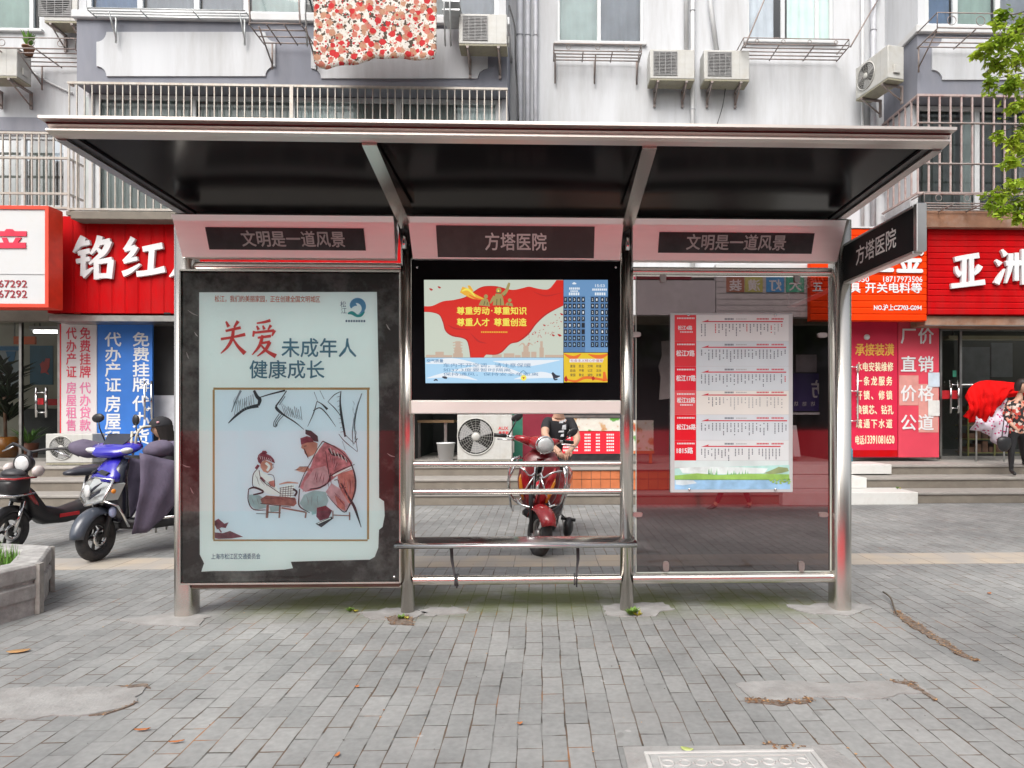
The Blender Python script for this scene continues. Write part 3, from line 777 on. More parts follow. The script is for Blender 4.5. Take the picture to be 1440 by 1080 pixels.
b = MB(); b.bx(PX(1100, 10.1), PX(1219, 10.1), 10.10, 10.72, 0.19, 0.352, 0.006); b.build('middle_slab', white_tile, t)
b = MB(); b.bx(PX(1100, 10.6), PX(1254, 10.6), 10.60, 11.3, 0.36, 0.515, 0.006); b.build('upper_slab', white_tile, t)
# ------------------------------------------------------------------ air conditioners
ac_white = mat('ac casing', (0.48, 0.48, 0.46), 0.45, 0, 0.05, 4, dirt=(0.36, 0.33, 0.27), dirt_amt=0.55, dirt_scale=5)
ac_under = mat('mouldy ac underside', (0.30, 0.28, 0.22), 0.8, 0, 0.25, 8, dirt=(0.12, 0.13, 0.05), dirt_amt=0.8, dirt_scale=8)
ac_dark = mat('ac fan recess', (0.045, 0.045, 0.048), 0.6)
ac_grey = mat('ac grille grey', (0.30, 0.30, 0.30), 0.55, 0, 0.1, 9)
logo_red = mat('red print', (0.62, 0.02, 0.03), 0.5)
def air_con(label, loc, rz, w, d, h, style, group, brackets=True, cable=None):
    "front faces -y; loc = bottom centre of the front face"
    t = thing('air_conditioner', label, 'air conditioner', loc, rz, group, local=True)
    b = MB(); b.box((0, d / 2, h / 2), (w, d, h), None, 0.012, 2); b.build('casing', ac_white, t)
    b = MB(); b.bx(-w / 2 + 0.004, w / 2 - 0.004, 0.004, d - 0.004, -0.03, -0.002); b.build('base_tray', ac_under, t)
    cx = -w * 0.16; r = h * 0.40
    if style == 'round':
        b = MB(); b.use(ac_dark); b.lathe([(r, -0.004), (0.001, -0.004), (0.001, 0.002), (r, 0.002)], (cx, 0, h * 0.52), 'Y', 32)
        fo = b.build('fan_recess', ac_dark, t)
        b = MB()
        for k in range(3):      # blades
            a0 = 2 * math.pi * k / 3
            pts = [(cx + r * 0.25 * math.cos(a0), -0.007, h * .52 + r * .25 * math.sin(a0))]
            for q in range(7):
                a = a0 + 0.2 + 1.1 * q / 6; pts.append((cx + r * .9 * math.cos(a), -0.007 + 0.001 * q / 6, h * .52 + r * .9 * math.sin(a)))
            b.poly(pts)
        bo = b.build('fan_blades', ac_grey); bo.parent = fo
        b = MB(); b.use(ac_white)
        for q in range(1, 9): b.torus((cx, -0.016, h * .52), r * q / 8, 0.0022, 'Y', 30, 4)
        for q in range(20):
            a = 2 * math.pi * q / 20
            b.tube([(cx + r * .18 * math.cos(a), -0.017, h * .52 + r * .18 * math.sin(a)), (cx + r * math.cos(a), -0.012, h * .52 + r * math.sin(a))], 0.0022, 4, False)
        b.torus((cx, -0.010, h * .52), r, 0.010, 'Y', 32, 6)
        b.build('fan_grille', None, t)
        b = MB(); b.lathe([(0.001, -0.026), (r * .2, -0.026), (r * .22, -0.016), (r * .22, -0.012)], (cx, 0, h * .52), 'Y', 20); b.build('hub_badge', ac_white, t)
    else:
        x0, x1, z0, z1 = cx - r * 1.02, cx + r * 1.02, h * .10, h * .93
        b = MB(); b.use(ac_grey); b.bx(x0, x1, -0.006, 0.004, z0, z1)
        fo = b.build('fan_recess', ac_grey, t)
        b = MB(); b.use(ac_dark); b.lathe([(r * .9, -0.0075), (0.001, -0.0075), (0.001, -0.003), (r * .9, -0.003)], (cx, 0, h * .52), 'Y', 28)
        bo = b.build('fan_opening', ac_dark); bo.parent = fo
        b = MB(); b.use(ac_grey)
        n = 17
        for q in range(n):
            z = z0 + (z1 - z0) * (q + .5) / n
            b.bx(x0, x1, -0.016, -0.009, z - 0.005, z + 0.005)
        for q in range(5):
            x = x0 + (x1 - x0) * q / 4; b.bx(x - 0.004, x + 0.004, -0.0185, -0.0165, z0, z1)
        b.build('fan_grille', ac_grey, t)
    b = MB(); b.bx(w * .5 + 0.0005, w * .5 + 0.03, d * .3, d * .7, h * .15, h * .4, 0.008); b.build('valve_cover', ac_white, t)
    b = MB()
    b.bx(w * 0.28, w * 0.2801 + 0.003, -0.0015, 0.001, 0.02, h - 0.02)
    b.build('panel_joint', ac_grey, t)
    if brackets:
        for sx in (-0.32, 0.32):
            b = MB(); x = sx * w
            b.bx(x - 0.02, x + 0.02, 0.0, d + brackets, -0.065, -0.032)
            b.tube([(x, 0.02, -0.065), (x, d + brackets, -0.30)], 0.014, 6)
            b.bx(x - 0.02, x + 0.02, d + brackets - 0.035, d + brackets - 0.001, -0.34, -0.066)
            b.build('bracket', rusty, t)
    else:
        for sx in (-0.32, 0.32):
            b = MB(); b.bx(sx * w - 0.03, sx * w + 0.03, 0.0, d, -0.055, -0.031); b.build('foot', ac_dark, t)
    return t
def ac_px(label, px0, px1, py0, py1, Y, style, group, brackets=0.06):
    a = P(px0, py1, Y); c = P(px1, py0, Y)
    return air_con(label, ((a.x + c.x) / 2, Y, a.z), 0, c.x - a.x, 0.32, c.z - a.z, style, group, brackets)
GA = 'air conditioners on the walls and steps'
t = ac_px('white air conditioner with red lettering standing on the step behind the shelter bench', 643, 720, 583, 647, 11.0, 'round', GA, 0)
w = PX(720, 11) - PX(643, 11)
b = MB(); b.text('AUX', (w * .25, -0.003, .50), (1, 0, 0), (0, 0, 1), None, 0.055, 0.002, 0.02); b.text('奥克斯', (w * .255, -0.003, .425), (1, 0, 0), (0, 0, 1), None, 0.05, 0.002, 0.02)
b.build('lettering', logo_red, t)
ac_px('dusty white air conditioner standing on the step below the pink lettered banner', 64, 130, 610, 651, 11.0, 'round', GA, 0)
ac_px('grey white air conditioner on the bay beside the flowered quilt', 645, 713, 20, 61, 10.55, 'square', GA, 0.12)
ac_px('left one of the pair of mouldy air conditioners on the white wall', 914, 977, 70, 110, 11.70, 'square', GA, 0.07)
ac_px('right one of the pair of mouldy air conditioners on the white wall', 990, 1054, 71, 111, 11.70, 'square', GA, 0.07)
ac_px('white air conditioner tucked between the grey bay and the upper left window', 62, 109, -24, 29, 11.70, 'square', GA, 0.07)
ac_px('pale air conditioner at the left edge hung under the drying rack', -44, 24, 66, 106, 11.55, 'square', GA, 0.2)
xs = XR0 - 0.18
zc = PZ(1250, 108, 11.0)
air_con('air conditioner hung on the side of the right grey bay, fan facing left', (xs - 0.40, 11.42, zc), R(-78), 0.82, 0.32, 0.56, 'round', GA, 0.10)

# ------------------------------------------------------------------ drying racks
def rack(label, px0, px1, Y0, Y1, z, mat_, nb=4, legs=(), rail=0.0, arms=(), nx=3, group='drying racks under the windows', loc=None):
    "horizontal bars from wall (Y1) out to Y0"
    x0, x1 = PX(px0, Y0), PX(px1, Y0)
    t = thing('drying_rack', label, 'drying rack', ((x0 + x1) / 2, Y1, z), 0, group)
    b = MB()
    for i in range(nb):
        y = Y0 + (Y1 - 0.03 - Y0) * i / (nb - 1)
        b.tube([(x0, y, z), (x1, y, z)], 0.011, 7)
    b.build('bars', mat_, t)
    b = MB()
    for i in range(nx + 1):
        x = x0 + (x1 - x0) * i / nx
        b.tube([(x, Y0, z - 0.016), (x, Y1 - 0.01, z - 0.016)], 0.011, 6)
    b.build('cross_bars', mat_, t)
    if rail:
        b = MB(); b.tube([(x0, Y0, z), (x0, Y0, z + rail), (x1, Y0, z + rail), (x1, Y0, z)], 0.010, 6)
        b.tube([(x0, Y0, z + rail), (x0, Y1 - 0.02, z + rail)], 0.010, 6); b.tube([(x1, Y0, z + rail), (x1, Y1 - 0.02, z + rail)], 0.010, 6)
        n = max(2, int((x1 - x0) / 0.4))
        for i in range(n):
            x = x0 + (x1 - x0) * (i + .5) / n
            b.torus((x, Y0, z + rail * .5), rail * 0.3, 0.006, 'Y', 14, 5); 
        b.build('guard_rail', mat_, t)
    for px in legs:
        x = PX(px, Y0); b = MB()
        b.tube([(x, Y0 + 0.05, z - 0.02), (x, Y1 - 0.02, z - 0.34)], 0.013, 6); b.tube([(x, Y1 - 0.02, z - 0.0), (x, Y1 - 0.02, z - 0.42)], 0.016, 6)
        b.build('bracket', mat_, t)
    for (pa, pb) in arms:
        b = MB(); b.tube([pa, pb], 0.014, 6); b.build('stay', mat_, t)
    return t
galv = mat('galvanised rack', (0.55, 0.57, 0.57), 0.4, 0.6, 0.1, 10)
rack('long galvanised drying rack above the left plaster panel', 122, 345, 10.68, 10.93, PZ(230, 13, 10.68), galv, 4, (150, 335))
rack('small rusty drying rack with tilted stays beside the quilt', 350, 424, 10.35, 10.93, PZ(390, 33, 10.35), rusty, 4, (362, 428), 0.0,
     [((PX(352, 10.35), 10.35, PZ(350, 33, 10.35)), (PX(347, 10.9), 10.9, 8.6)), ((PX(422, 10.35), 10.35, PZ(420, 33, 10.35)), (PX(418, 10.9), 10.9, 8.6))])
rack('white topped rack with dark bars under the central window', 779, 902, 11.72, 12.06, PZ(840, 72, 11.72), rusty, 4, (781, 838, 899), 0.13)
x0_, x1_ = PX(1046, 11.5), PX(1194, 11.5)
rack('brown drying rack with two long diagonal stays right of the paired air conditioners', 1046, 1194, 11.55, 12.06, PZ(1120, 63, 11.55), rusty, 5, (), 0.11,
     [((x0_, 11.45, PZ(1046, 66, 11.45)), (PX(1080, 12.05), 12.06, PZ(1080, -12, 12.06))), ((x1_, 11.45, PZ(1194, 66, 11.45)), (PX(1238, 12.05), 12.06, PZ(1238, -6, 12.06)))])
rack('rusty drying rack with ring railing at the upper right bay', 1318, 1480, 10.35, 10.93, PZ(1380, 40, 10.35), rusty, 5, (1320,), 0.24)
rack('rusty rack with ring railing at the foot of the right grille', 1300, 1420, 10.45, 10.85, PZ(1350, 286, 10.45), rusty, 4, (), 0.17)
tk = rack('weathered rack with a potted plant at the upper left window', -60, 106, 11.45, 12.06, PZ(40, 68, 11.45), rusty, 5, (22,), 0.18)

# potted plant on the left rack
t = thing('potted_plant', 'small green potted plant on the upper left rack', 'plant', (PX(40, 11.7), 11.7, PZ(40, 68, 11.45) + 0.012))
zp = t.location.z
b = MB(); b.lathe([(0.06, 0), (0.085, 0.13), (0.095, 0.13), (0.095, 0.15), (0.08, 0.15), (0.075, 0.11), (0.001, 0.11)], t.location, 'Z', 16); b.build('pot', mat('plant pot', (0.22, 0.11, 0.06), 0.7), t)
leafg = mat('leaf green', (0.10, 0.22, 0.03), 0.5, 0, 0.35, 5)
def sprig(mb, c, h, n, spread, ls, seed):
    rr = random.Random(seed)
    for i in range(n):
        a = rr.uniform(0, 6.28); l = h * rr.uniform(0.5, 1.0)
        tip = Vector((c[0] + math.cos(a) * spread * rr.uniform(.3, 1), c[1] + math.sin(a) * spread * rr.uniform(.3, 1), c[2] + l))
        mid = Vector(c).lerp(tip, 0.5) + Vector((0, 0, l * 0.15))
        d = Vector((-math.sin(a), math.cos(a), 0)) * ls * rr.uniform(.6, 1.1)
        mb.f([mb.v(c), mb.v(mid + d), mb.v(tip), mb.v(mid - d)])
b = MB(); sprig(b, (t.location.x, t.location.y, zp + 0.11), 0.3, 22, 0.13, 0.035, 3); b.build('foliage', leafg, t)

# ------------------------------------------------------------------ wall pipes
pipe_m = mat('grey white pipe', (0.50, 0.51, 0.55), 0.5, 0, 0.06, 5, dirt=(0.3, 0.3, 0.3), dirt_amt=0.5, dirt_scale=4)
def pipe(label, pts, r, m=pipe_m, clips=()):
    t = thing('wall_pipe', label, 'pipe', pts[-1])
    b = MB(); b.tube(pts, r, 10); b.build('tube', m, t)
    for z in clips:
        q = Vector(pts[0]); b = MB(); b.torus((q.x, q.y, z), r + 0.004, 0.008, 'Z', 14, 5); b.bx(q.x - .015, q.x + .015, q.y + r, q.y + 0.2, z - .012, z + .012); b.build('pipe_clip', pipe_m, t)
    return t
yp = YW - 0.10
for (px, r, lab) in ((731, .055, 'thick grey pipe nearest the left bay'), (742, .045, 'middle one of the grey pipes right of the left bay'), (753, .04, 'slim grey pipe nearest the white wall window')):
    pipe(lab, [(PX(px, yp), yp, 11), (PX(px, yp), yp, 3.9)], r, pipe_m, (8.2, 6.6, 5.2))
pipe('white pipe behind the left mouldy air conditioner', [(PX(974, yp), yp, 11), (PX(974, yp), yp, 4.0)], .04, white_trim, (8.7, 6.9))
pipe('short white pipe above the left mouldy air conditioner', [(PX(965, yp - .02), yp - .02, 11), (PX(965, yp - .02), yp - .02, PZ(965, 70, yp))], .045, white_trim)
pipe('slanted white pipe above the right mouldy air conditioner', [(PX(998, yp), yp, 11), (PX(999, yp), yp, PZ(999, 5, yp)), (PX(1008, yp), yp, PZ(1008, 72, yp))], .045, white_trim)
pipe('thick white pipe left of the right bay', [(PX(1228, yp), yp, 11), (PX(1228, yp), yp, 3.9)], .05, pipe_m, (8.4, 6.9))
pipe('slim white pipe on the wall left of the right bay pipes', [(PX(1213, yp + .03), yp + .03, 11), (PX(1213, yp + .03), yp + .03, 3.9)], .03, white_trim)
t = pipe('loose white cable drooping across the upper left wall', [tuple(P(x, y, YW - 0.03)) for x, y, in catmull([(22, 78), (40, 96), (62, 112), (82, 122), (102, 131)], 5)], 0.018, white_trim)
t = pipe('black cable running down the edge of the left bay', [tuple(P(x, y, 10.97)) for x, y in catmull([(716, 8), (724, 40), (725, 90), (728, 130), (729, 172)], 5)], 0.013, blackpl)
pipe('thin black wire dangling below the right mouldy air conditioner', [tuple(P(x, y, 11.95)) for x, y in catmull([(1020, 125), (1016, 150), (1008, 176)], 4)], 0.008, blackpl)

# ------------------------------------------------------------------ flowered quilt on a pole
def quilt_mat():
    m, nt, b = nt_new('flower print cotton'); N, L = nt.nodes, nt.links
    tc = N.new('ShaderNodeTexCoord'); mp = N.new('ShaderNodeMapping'); mp.inputs['Scale'].default_value = (1, 0.02, 1)
    L.new(tc.outputs['Object'], mp.inputs[0])
    def flowers(scale, lo, hi, seed, petal):
        wz = N.new('ShaderNodeTexNoise'); wz.inputs['Scale'].default_value = 26; L.new(mp.outputs[0], wz.inputs['Vector'])
        ad = N.new('ShaderNodeVectorMath'); ad.operation = 'MULTIPLY_ADD'; ad.inputs[1].default_value = (petal, petal, petal); ad.inputs[2].default_value = (seed, 0, seed * .7)
        L.new(wz.outputs['Color'], ad.inputs[0])
        a2 = N.new('ShaderNodeVectorMath'); a2.operation = 'ADD'; L.new(ad.outputs[0], a2.inputs[0]); L.new(mp.outputs[0], a2.inputs[1])
        vo = N.new('ShaderNodeTexVoronoi'); vo.inputs['Scale'].default_value = scale; vo.inputs['Randomness'].default_value = 0.8
        L.new(a2.outputs[0], vo.inputs['Vector'])
        r = N.new('ShaderNodeValToRGB'); r.color_ramp.elements[0].position = lo; r.color_ramp.elements[0].color = (1, 1, 1, 1)
        r.color_ramp.elements[1].position = hi; r.color_ramp.elements[1].color = (0, 0, 0, 1)
        L.new(vo.outputs['Distance'], r.inputs[0]); return r.outputs[0], vo
    base = None
    nz = N.new('ShaderNodeTexNoise'); nz.inputs['Scale'].default_value = 17; nz.inputs['Detail'].default_value = 3; L.new(mp.outputs[0], nz.inputs['Vector'])
    br = N.new('ShaderNodeValToRGB'); br.color_ramp.interpolation = 'CONSTANT'
    e = br.color_ramp.elements; e[0].color = (0.07, 0.05, 0.035, 1); e[1].position = 0.43; e[1].color = (0.62, 0.585, 0.54, 1)
    k = e.new(0.60); k.color = (0.35, 0.22, 0.14, 1); k = e.new(0.64); k.color = (0.62, 0.585, 0.54, 1)
    L.new(nz.outputs['Fac'], br.inputs[0]); base = br.outputs[0]
    for (sc, lo, hi, seed, col, pet) in ((6.2, .33, .40, 2.3, (0.40, 0.20, 0.12), .05), (6.6, .27, .32, 5.1, (0.45, 0.13, 0.09), .04), (5.8, .28, .31, 9.7, (0.44, 0.003, 0.006), .03), (12, .19, .24, 3.9, (0.40, 0.006, 0.010), .02)):
        f, vo = flowers(sc, lo, hi, seed, pet)
        n2 = N.new('ShaderNodeTexNoise'); n2.inputs['Scale'].default_value = 45; L.new(mp.outputs[0], n2.inputs['Vector'])
        cc = N.new('ShaderNodeMixRGB'); cc.inputs[1].default_value = (*[c * .7 for c in col], 1); cc.inputs[2].default_value = (*[min(1, c * 1.25 + .03) for c in col], 1)
        L.new(n2.outputs['Fac'], cc.inputs[0])
        mx = N.new('ShaderNodeMixRGB'); L.new(f, mx.inputs[0]); L.new(base, mx.inputs[1]); L.new(cc.outputs[0], mx.inputs[2]); base = mx.outputs[0]
    L.new(base, b.inputs['Base Color']); b.inputs['Roughness'].default_value = 0.9
    return m
YQ = 10.25
t = thing('quilt', 'red and peach flowered quilt hung out over a pole above the shelter', 'quilt', P(530, 20, YQ))
bot = [(441, 88), (449, 95), (459, 97), (475, 94), (505, 90), (519, 86), (524, 82), (560, 83), (585, 84), (604, 86), (612, 83), (614, 72)]
def bot_y(px):
    for (a, ya), (c, yc) in zip(bot, bot[1:]):
        if a <= px <= c: return ya + (yc - ya) * (px - a) / (c - a)
    return bot[0][1] if px < bot[0][0] else bot[-1][1]
b = MB(); b.sm = True; gr = []
n = 60
for i in range(n + 1):
    px = 441 + (614 - 441) * i / n; col = []
    for j in range(15):
        y0 = -45; py = y0 + (bot_y(px) - y0) * j / 14
        fold = 0.014 * math.sin(i * 0.42 + 0.6 * math.sin(j * .3)) * (0.3 + j / 14) + 0.03 * noise.noise(Vector((i * .12, j * .2, 2)))
        q = P(px, py, YQ); q.y += fold; q.x += 0.02 * noise.noise(Vector((j * .4, i * .1, 8)))
        col.append(b.v(q))
    gr.append(col)
for i in range(n):
    for j in range(14): b.f([gr[i][j], gr[i + 1][j], gr[i + 1][j + 1], gr[i][j + 1]])
o = b.build('cloth', quilt_mat(), t)
sm = o.modifiers.new('thick', 'SOLIDIFY'); sm.thickness = 0.012
t = thing('clothes_pole', 'white steel clothes rack arm beside the flowered quilt', 'clothes pole', P(630, 30, 10.9))
b = MB(); zt = PZ(530, -45, YQ) + 0.03
b.tube([(PX(425, YQ), YQ, zt), (PX(640, YQ), YQ, zt)], 0.016, 8); b.build('pole', galv, t)
for px in (428, 624, 632):
    b = MB(); b.tube([(PX(px, YQ), YQ, zt), (PX(px, YQ), YQ + .05, PZ(px, 18, YQ)), (PX(px + 1, 10.5), 10.6, PZ(px, 60, 10.5))], 0.013, 7); b.build('stay', galv, t)
b = MB(); b.bx(PX(622, 10.4), PX(646, 10.4), 10.4, 10.9, PZ(630, 14, 10.4), PZ(630, 12, 10.4)); b.bx(PX(622, 10.4), PX(646, 10.4), 10.4, 10.9, PZ(630, 2, 10.4), PZ(630, 0, 10.4)); b.build('bracket', galv, t)

# ------------------------------------------------------------------ brush-stroke characters (0..100 box)
BR = {
 '铭': [([(25, 97), (16, 82), (2, 62)], (13, 12, 4)), ([(18, 80), (40, 85)], (9, 10)), ([(12, 60), (40, 66)], (9, 10)), ([(8, 42), (40, 48)], (9, 9)),
       ([(25, 64), (24, 10)], (10, 10)), ([(22, 10), (48, 28)], (13, 4)), ([(64, 99), (58, 80), (42, 58)], (12, 11, 4)), ([(56, 82), (88, 88)], (9, 11)),
       ([(86, 88), (72, 62), (38, 36)], (12, 11, 4)), ([(58, 70), (70, 58)], (6, 11)), ([(55, 46), (56, 2)], (10, 11)), ([(55, 40), (92, 46)], (9, 11)),
       ([(90, 46), (85, 4)], (12, 12)), ([(56, 9), (86, 11)], (10, 10))],
 '红': [([(26, 98), (18, 84), (6, 68)], (11, 10, 7)), ([(6, 68), (32, 76)], (8, 9)), ([(33, 77), (22, 58), (4, 40)], (11, 10, 7)), ([(4, 40), (36, 48)], (9, 8)),
       ([(2, 10), (20, 18), (42, 34)], (12, 10, 4)), ([(48, 70), (94, 79)], (11, 13)), ([(70, 74), (66, 18)], (12, 12)), ([(34, 10), (66, 14), (99, 22)], (12, 11, 13))],
 '亚': [([(12, 84), (40, 90), (82, 96)], (13, 12, 14)), ([(40, 92), (38, 14)], (12, 12)), ([(60, 92), (61, 16)], (12, 12)), ([(16, 64), (20, 48), (30, 38)], (6, 12, 14)), ([(86, 66), (78, 52), (68, 40)], (13, 12, 6)),
       ([(2, 6), (40, 10), (99, 18)], (13, 12, 14))],
 '洲': [([(22, 96), (34, 80)], (6, 14)), ([(4, 68), (18, 56)], (6, 14)), ([(6, 4), (16, 22), (30, 44)], (14, 12, 4)), ([(48, 86), (47, 50), (34, 6)], (12, 12, 5)), ([(34, 66), (41, 54)], (5, 10)), 
       ([(66, 88), (66, 12)], (11, 11)), ([(54, 66), (60, 54)], (5, 10)), ([(74, 68), (80, 54)], (5, 10)), ([(88, 98), (88, 2)], (13, 12))],
 '关': [([(24, 98), (34, 82)], (6, 12)), ([(70, 99), (54, 80)], (12, 6)), ([(22, 70), (80, 80)], (8, 10)), ([(4, 46), (50, 52), (97, 60)], (9, 8, 11)), ([(52, 76), (46, 46), (28, 22), (4, 4)], (10, 11, 9, 3)),
       ([(50, 48), (68, 26), (96, 4)], (6, 10, 15))],
 '爱': [([(76, 99), (50, 94), (22, 91)], (10, 8, 5)), ([(22, 84), (30, 73)], (5, 10)), ([(46, 85), (52, 74)], (5, 10)), ([(78, 86), (66, 73)], (10, 5)), ([(12, 70), (8, 54)], (9, 6)), ([(12, 65), (90, 71)], (7, 9)),
       ([(92, 72), (82, 56)], (11, 5)), ([(26, 51), (78, 56)], (7, 9)), ([(46, 58), (32, 28), (4, 4)], (10, 10, 3)), ([(38, 36), (74, 40)], (7, 9)), ([(74, 40), (56, 18), (24, 0)], (11, 10, 3)), ([(40, 30), (62, 14), (97, 0)], (6, 9, 15))],
}
def brush(mb, ch, px0, py0, px1, py1, Y, thick, step=0.0006, wk=1.0):
    sx = (px1 - px0) / 100; sy = (py1 - py0) / 100
    for i, (pts, ws) in enumerate(BR[ch]):
        q = [(px0 + x * sx, py1 - y * sy) for x, y in pts]
        # round the ends a little
        mb.strokepx(q, [w_ * wk * (sx + sy) / 2 for w_ in ws], Y - i * step, 5, thick)

# ------------------------------------------------------------------ shop signs
# 1 white sign with red frame at the far left
Ys = 10.55
t = thing('shop_sign', 'white shop sign framed in red with part of a red character and phone digits', 'shop sign', P(0, 428, Ys))
x0, x1 = PX(-150, Ys), PX(63, Ys); z0, z1 = PZ(30, 427, Ys), PZ(30, 294, Ys)
b = MB(); b.bx(x0, x1, Ys + 0.02, Ys + 0.30, z0, z1); b.build('board', mat('white sign face', (0.56, 0.57, 0.58), 0.5, 0, 0.05, 2, dirt=(0.5, 0.48, 0.45), dirt_amt=0.5), t)
b = MB(); f = 0.055
b.bx(x0 - f, x1 + f, Ys, Ys + 0.31, z1 + 0.001, z1 + f); b.bx(x0 - f, x1 + f, Ys, Ys + 0.31, z0 - f, z0 - 0.001); b.bx(x1 + 0.001, x1 + f, Ys, Ys + 0.31, z0, z1)
b.build('frame', mat('orange red frame', (0.75, 0.05, 0.02), 0.5), t)
b = MB()
b.fillpx([(-40, 325), (6, 325), (9, 322), (17, 322), (20, 325), (37, 325), (37, 332), (-40, 332)], Ys + 0.004, 0.015)
b.fillpx([(2, 334), (9, 334), (12, 341), (5, 341)], Ys + 0.004, 0.015); b.fillpx([(22, 334), (30, 334), (25, 341), (18, 341)], Ys + 0.004, 0.015)
b.fillpx([(-40, 341), (36, 341), (36, 349), (-40, 349)], Ys + 0.003, 0.015)
b.build('character', mat('red acrylic', (0.62, 0.02, 0.06), 0.4), t)
b = MB(); b.tpx('67292', -2, 394, 38, 404, Ys + 0.016, 0.003, 0.02); b.tpx('67292', -2, 408, 38, 418.5, Ys + 0.016, 0.003, 0.02); b.build('lettering', mat('dark red print', (0.30, 0.02, 0.03), 0.5), t)
b = MB(); b.bx(x0, x1, Ys + 0.012, Ys + 0.019, PZ(0, 385, Ys) - 0.004, PZ(0, 385, Ys) + 0.004); b.build('face_joint', mat('grey line', (0.4, 0.4, 0.4), .6), t)

# 2 red ribbed sign
Ys = 11.15
def ribbed(label, px0, px1, py0, py1, Y, m, vertical, step, deep=0.18):
    t = thing('shop_sign', label, 'shop sign', P((px0 + px1) / 2, py1, Y))
    x0, x1 = PX(px0, Y), PX(px1, Y); pm = (px0 + px1) / 2; z0, z1 = PZ(pm, py1, Y), PZ(pm, py0, Y)
    b = MB()
    if vertical:
        n = int((x1 - x0) / step); xs = []
        for i in range(n + 1):
            x = x0 + (x1 - x0) * i / n; xs += [(x, 0.012), (x + 0.03, 0.0), (x + step - 0.02, 0.0)] if i < n else [(x, 0.012)]
        A = [b.v((x, Y + d, z0)) for x, d in xs]; B = [b.v((x, Y + d, z1)) for x, d in xs]
        for i in range(len(xs) - 1): b.f([A[i], A[i + 1], B[i + 1], B[i]])
    else:
        n = int((z1 - z0) / step); zs = []
        for i in range(n + 1):
            z = z0 + (z1 - z0) * i / n; zs += [(z, 0.012), (z + 0.012, 0.0), (z + step - 0.012, 0.0)] if i < n else [(z, 0.012)]
        A = [b.v((x0, Y + d, z)) for z, d in zs]; B = [b.v((x1, Y + d, z)) for z, d in zs]
        for i in range(len(zs) - 1): b.f([A[i], B[i], B[i + 1], A[i + 1]])
    b.bx(x0, x1, Y + 0.014, Y + deep, z0 + .001, z1 - .001)
    b.build('board', m, t); return t
t = ribbed('red ribbed shop sign with white brush characters left of the shelter', 66, 575, 306, 441, Ys, red_sign, True, 0.21)
for ch, q in (('铭', (102, 331, 162, 394)), ('红', (171, 333, 232, 391))):
    b = MB(); b.use(letter_w); brush(b, ch, *q, Ys - 0.055, 0.05, 0.0006, 1.15); b.build('character', letter_w, t)
b = MB(); b.strokepx([(252, 372), (246, 382), (238, 389)], (8, 7, 2), Ys - 0.055, 5, 0.05); b.build('character', letter_w, t)
b = MB(); b.bx(PX(70, Ys), PX(575, Ys), Ys - 0.02, Ys + 0.6, PZ(200, 452, Ys), PZ(200, 444, Ys)); b.build('lower_trim', steel_d, t)
for px in (109, 235):
    b = MB(); b.bx(PX(px - 4, Ys), PX(px + 5, Ys), Ys - 0.012, Ys - 0.001, PZ(px, 442, Ys), PZ(px, 439.5, Ys)); b.build('clip', chrome, t)
# 3 orange hardware sign
Ys = 11.0
t = ribbed('orange horizontal strip sign with white hardware lettering and phone number', 1140, 1303, 322, 451, Ys, orange_sign, False, 0.105, 0.14)
b = MB()
b.tpx('五', 1216, 343, 1258, 384, Ys - 0.006, 0.02, 0.035); b.build('lettering', letter_w, t); b = MB(); b.tpx('金', 1262, 343, 1299, 384, Ys - 0.006, 0.02, 0.035); b.build('lettering', letter_w, t); b = MB()
b.tpx('18717973506', 1242, 388.5, 1297, 396.5, Ys - 0.004, 0.003, 0.02); b.build('phone_number', letter_w, t); b = MB(); b.tpx('15050', 1196, 388.5, 1222, 396.5, Ys - 0.004, 0.003, 0.02)
b.build('phone_number', letter_w, t); b = MB(); b.tpx('洁', 1180, 398, 1194, 411.5, Ys - 0.004, 0.003, 0.03); b.tpx('具', 1196.5, 398, 1210.5, 411.5, Ys - 0.004, 0.003, 0.03); b.tpx('开关电料等', 1217, 398, 1296, 411.5, Ys - 0.004, 0.003, 0.03)
b.build('lettering', letter_w, t); b = MB(); b.tpx('NO.沪上CZ703-G094', 1229, 428.5, 1296, 436.5, Ys - 0.004, 0.003, 0.03)
b.build('permit_number', letter_w, t); b = MB(); b.tpx('五', 1143, 397, 1158, 410, Ys - 0.004, 0.003, 0.03)
b.build('lettering', letter_w, t)
b = MB(); b.bx(PX(1140, Ys), PX(1303, Ys), Ys - 0.02, Ys + 0.15, PZ(1220, 321, Ys), PZ(1220, 319, Ys)); b.build('top_trim', white_trim, t)
# 4 deep red sign at right
t = ribbed('deep red strip sign with large white brush characters at the right edge', 1305, 1640, 322, 443, Ys - 0.02, red_sign, False, 0.098, 0.3)
for ch, q in (('亚', (1337, 357, 1386, 405)), ('洲', (1399, 349, 1446, 401))):
    b = MB(); brush(b, ch, *q, Ys - 0.08, 0.05, 0.0006, 1.15); b.build('character', letter_w, t)
b = MB(); b.bx(PX(1303, Ys), PX(1640, Ys), Ys + 0.05, Ys + 0.62, PZ(1380, 456.5, Ys), PZ(1380, 444, Ys)); b.build('lower_trim', brownf, t)
b = MB(); b.bx(PX(1303, Ys), PX(1640, Ys), Ys + 0.03, Ys + 0.06, PZ(1380, 458, Ys), PZ(1380, 457, Ys)); b.build('edge_strip', steel_d, t)
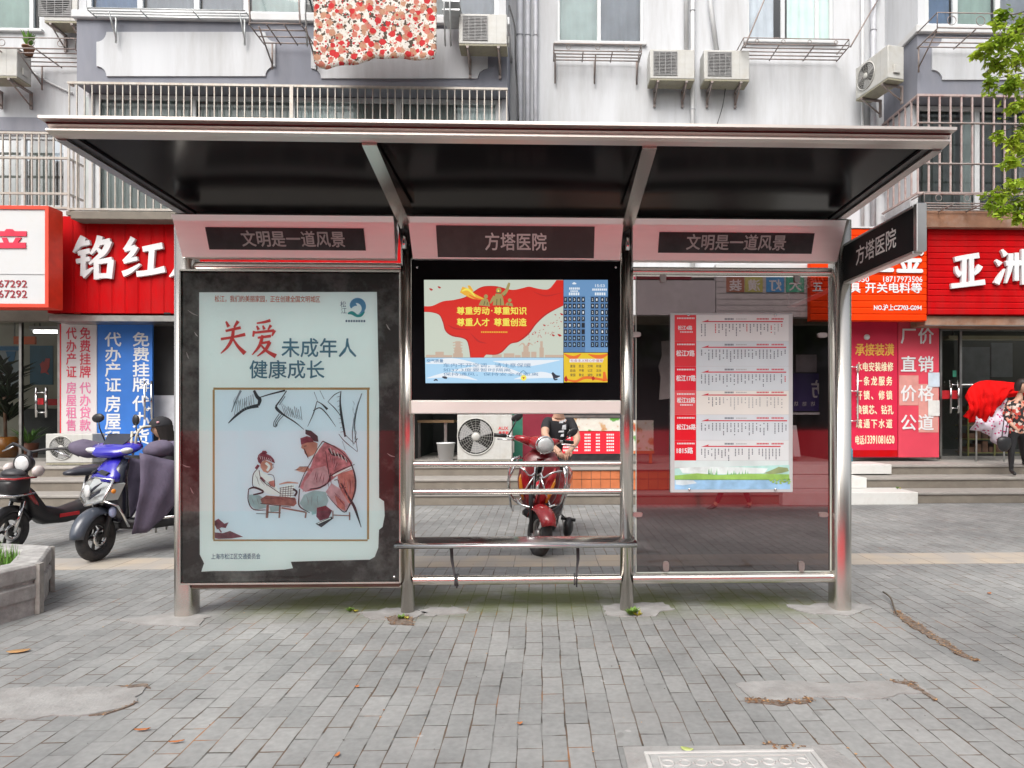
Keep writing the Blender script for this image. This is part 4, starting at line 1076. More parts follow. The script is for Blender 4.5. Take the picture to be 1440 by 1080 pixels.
# 5 coloured tile sign behind the glass bay
Ys = 11.2
t = thing('shop_sign', 'row of coloured square letter tiles over a grey shutter behind the glass panel', 'shop sign', P(1080, 410, Ys))
b = MB(); b.bx(PX(1007, Ys), PX(1140, Ys), Ys, Ys + 0.15, PZ(1070, 446, Ys), PZ(1070, 372, Ys)); 
for k in range(9):
    z = PZ(1070, 446, Ys) + k * 0.1; b.bx(PX(1007, Ys), PX(1140, Ys), Ys - 0.008, Ys - 0.001, z + 0.008, z + 0.092)
b.build('board', mat('grey slat panel', (0.50, 0.50, 0.50), 0.5, 0, 0.05), t)
for (px, c, ch) in ((1021, (0.36, 0.14, 0.09), '装'), (1047, (0.46, 0.47, 0.14), '潢'), (1077, (0.08, 0.32, 0.62), '灯'), (1105, (0.06, 0.38, 0.24), '大')):
    b = MB(); b.bx(PX(px, Ys), PX(px + 25, Ys), Ys - 0.022, Ys - 0.010, PZ(px, 411, Ys), PZ(px, 390, Ys)); b.build('letter_tile', mat('tile ' + ch, c, 0.5), t)
    b = MB(); b.tpx(ch, px + 4, 394, px + 21, 409, Ys - 0.023, 0.004, 0.03, mirror=True); b.build('lettering', letter_w, t)
t = thing('shop_sign', 'plain grey shop fascia panel with a red top edge behind the glass panel', 'shop sign', P(945, 443, Ys))
b = MB(); b.bx(PX(878, Ys), PX(1006, Ys), Ys, Ys + 0.15, PZ(945, 443, Ys), PZ(945, 394, Ys)); b.build('board', mat('grey fascia sheet', (0.47, 0.47, 0.48), 0.5, 0, 0.06, 2), t)
b = MB(); b.bx(PX(878, Ys), PX(972, Ys), Ys - 0.01, Ys + 0.15, PZ(945, 393, Ys), PZ(945, 389, Ys)); b.build('top_edge', red_deep, t)

# ------------------------------------------------------------------ banners and boards on the shop fronts
banner_w = mat('faded white banner', (0.64, 0.60, 0.60), 0.7, 0, 0.07, 2, dirt=(0.45, 0.40, 0.36), dirt_amt=0.4)
pink_p = mat('faded pink print', (0.62, 0.16, 0.30), 0.7, 0, 0.25, 1.2)
redpink = mat('red print on banner', (0.58, 0.05, 0.08), 0.7)
Yb = 11.6
t = thing('banner', 'faded white banner with two columns of red and pink characters', 'banner', P(110, 612, Yb))
b = MB(); b.bx(PX(86, Yb), PX(136, Yb), Yb, Yb + 0.03, PZ(110, 612, Yb), PZ(110, 454, Yb)); b.build('sheet', banner_w, t)
b = MB(); b.bx(PX(84.2, Yb), PX(85.9, Yb), Yb - 0.004, Yb + 0.03, PZ(110, 612, Yb), PZ(110, 456, Yb)); b.build('edge', logo_red, t)
b = MB(); b.vtext('代办产证', 94, 108, 460, 532, Yb - .004, 0.02); b.vtext('免费挂牌', 113, 128, 460, 532, Yb - .004, 0.02); b.build('lettering', redpink, t)
b = MB(); b.vtext('房屋租售', 94, 108, 537, 607, Yb - .004, 0.02); b.vtext('代办贷款', 113, 128, 537, 607, Yb - .004, 0.02); b.build('lettering', pink_p, t)
t = thing('banner', 'blue banner with two columns of white characters beside the pale one', 'banner', P(177, 640, Yb))
b = MB(); b.bx(PX(138, Yb), PX(215, Yb), Yb - 0.02, Yb + 0.02, PZ(177, 640, Yb), PZ(177, 453, Yb)); b.build('sheet', mat('blue banner', (0.025, 0.15, 0.52), 0.55, 0, 0.18, 1.4), t)
b = MB(); b.vtext('代办产证', 149, 171, 467, 552, Yb - .024, 0.025); b.vtext('房屋租', 149, 171, 556, 630, Yb - .024, 0.025)
b.build('lettering', letter_w, t); b = MB(); b.vtext('免费挂牌', 188, 211, 467, 552, Yb - .024, 0.025); b.vtext('代办货', 188, 211, 556, 626, Yb - .024, 0.025); b.build('lettering', letter_w, t)
Yb = 11.5
t = thing('wall_board', 'red board listing repair services in pale yellow characters', 'sign board', P(1228, 643, Yb))
b = MB(); b.bx(PX(1197, Yb), PX(1262, Yb), Yb, Yb + 0.04, PZ(1228, 643, Yb), PZ(1228, 452, Yb)); b.build('board', mat('crimson board', (0.58, 0.012, 0.055), 0.45, 0, 0.10, 2), t)
b = MB(); b.bx(PX(1197, Yb), PX(1262, Yb), Yb - 0.006, Yb - 0.001, PZ(1228, 642, Yb), PZ(1228, 633, Yb)); b.build('bottom_band', red_sign, t)
gold = mat('gold lettering', (0.70, 0.38, 0.06), 0.5); pale_y = mat('pale yellow lettering', (0.78, 0.70, 0.48), 0.5)
b = MB(); b.tpx('承接装潢', 1203, 484, 1257, 500, Yb - .003, 0.002, 0.03); b.build('lettering', gold, t)
b = MB()
for (s, y) in (('水电安装维修', 510), ('一条龙服务', 530), ('开锁、修锁', 550), ('换锁芯、钻孔', 570.5), ('疏通下水道', 590)):
    n = len(s)
    for i, c in enumerate(s):
        wch = (1257 - 1204) / n; b.tpx(c, 1204 + i * wch + .3, y, 1204 + i * wch + min(wch - .6, 8.6), y + 12, Yb - .003, 0.002, 0.025)
b.tpx('电话:', 1203, 613, 1216, 625, Yb - .003, 0.002, 0.02); b.tpx('13391081650', 1217, 612.5, 1257.5, 624, Yb - .003, 0.002, 0.025)
b.build('lettering', pale_y, t)
b = MB(); b.ball(P(1219, 474, Yb - 0.02), 0.05); b.build('lamp', letter_w, t)
t = thing('wall_board', 'red pink board with four pairs of large white characters', 'sign board', P(1292, 643, Yb))
b = MB(); b.bx(PX(1263, Yb), PX(1320, Yb), Yb - 0.01, Yb + 0.04, PZ(1292, 643, Yb), PZ(1292, 452, Yb)); b.build('board', mat('rose board', (0.60, 0.05, 0.085), 0.5, 0, 0.1, 2), t)
b = MB()
pinkm = mat('faded rose patch', (0.58, 0.26, 0.23), 0.6)
b.bx(PX(1264, Yb), PX(1291, Yb), Yb - 0.015, Yb - 0.011, PZ(1280, 570, Yb), PZ(1280, 528, Yb)); b.bx(PX(1291.2, Yb), PX(1319, Yb), Yb - 0.015, Yb - 0.011, PZ(1300, 608, Yb), PZ(1300, 540, Yb)); b.build('faded_patch', pinkm, t)
b = MB()
for (s, y) in (('厂价', 462), ('直销', 502), ('价格', 543), ('公道', 584)):
    for i, c in enumerate(s): b.tpx(c, 1268 + i * 24.5, y, 1289 + i * 24.5, y + 21, Yb - 0.017, 0.006, 0.02)
b.build('lettering', letter_w, t)
for (nm, px0, px1, py0, py1, c) in (('notice', 1304, 1320, 524, 544, (0.50, 0.58, 0.66)), ('notice', 1304, 1320, 563, 585, (0.60, 0.60, 0.58))):
    b = MB(); b.bx(PX(px0, Yb), PX(px1, Yb), Yb - 0.028, Yb - 0.026, PZ(px0, py1, Yb), PZ(px0, py0, Yb)); b.build(nm, mat('paper %.2f' % c[0], c, 0.8), t)
b = MB(); b.tube([P(1196, 512, Yb - .06), P(1196, 597, Yb - .06)], 0.018, 8); b.tube([P(1206, 512, Yb - .06), P(1206, 597, Yb - .06)], 0.018, 8)
for y in (516, 550, 592): b.tube([P(1193, y, Yb - .06), P(1207, y, Yb - .06)], 0.012, 6)
t = b.build('door_handle', chrome, bld)
t = thing('spray_bottle', 'small teal bottle beside the tall door handle', 'bottle', P(1194, 643, 11.3))
q = P(1194, 640, 11.3); b = MB(); b.lathe([(.001, 0), (.06, 0), (.06, .2), (.03, .26), (.03, .3), (.001, .3)], (q.x, 11.3, 0.52), 'Z', 14); b.build('bottle_body', mat('teal plastic', (0.03, 0.3, 0.4), .4), t)

# menu board on the food stall
Ym = 10.9
t = thing('menu_board', 'food menu board, dish pictures above red price columns', 'menu board', P(830, 640, Ym))
b = MB(); b.bx(PX(789, Ym), PX(872, Ym), Ym, Ym + 0.05, PZ(830, 638, Ym), PZ(830, 590, Ym)); b.build('board', mat('menu red', (0.70, 0.012, 0.03), 0.45, 0, .06), t)
def food_mat():
    m, nt, b_ = nt_new('food print'); N, L = nt.nodes, nt.links
    tc = N.new('ShaderNodeTexCoord'); n_ = N.new('ShaderNodeTexNoise'); n_.inputs['Scale'].default_value = 5; n_.inputs['Detail'].default_value = 3; L.new(tc.outputs['Object'], n_.inputs['Vector'])
    r = N.new('ShaderNodeValToRGB'); r.color_ramp.interpolation = 'EASE'; e = r.color_ramp.elements
    e[0].position = .34; e[0].color = (.10, .30, .05, 1); e[1].position = .75; e[1].color = (.45, .06, .03, 1)
    for p_, c in ((.42, (.62, .62, .55, 1)), (.55, (.6, .56, .5, 1)), (.62, (.5, .3, .15, 1))): k = e.new(p_); k.color = c
    L.new(n_.outputs['Fac'], r.inputs[0]); L.new(r.outputs[0], b_.inputs['Base Color']); b_.inputs['Roughness'].default_value = .5
    return m
foodm = food_mat()
b = MB(); b.bx(PX(789, Ym), PX(872, Ym), Ym - 0.01, Ym + 0.05, PZ(830, 606, Ym) + .001, PZ(830, 588, Ym)); b.build('dish_picture', foodm, t)
b = MB()
for c_, (a, w_) in enumerate(((792, 11), (807, 8), (822, 9), (838, 8), (853, 11))):
    for r_ in range(6):
        y = 610 + r_ * 4.4
        for k in range(4 if c_ % 2 == 0 else 3): b.bx(PX(a + k * w_ / 4, Ym), PX(a + (k + .75) * w_ / 4, Ym), Ym - 0.004, Ym - 0.0005, PZ(830, y + 2.4, Ym), PZ(830, y, Ym))
b.build('lettering', letter_w, t)
b = MB(); b.bx(PX(786, Ym), PX(874, Ym), Ym - 0.03, Ym + 0.05, PZ(830, 587, Ym), PZ(830, 584, Ym)); b.build('top_rail', steel_d, t)
b = MB(); b.bx(PX(789, Ym), PX(872, Ym), Ym + 0.01, Ym + 0.05, 0.511, PZ(830, 638.5, Ym)); b.build('base_panel', blackpl, t)
Ym = 11.0
t = thing('menu_board', 'small dish picture board standing behind the left edge of the glass panel', 'menu board', P(905, 645, Ym))
b = MB(); b.bx(PX(880, Ym), PX(919, Ym), Ym, Ym + 0.05, PZ(900, 634, Ym), PZ(900, 591, Ym)); b.build('dish_picture', foodm, t)
b = MB(); b.bx(PX(879, Ym), PX(920, Ym), Ym - 0.01, Ym + 0.06, PZ(900, 638, Ym), PZ(900, 634, Ym) - .001); b.build('tray', tile_or, t)
for px in (884, 915):
    b = MB(); b.bx(PX(px - 2, Ym), PX(px + 2, Ym), Ym, Ym + 0.04, 0.512, PZ(900, 638, Ym) - .001); b.build('leg', tile_or, t)
# things seen through the glass panel
Yk = 12.4
t = thing('notice', 'torn white notice sheet on the dark shop door behind the glass panel', 'notice', P(936, 560, Yk))
b = MB(); b.prism([P(x, y, Yk) for x, y in ((930, 480), (948, 478), (949, 560), (927, 562), (929, 530), (926, 515), (931, 500))], (0, 0.02, 0)); b.build('sheet', mat('off white paper', (0.6, 0.6, 0.58), .8), t)
t = thing('shop_sign', 'dark purple sign with one reversed white character behind the glass', 'shop sign', P(1140, 580, Yk))
b = MB(); b.bx(PX(1112, Yk), PX(1164, Yk), Yk, Yk + .05, PZ(1140, 578, Yk), PZ(1140, 525, Yk)); b.build('board', mat('purple board', (0.05, 0.03, 0.17), .5), t)
b = MB(); b.tpx('坊', 1140, 536, 1162, 559, Yk - .004, 0.003, 0.02, mirror=True)
for k in range(4): b.tpx('坊', 1116 + 12 * k, 565, 1122 + 12 * k, 571, Yk - .004, 0.002, 0.02, mirror=True)
b.build('lettering', letter_w, t)
b = MB(); b.bx(PX(1112, Yk), PX(1164, Yk), Yk - .03, Yk - .005, PZ(1140, 583, Yk), PZ(1140, 580, Yk)); b.build('rail', letter_w, t)
b = MB(); b.bx(PX(1120, Yk + .1), PX(1163, Yk + .1), Yk + .1, Yk + .14, PZ(1140, 523, Yk), PZ(1140, 498, Yk)); b.build('upper_panel', mat('pale grey panel', (0.5, 0.5, 0.52), .6), t)  # plain panel in an even mid grey
t = thing('standing_sign', 'white folding sign board on the floor behind the glass panel', 'standing sign', P(1118, 645, 11.6))
b = MB(); b.prism([P(x, y, 11.6) for x, y in ((1113, 598), (1120, 598), (1126, 642), (1116, 642))], (0, 0.05, 0)); b.build('panel', letter_w, t)
b = MB(); b.prism([P(x, y, 11.9) for x, y in ((1113, 600), (1120, 600), (1122, 645), (1113, 645))], (0, 0.03, 0)); b.build('back_panel', steel_d, t)
# bucket and shelf in the dark opening
t = thing('bucket', 'white bucket on the floor of the dark opening left of the lettered air conditioner', 'bucket', (PX(627, 12.0), 12.0, 0.5))
b = MB(); b.lathe([(.001, 0), (.13, 0), (.16, .30), (.17, .30), (.17, .32), (.15, .32), (.13, .05), (.001, .05)], (PX(627, 12.0), 12.0, 0.501), 'Z', 20); b.build('pail', letter_w, t)
b = MB(); b.tube([(PX(627, 12.0) - .155, 12.0, .80), (PX(627, 12) - .1, 11.9, .72), (PX(627, 12) + .1, 11.9, .72), (PX(627, 12.0) + .155, 12.0, .80)], .006, 5); b.build('handle', steel_d, t)
t = thing('trestle_table', 'work table standing inside the dark opening', 'table', (PX(612, 12.9), 12.9, 0.5))
b = MB(); b.bx(PX(585, 12.9), PX(640, 12.9), 12.7, 13.3, 1.17, 1.22); b.build('tabletop', mat('worn wood', (0.2, 0.12, 0.06), .7), t)
for px in (589, 626):
    b = MB(); b.bx(PX(px, 12.9), PX(px + 4, 12.9), 12.75, 12.8, .501, 1.169); b.build('leg', steel_d, t)

# ------------------------------------------------------------------ shop A (left) glass front and contents
Yg = 12.0
def shop_glass(px0, px1, py_top, mulls, cat='glass front'):
    x0, x1 = PX(px0, Yg), PX(px1, Yg); z1 = PZ((px0 + px1) / 2, py_top, Yg)
    b = MB()
    b.bx(x0, x1, Yg - .03, Yg + .03, z1, z1 + .06); b.bx(x0, x1, Yg - .03, Yg + .03, .501, .56)
    for m in [px0, *mulls, px1]:
        x = PX(m, Yg); b.bx(x - .022, x + .022, Yg - .027, Yg + .027, .561, z1 - .001)
    o = b.build('shop_front', steel_d, bld)
    b = MB(); b.quad((x0, Yg, .56), (x1, Yg, .56), (x1, Yg, z1), (x0, Yg, z1)); p = b.build('pane', glass_shop); p.parent = o
    return o
so = shop_glass(-200, 84, 452, (-60, 30))
b = MB()
for px in (51, 65): b.tube([P(px, 545, Yg - .08), P(px, 587, Yg - .08)], .022, 8)
for y in (552, 580): b.tube([P(51, y, Yg - .08), P(65, y, Yg - .08)], .012, 6)
o = b.build('door_handle', chrome); o.parent = so
b = MB(); b.bx(PX(53, Yg), PX(62, Yg), Yg - .02, Yg - .006, PZ(58, 569, Yg), PZ(58, 560, Yg)); o = b.build('door_sticker', logo_red); o.parent = so
tubel = emit('fluorescent tube', (1.0, 0.98, 0.94), 7.0)
t = thing('ceiling_light', 'lit fluorescent strip light inside the left shop', 'ceiling light', (PX(66, 13.5), 13.5, 3.35))
b = MB(); x0, x1 = PX(46, 13.5), PX(88, 13.5); zl = PZ(66, 468, 13.5)
b.bx(x0, x1, 13.4, 13.7, zl + .05, zl + .12); b.build('housing', white_trim, t)
b = MB(); b.tube([(x0 + .03, 13.5, zl + .02), (x1 - .03, 13.5, zl + .02)], .03, 8); b.build('lamp_tube', tubel, t)
b = MB(); b.tube([(x0 + .1, 13.55, zl + .12), (x0 + .1, 13.55, 3.72)], .01, 5); b.tube([(x1 - .1, 13.55, zl + .12), (x1 - .1, 13.55, 3.72)], .01, 5); b.build('hanger', steel_d, t)
t = thing('wall_poster', 'blue poster with a red prancing animal shape on the left shop wall', 'poster', P(58, 540, 15.5))
b = MB(); b.bx(PX(42, 15.5), PX(74, 15.5), 15.5, 15.53, PZ(58, 541, 15.5), PZ(58, 486, 15.5)); b.build('sheet', mat('deep teal poster', (0.02, 0.12, 0.20), .5), t)
b = MB(); b.fillpx([(56, 512), (60, 508), (62, 510), (64, 504), (70, 504), (69, 516), (66, 522), (69, 527), (63, 524), (57, 525), (58, 518)], 15.49, .008); b.build('red_figure', mat('poster red', (0.6, 0.06, 0.06), .5), t)
t = thing('wall_poster', 'pale blue map poster on the left shop wall', 'poster', P(15, 560, 15.5))
b = MB(); b.bx(PX(-10, 15.5), PX(31, 15.5), 15.5, 15.53, PZ(15, 560, 15.5), PZ(15, 486, 15.5)); b.build('sheet', mat('pale map sheet', (0.32, 0.38, 0.42), .5), t)
b = MB(); b.fillpx([(8, 494), (22, 494), (20, 506), (16, 512), (18, 520), (12, 528), (10, 516), (12, 508)], 15.49, .008); b.fillpx([(-10, 487), (30, 487), (30, 493), (-10, 493)], 15.492, .008); b.build('map_shape', mat('map blue', (0.02, 0.16, 0.34), .5), t)
t = thing('shop_sign', 'small orange sign hung under the ceiling of the left shop', 'sign', P(34, 484, 14.5))
b = MB(); b.bx(PX(19, 14.5), PX(49, 14.5), 14.5, 14.55, PZ(34, 484, 14.5), PZ(34, 473, 14.5)); b.build('board', mat('orange board', (0.75, 0.12, 0.02), .5), t)
b = MB(); b.bx(PX(20, 14.52), PX(21, 14.52), 14.51, 14.53, PZ(34, 473, 14.5), 3.72); b.bx(PX(47, 14.52), PX(48, 14.52), 14.51, 14.53, PZ(34, 473, 14.5), 3.72); b.build('hanger', steel_d, t)
dkleaf = mat('dark houseplant leaf', (0.015, 0.035, 0.012), .45, 0, .3)
t = thing('houseplant', 'dark leafy houseplant behind the left shop glass', 'plant', (PX(8, 12.9), 12.9, .5))
b = MB(); b.lathe([(.001, 0), (.17, 0), (.22, .4), (.2, .4), (.18, .35), (.001, .35)], (PX(8, 12.9), 12.9, .501), 'Z', 18); b.build('pot', mat('amber glazed pot', (0.40, 0.14, 0.02), .25), t)
b = MB(); b.tube([(PX(8, 12.9), 12.9, .8), (PX(6, 12.9), 12.9, 1.9)], .03, 6); b.build('stem', brownf, t)
b = MB()
for k in range(9): sprig(b, (PX(6, 12.9) + .1 * math.sin(k * 2), 12.9 + .1 * math.cos(k * 2), 1.2 + .12 * k), .35, 16, .5, .06, 20 + k)
b.build('foliage', dkleaf, t)
t = thing('houseplant', 'low grassy houseplant in a brown pot beside the left door', 'plant', (PX(40, 12.5), 12.5, .5))
b = MB(); b.lathe([(.001, 0), (.13, 0), (.16, .3), (.14, .3), (.001, .26)], (PX(40, 12.5), 12.5, .501), 'Z', 16); b.build('pot', mat('brown pot', (0.2, 0.06, 0.03), .5), t)
b = MB(); sprig(b, (PX(40, 12.5), 12.5, .78), .35, 50, .45, .02, 44); b.build('foliage', leafg, t)
t = thing('counter', 'dark reception counter with a red stripe inside the left shop', 'counter', (PX(60, 14), 14, .5))
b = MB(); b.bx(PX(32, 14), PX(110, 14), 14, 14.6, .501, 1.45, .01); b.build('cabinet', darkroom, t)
b = MB(); b.bx(PX(66, 14), PX(110, 14), 13.98, 13.999, PZ(80, 570, 14), PZ(80, 561, 14)); b.build('stripe', logo_red, t)
# white paper in the dark door right of the blue banner
t = thing('notice', 'large white sheet in the dark doorway beside the blue banner', 'notice', P(232, 600, 11.9))
b = MB(); b.bx(PX(217, 11.9), PX(250, 11.9), 11.88, 11.9, PZ(232, 606, 11.9), PZ(232, 556, 11.9)); b.build('sheet', mat('grey white sheet', (0.55, 0.56, 0.6), .8), t)
b = MB()
for px in (203.5, 213): b.tube([P(px, 536, 11.5), P(px, 590, 11.5)], .018, 8)
for y in (540, 575): b.tube([P(203.5, y, 11.5), P(213, y, 11.5)], .012, 6)
b.build('door_handle', chrome, bld)

# ------------------------------------------------------------------ right shop glass front
so = shop_glass(1322, 1700, 466, (1350, 1500))
b = MB()
for px in (1337, 1348): b.tube([P(px, 535, Yg - .08), P(px, 581, Yg - .08)], .02, 8)
for y in (541, 574): b.tube([P(1337, y, Yg - .08), P(1348, y, Yg - .08)], .012, 6)
o = b.build('door_handle', chrome); o.parent = so
b = MB(); b.bx(PX(1322, Yg), PX(1349, Yg), Yg - .012, Yg - .006, PZ(1335, 561, Yg), PZ(1335, 549, Yg)); o = b.build('door_sticker', logo_red); o.parent = so
b = MB(); b.bx(PX(1339, Yg), PX(1344, Yg), Yg - .018, Yg - .013, PZ(1340, 530, Yg), PZ(1340, 521, Yg)); o = b.build('door_sticker', mat('green sticker', (0.05, .35, .22), .5)); o.parent = so
t = thing('shelf_unit', 'metal shelving with brown goods inside the right shop', 'shelf', (PX(1375, 13), 13, .5))
brown_g = mat('brown goods', (0.16, 0.07, 0.04), .7, 0, .4, 6)
x0, x1 = PX(1352, 13), PX(1425, 13)
for k in range(4):
    b = MB(); b.bx(x0, x1, 12.8, 13.2, .56 + .27 * k, .58 + .27 * k); b.build('shelf', mat('olive shelf', (0.22, 0.2, 0.06), .5), t)
    b = MB()
    for j in range(7): b.bx(x0 + .05 + j * (x1 - x0 - .1) / 7, x0 + .02 + (j + 1) * (x1 - x0 - .1) / 7, 12.84, 13.15, .581 + .27 * k, .581 + .27 * k + .10 + .06 * ((j * 7 + k * 3) % 3))
    b.build('stacked_goods', brown_g, t)
for x in (x0, (x0 + x1) / 2, x1):
    b = MB(); b.bx(x - .015, x + .015, 12.78, 12.799, .501, 1.5); b.build('post', mat('olive shelf', (0, 0, 0)), t)
t = thing('wall_panel', 'grey display panel deep inside the right shop', 'panel', P(1400, 500, 14))
b = MB(); b.bx(PX(1352, 14), PX(1392, 14), 14, 14.04, PZ(1370, 545, 14), PZ(1370, 488, 14)); b.bx(PX(1394, 14), PX(1424, 14), 14, 14.04, PZ(1400, 530, 14), PZ(1400, 482, 14)); b.build('panels', mat('cool grey panel', (0.26, 0.28, 0.30), .5), t)
t = thing('ceiling_light', 'dim strip light under the right shop ceiling', 'ceiling light', P(1400, 476, 13))
b = MB(); b.bx(PX(1330, 13), PX(1480, 13), 12.9, 13.1, PZ(1400, 478, 13), PZ(1400, 473, 13)); b.build('housing', mat('warm diffuser', (0.5, 0.45, 0.3), .5), t)
b = MB(); b.bx(PX(1340, 13), PX(1341, 13), 12.98, 13.02, PZ(1400, 473, 13) + .001, 3.719); b.bx(PX(1460, 13), PX(1461, 13), 12.98, 13.02, PZ(1400, 473, 13) + .001, 3.719); b.build('hanger', steel_d, t)
# clothes hung out in front of the right shop
def cloth(name, label, outline_px, Y, m, nx, ny, amp, seed):
    "hanging cloth: rows between a top and a bottom pixel line"
    top, bt = outline_px
    t = thing(name, label, 'laundry', P(top[0][0], top[0][1], Y))
    b = MB(); b.sm = True
    tp = catmull(top, 8); bp = catmull(bt, 8)
    def samp(q, u):
        k = u * (len(q) - 1); i = min(int(k), len(q) - 2); f = k - i
        return (q[i][0] + (q[i + 1][0] - q[i][0]) * f, q[i][1] + (q[i + 1][1] - q[i][1]) * f)
    gr = []
    for i in range(nx + 1):
        a = samp(tp, i / nx); c = samp(bp, i / nx); col = []
        for j in range(ny + 1):
            v_ = j / ny; q = P(a[0] + (c[0] - a[0]) * v_, a[1] + (c[1] - a[1]) * v_, Y)
            q.y += amp * math.sin(i * .8 + 1.5 * noise.noise(Vector((i * .2, j * .15, seed)))) * (.3 + v_) + amp * 1.5 * noise.noise(Vector((i * .15, j * .3, seed))) - 0.12 * math.sin(math.pi * v_)
            col.append(b.v(q))
        gr.append(col)
    for i in range(nx):
        for j in range(ny): b.f([gr[i][j], gr[i + 1][j], gr[i + 1][j + 1], gr[i][j + 1]])
    o = b.build('cloth', m, t); s_ = o.modifiers.new('thick', 'SOLIDIFY'); s_.thickness = .01
    return t
redcloth = mat('scarlet cloth', (0.60, 0.006, 0.006), .9, 0, .2, 5, bump=.25, bscale=10, spec=.1)
cloth('red_cloth', 'scarlet cloth draped over a rail in front of the right shop', ([(1358, 560), (1362, 547), (1372, 539), (1386, 535), (1402, 536), (1422, 538), (1446, 542)], [(1356, 584), (1364, 594), (1374, 590), (1386, 593), (1397, 580), (1414, 560), (1446, 556)]), 11.3, redcloth, 60, 18, .032, 3)
def lacemat():
    m, nt, b_ = nt_new('spotted pink cloth'); N, L = nt.nodes, nt.links
    tc = N.new('ShaderNodeTexCoord'); v = N.new('ShaderNodeTexVoronoi'); v.inputs['Scale'].default_value = 17; L.new(tc.outputs['Object'], v.inputs['Vector'])
    r = N.new('ShaderNodeValToRGB'); r.color_ramp.elements[0].position = .25; r.color_ramp.elements[0].color = (.45, .05, .16, 1); r.color_ramp.elements[1].position = .32; r.color_ramp.elements[1].color = (.62, .56, .64, 1)
    L.new(v.outputs['Distance'], r.inputs[0]); L.new(r.outputs[0], b_.inputs['Base Color']); b_.inputs['Roughness'].default_value = .9
    return m
cloth('spotted_cloth', 'white and pink spotted sheet hanging below the scarlet cloth', ([(1368, 578), (1380, 584), (1398, 560), (1414, 553)], [(1364, 604), (1385, 609), (1402, 626), (1421, 622)]), 11.38, lacemat(), 34, 12, .03, 9)
t = thing('clothes_rail', 'thin steel clothes rail carrying the laundry', 'clothes rail', (PX(1395, 11.4), 11.4, .5))
b = MB(); zr = PZ(1400, 541, 11.4); b.tube([(PX(1352, 11.42), 11.42, zr), (PX(1470, 11.42), 11.42, zr)], .014, 7); b.build('rail', galv, t)
for px in (1373, 1412, 1465):
    b = MB(); b.tube([(PX(px, 11.42), 11.42, .5), (PX(px, 11.42), 11.42, zr)], .014, 7); b.build('post', galv, t)
# ------------------------------------------------------------------ bus shelter (posts on the line Y = 4.5)
YS = 4.5
XP = [-2.375, -0.908, 0.577, 2.050]
sh = thing('bus_shelter', 'stainless steel bus shelter with black glossy canopy and three sign headers', 'bus shelter', (-0.16, YS, 0))
paint_red = mat('red reflection', (0.5, 0.02, 0.02), .4)
# end posts: rounded-rectangle section; middle posts: round tubes
for i, x in enumerate(XP):
    b = MB(); b.sm = True
    if i in (0, 3):
        w, d, n = 0.062, 0.078, 24
        sec = [(w * math.copysign(abs(math.cos(a)) ** 0.55, math.cos(a)), d * math.copysign(abs(math.sin(a)) ** 0.55, math.sin(a))) for a in [2 * math.pi * k / n for k in range(n)]]
        A = [b.v((x + p[0], YS + p[1], 0)) for p in sec]; B = [b.v((x + p[0], YS + p[1], 2.66)) for p in sec]
        for k in range(n): b.f([A[k], A[(k + 1) % n], B[(k + 1) % n], B[k]])
        b.f(B, False)
    else:
        b.tube([(x, YS, 0), (x, YS, 2.52)], 0.046, 20)
    b.build('post', steel, sh)
# roof: two side channels, front fascia, rear channel, black ceiling sheets, top skin
RX0, RX1, RYF, RYB = -2.478, 2.122, 3.37, 4.62
zf, zb = 2.735, 2.705          # underside front / back
b = MB()
b.prism([(RX0 - .012, RYF - 0.03, 2.801), (RX0 - .012, RYF - 0.03, 2.816), (RX0 - .012, RYF + 0.05, 2.819), (RX0 - .012, RYF + 0.05, 2.798)], (RX1 - RX0 + .024, 0, 0))
b.prism([(RX0, RYF + 0.022, 2.796), (RX0, RYF + 0.012, 2.790), (RX0, RYF + 0.03, 2.775), (RX0, RYF + 0.008, 2.768), (RX0, RYF + 0.004, 2.756), (RX0, RYF + 0.03, 2.748), (RX0, RYF + 0.075, 2.742), (RX0, RYF + 0.075, 2.796)], (RX1 - RX0, 0, 0))
b.build('fascia', mat('satin aluminium trim', (0.66, 0.60, 0.56), 0.42, 0.9, 0.05, 3, stretch=(.3, 1, 3)), sh)
b = MB(); b.bx(RX0 - .003, RX1 + .003, RYF + .01, RYF + .016, 2.793, 2.799); b.build('fascia_seam', mat('dark red seam', (0.12, 0.02, 0.02), .5), sh)
for sx, x in ((1, RX0), (-1, RX1)):
    b = MB()
    a0, a1 = x, x + sx * 0.055
    b.prism([(a0, RYF + .077, 2.733), (a0, RYB, 2.700), (a1, RYB, 2.700), (a1, RYF + .077, 2.733)], (0, 0, 0.07)); b.build('side_channel', steel_d, sh)
    b = MB(); c0, c1 = x + sx * 0.056, x + sx * 0.10
    b.prism([(c0, RYF + .077, 2.745), (c0, RYB, 2.712), (c1, RYB, 2.712), (c1, RYF + .077, 2.745)], (0, 0, 0.05)); b.build('ceiling_trim', blackpl, sh)
b = MB(); b.bx(RX0, RX1, RYB + .001, RYB + .06, 2.66, 2.80); b.build('rear_channel', steel_d, sh)
b = MB(); b.prism([(RX0 + .01, RYF + .08, 2.80), (RX0 + .01, RYB - .001, 2.775), (RX1 - .01, RYB - .001, 2.775), (RX1 - .01, RYF + .08, 2.80)], (0, 0, 0.014)); b.build('roof_skin', steel_d, sh)
edges = [RX0 + .101, XP[1], XP[2], RX1 - .101]
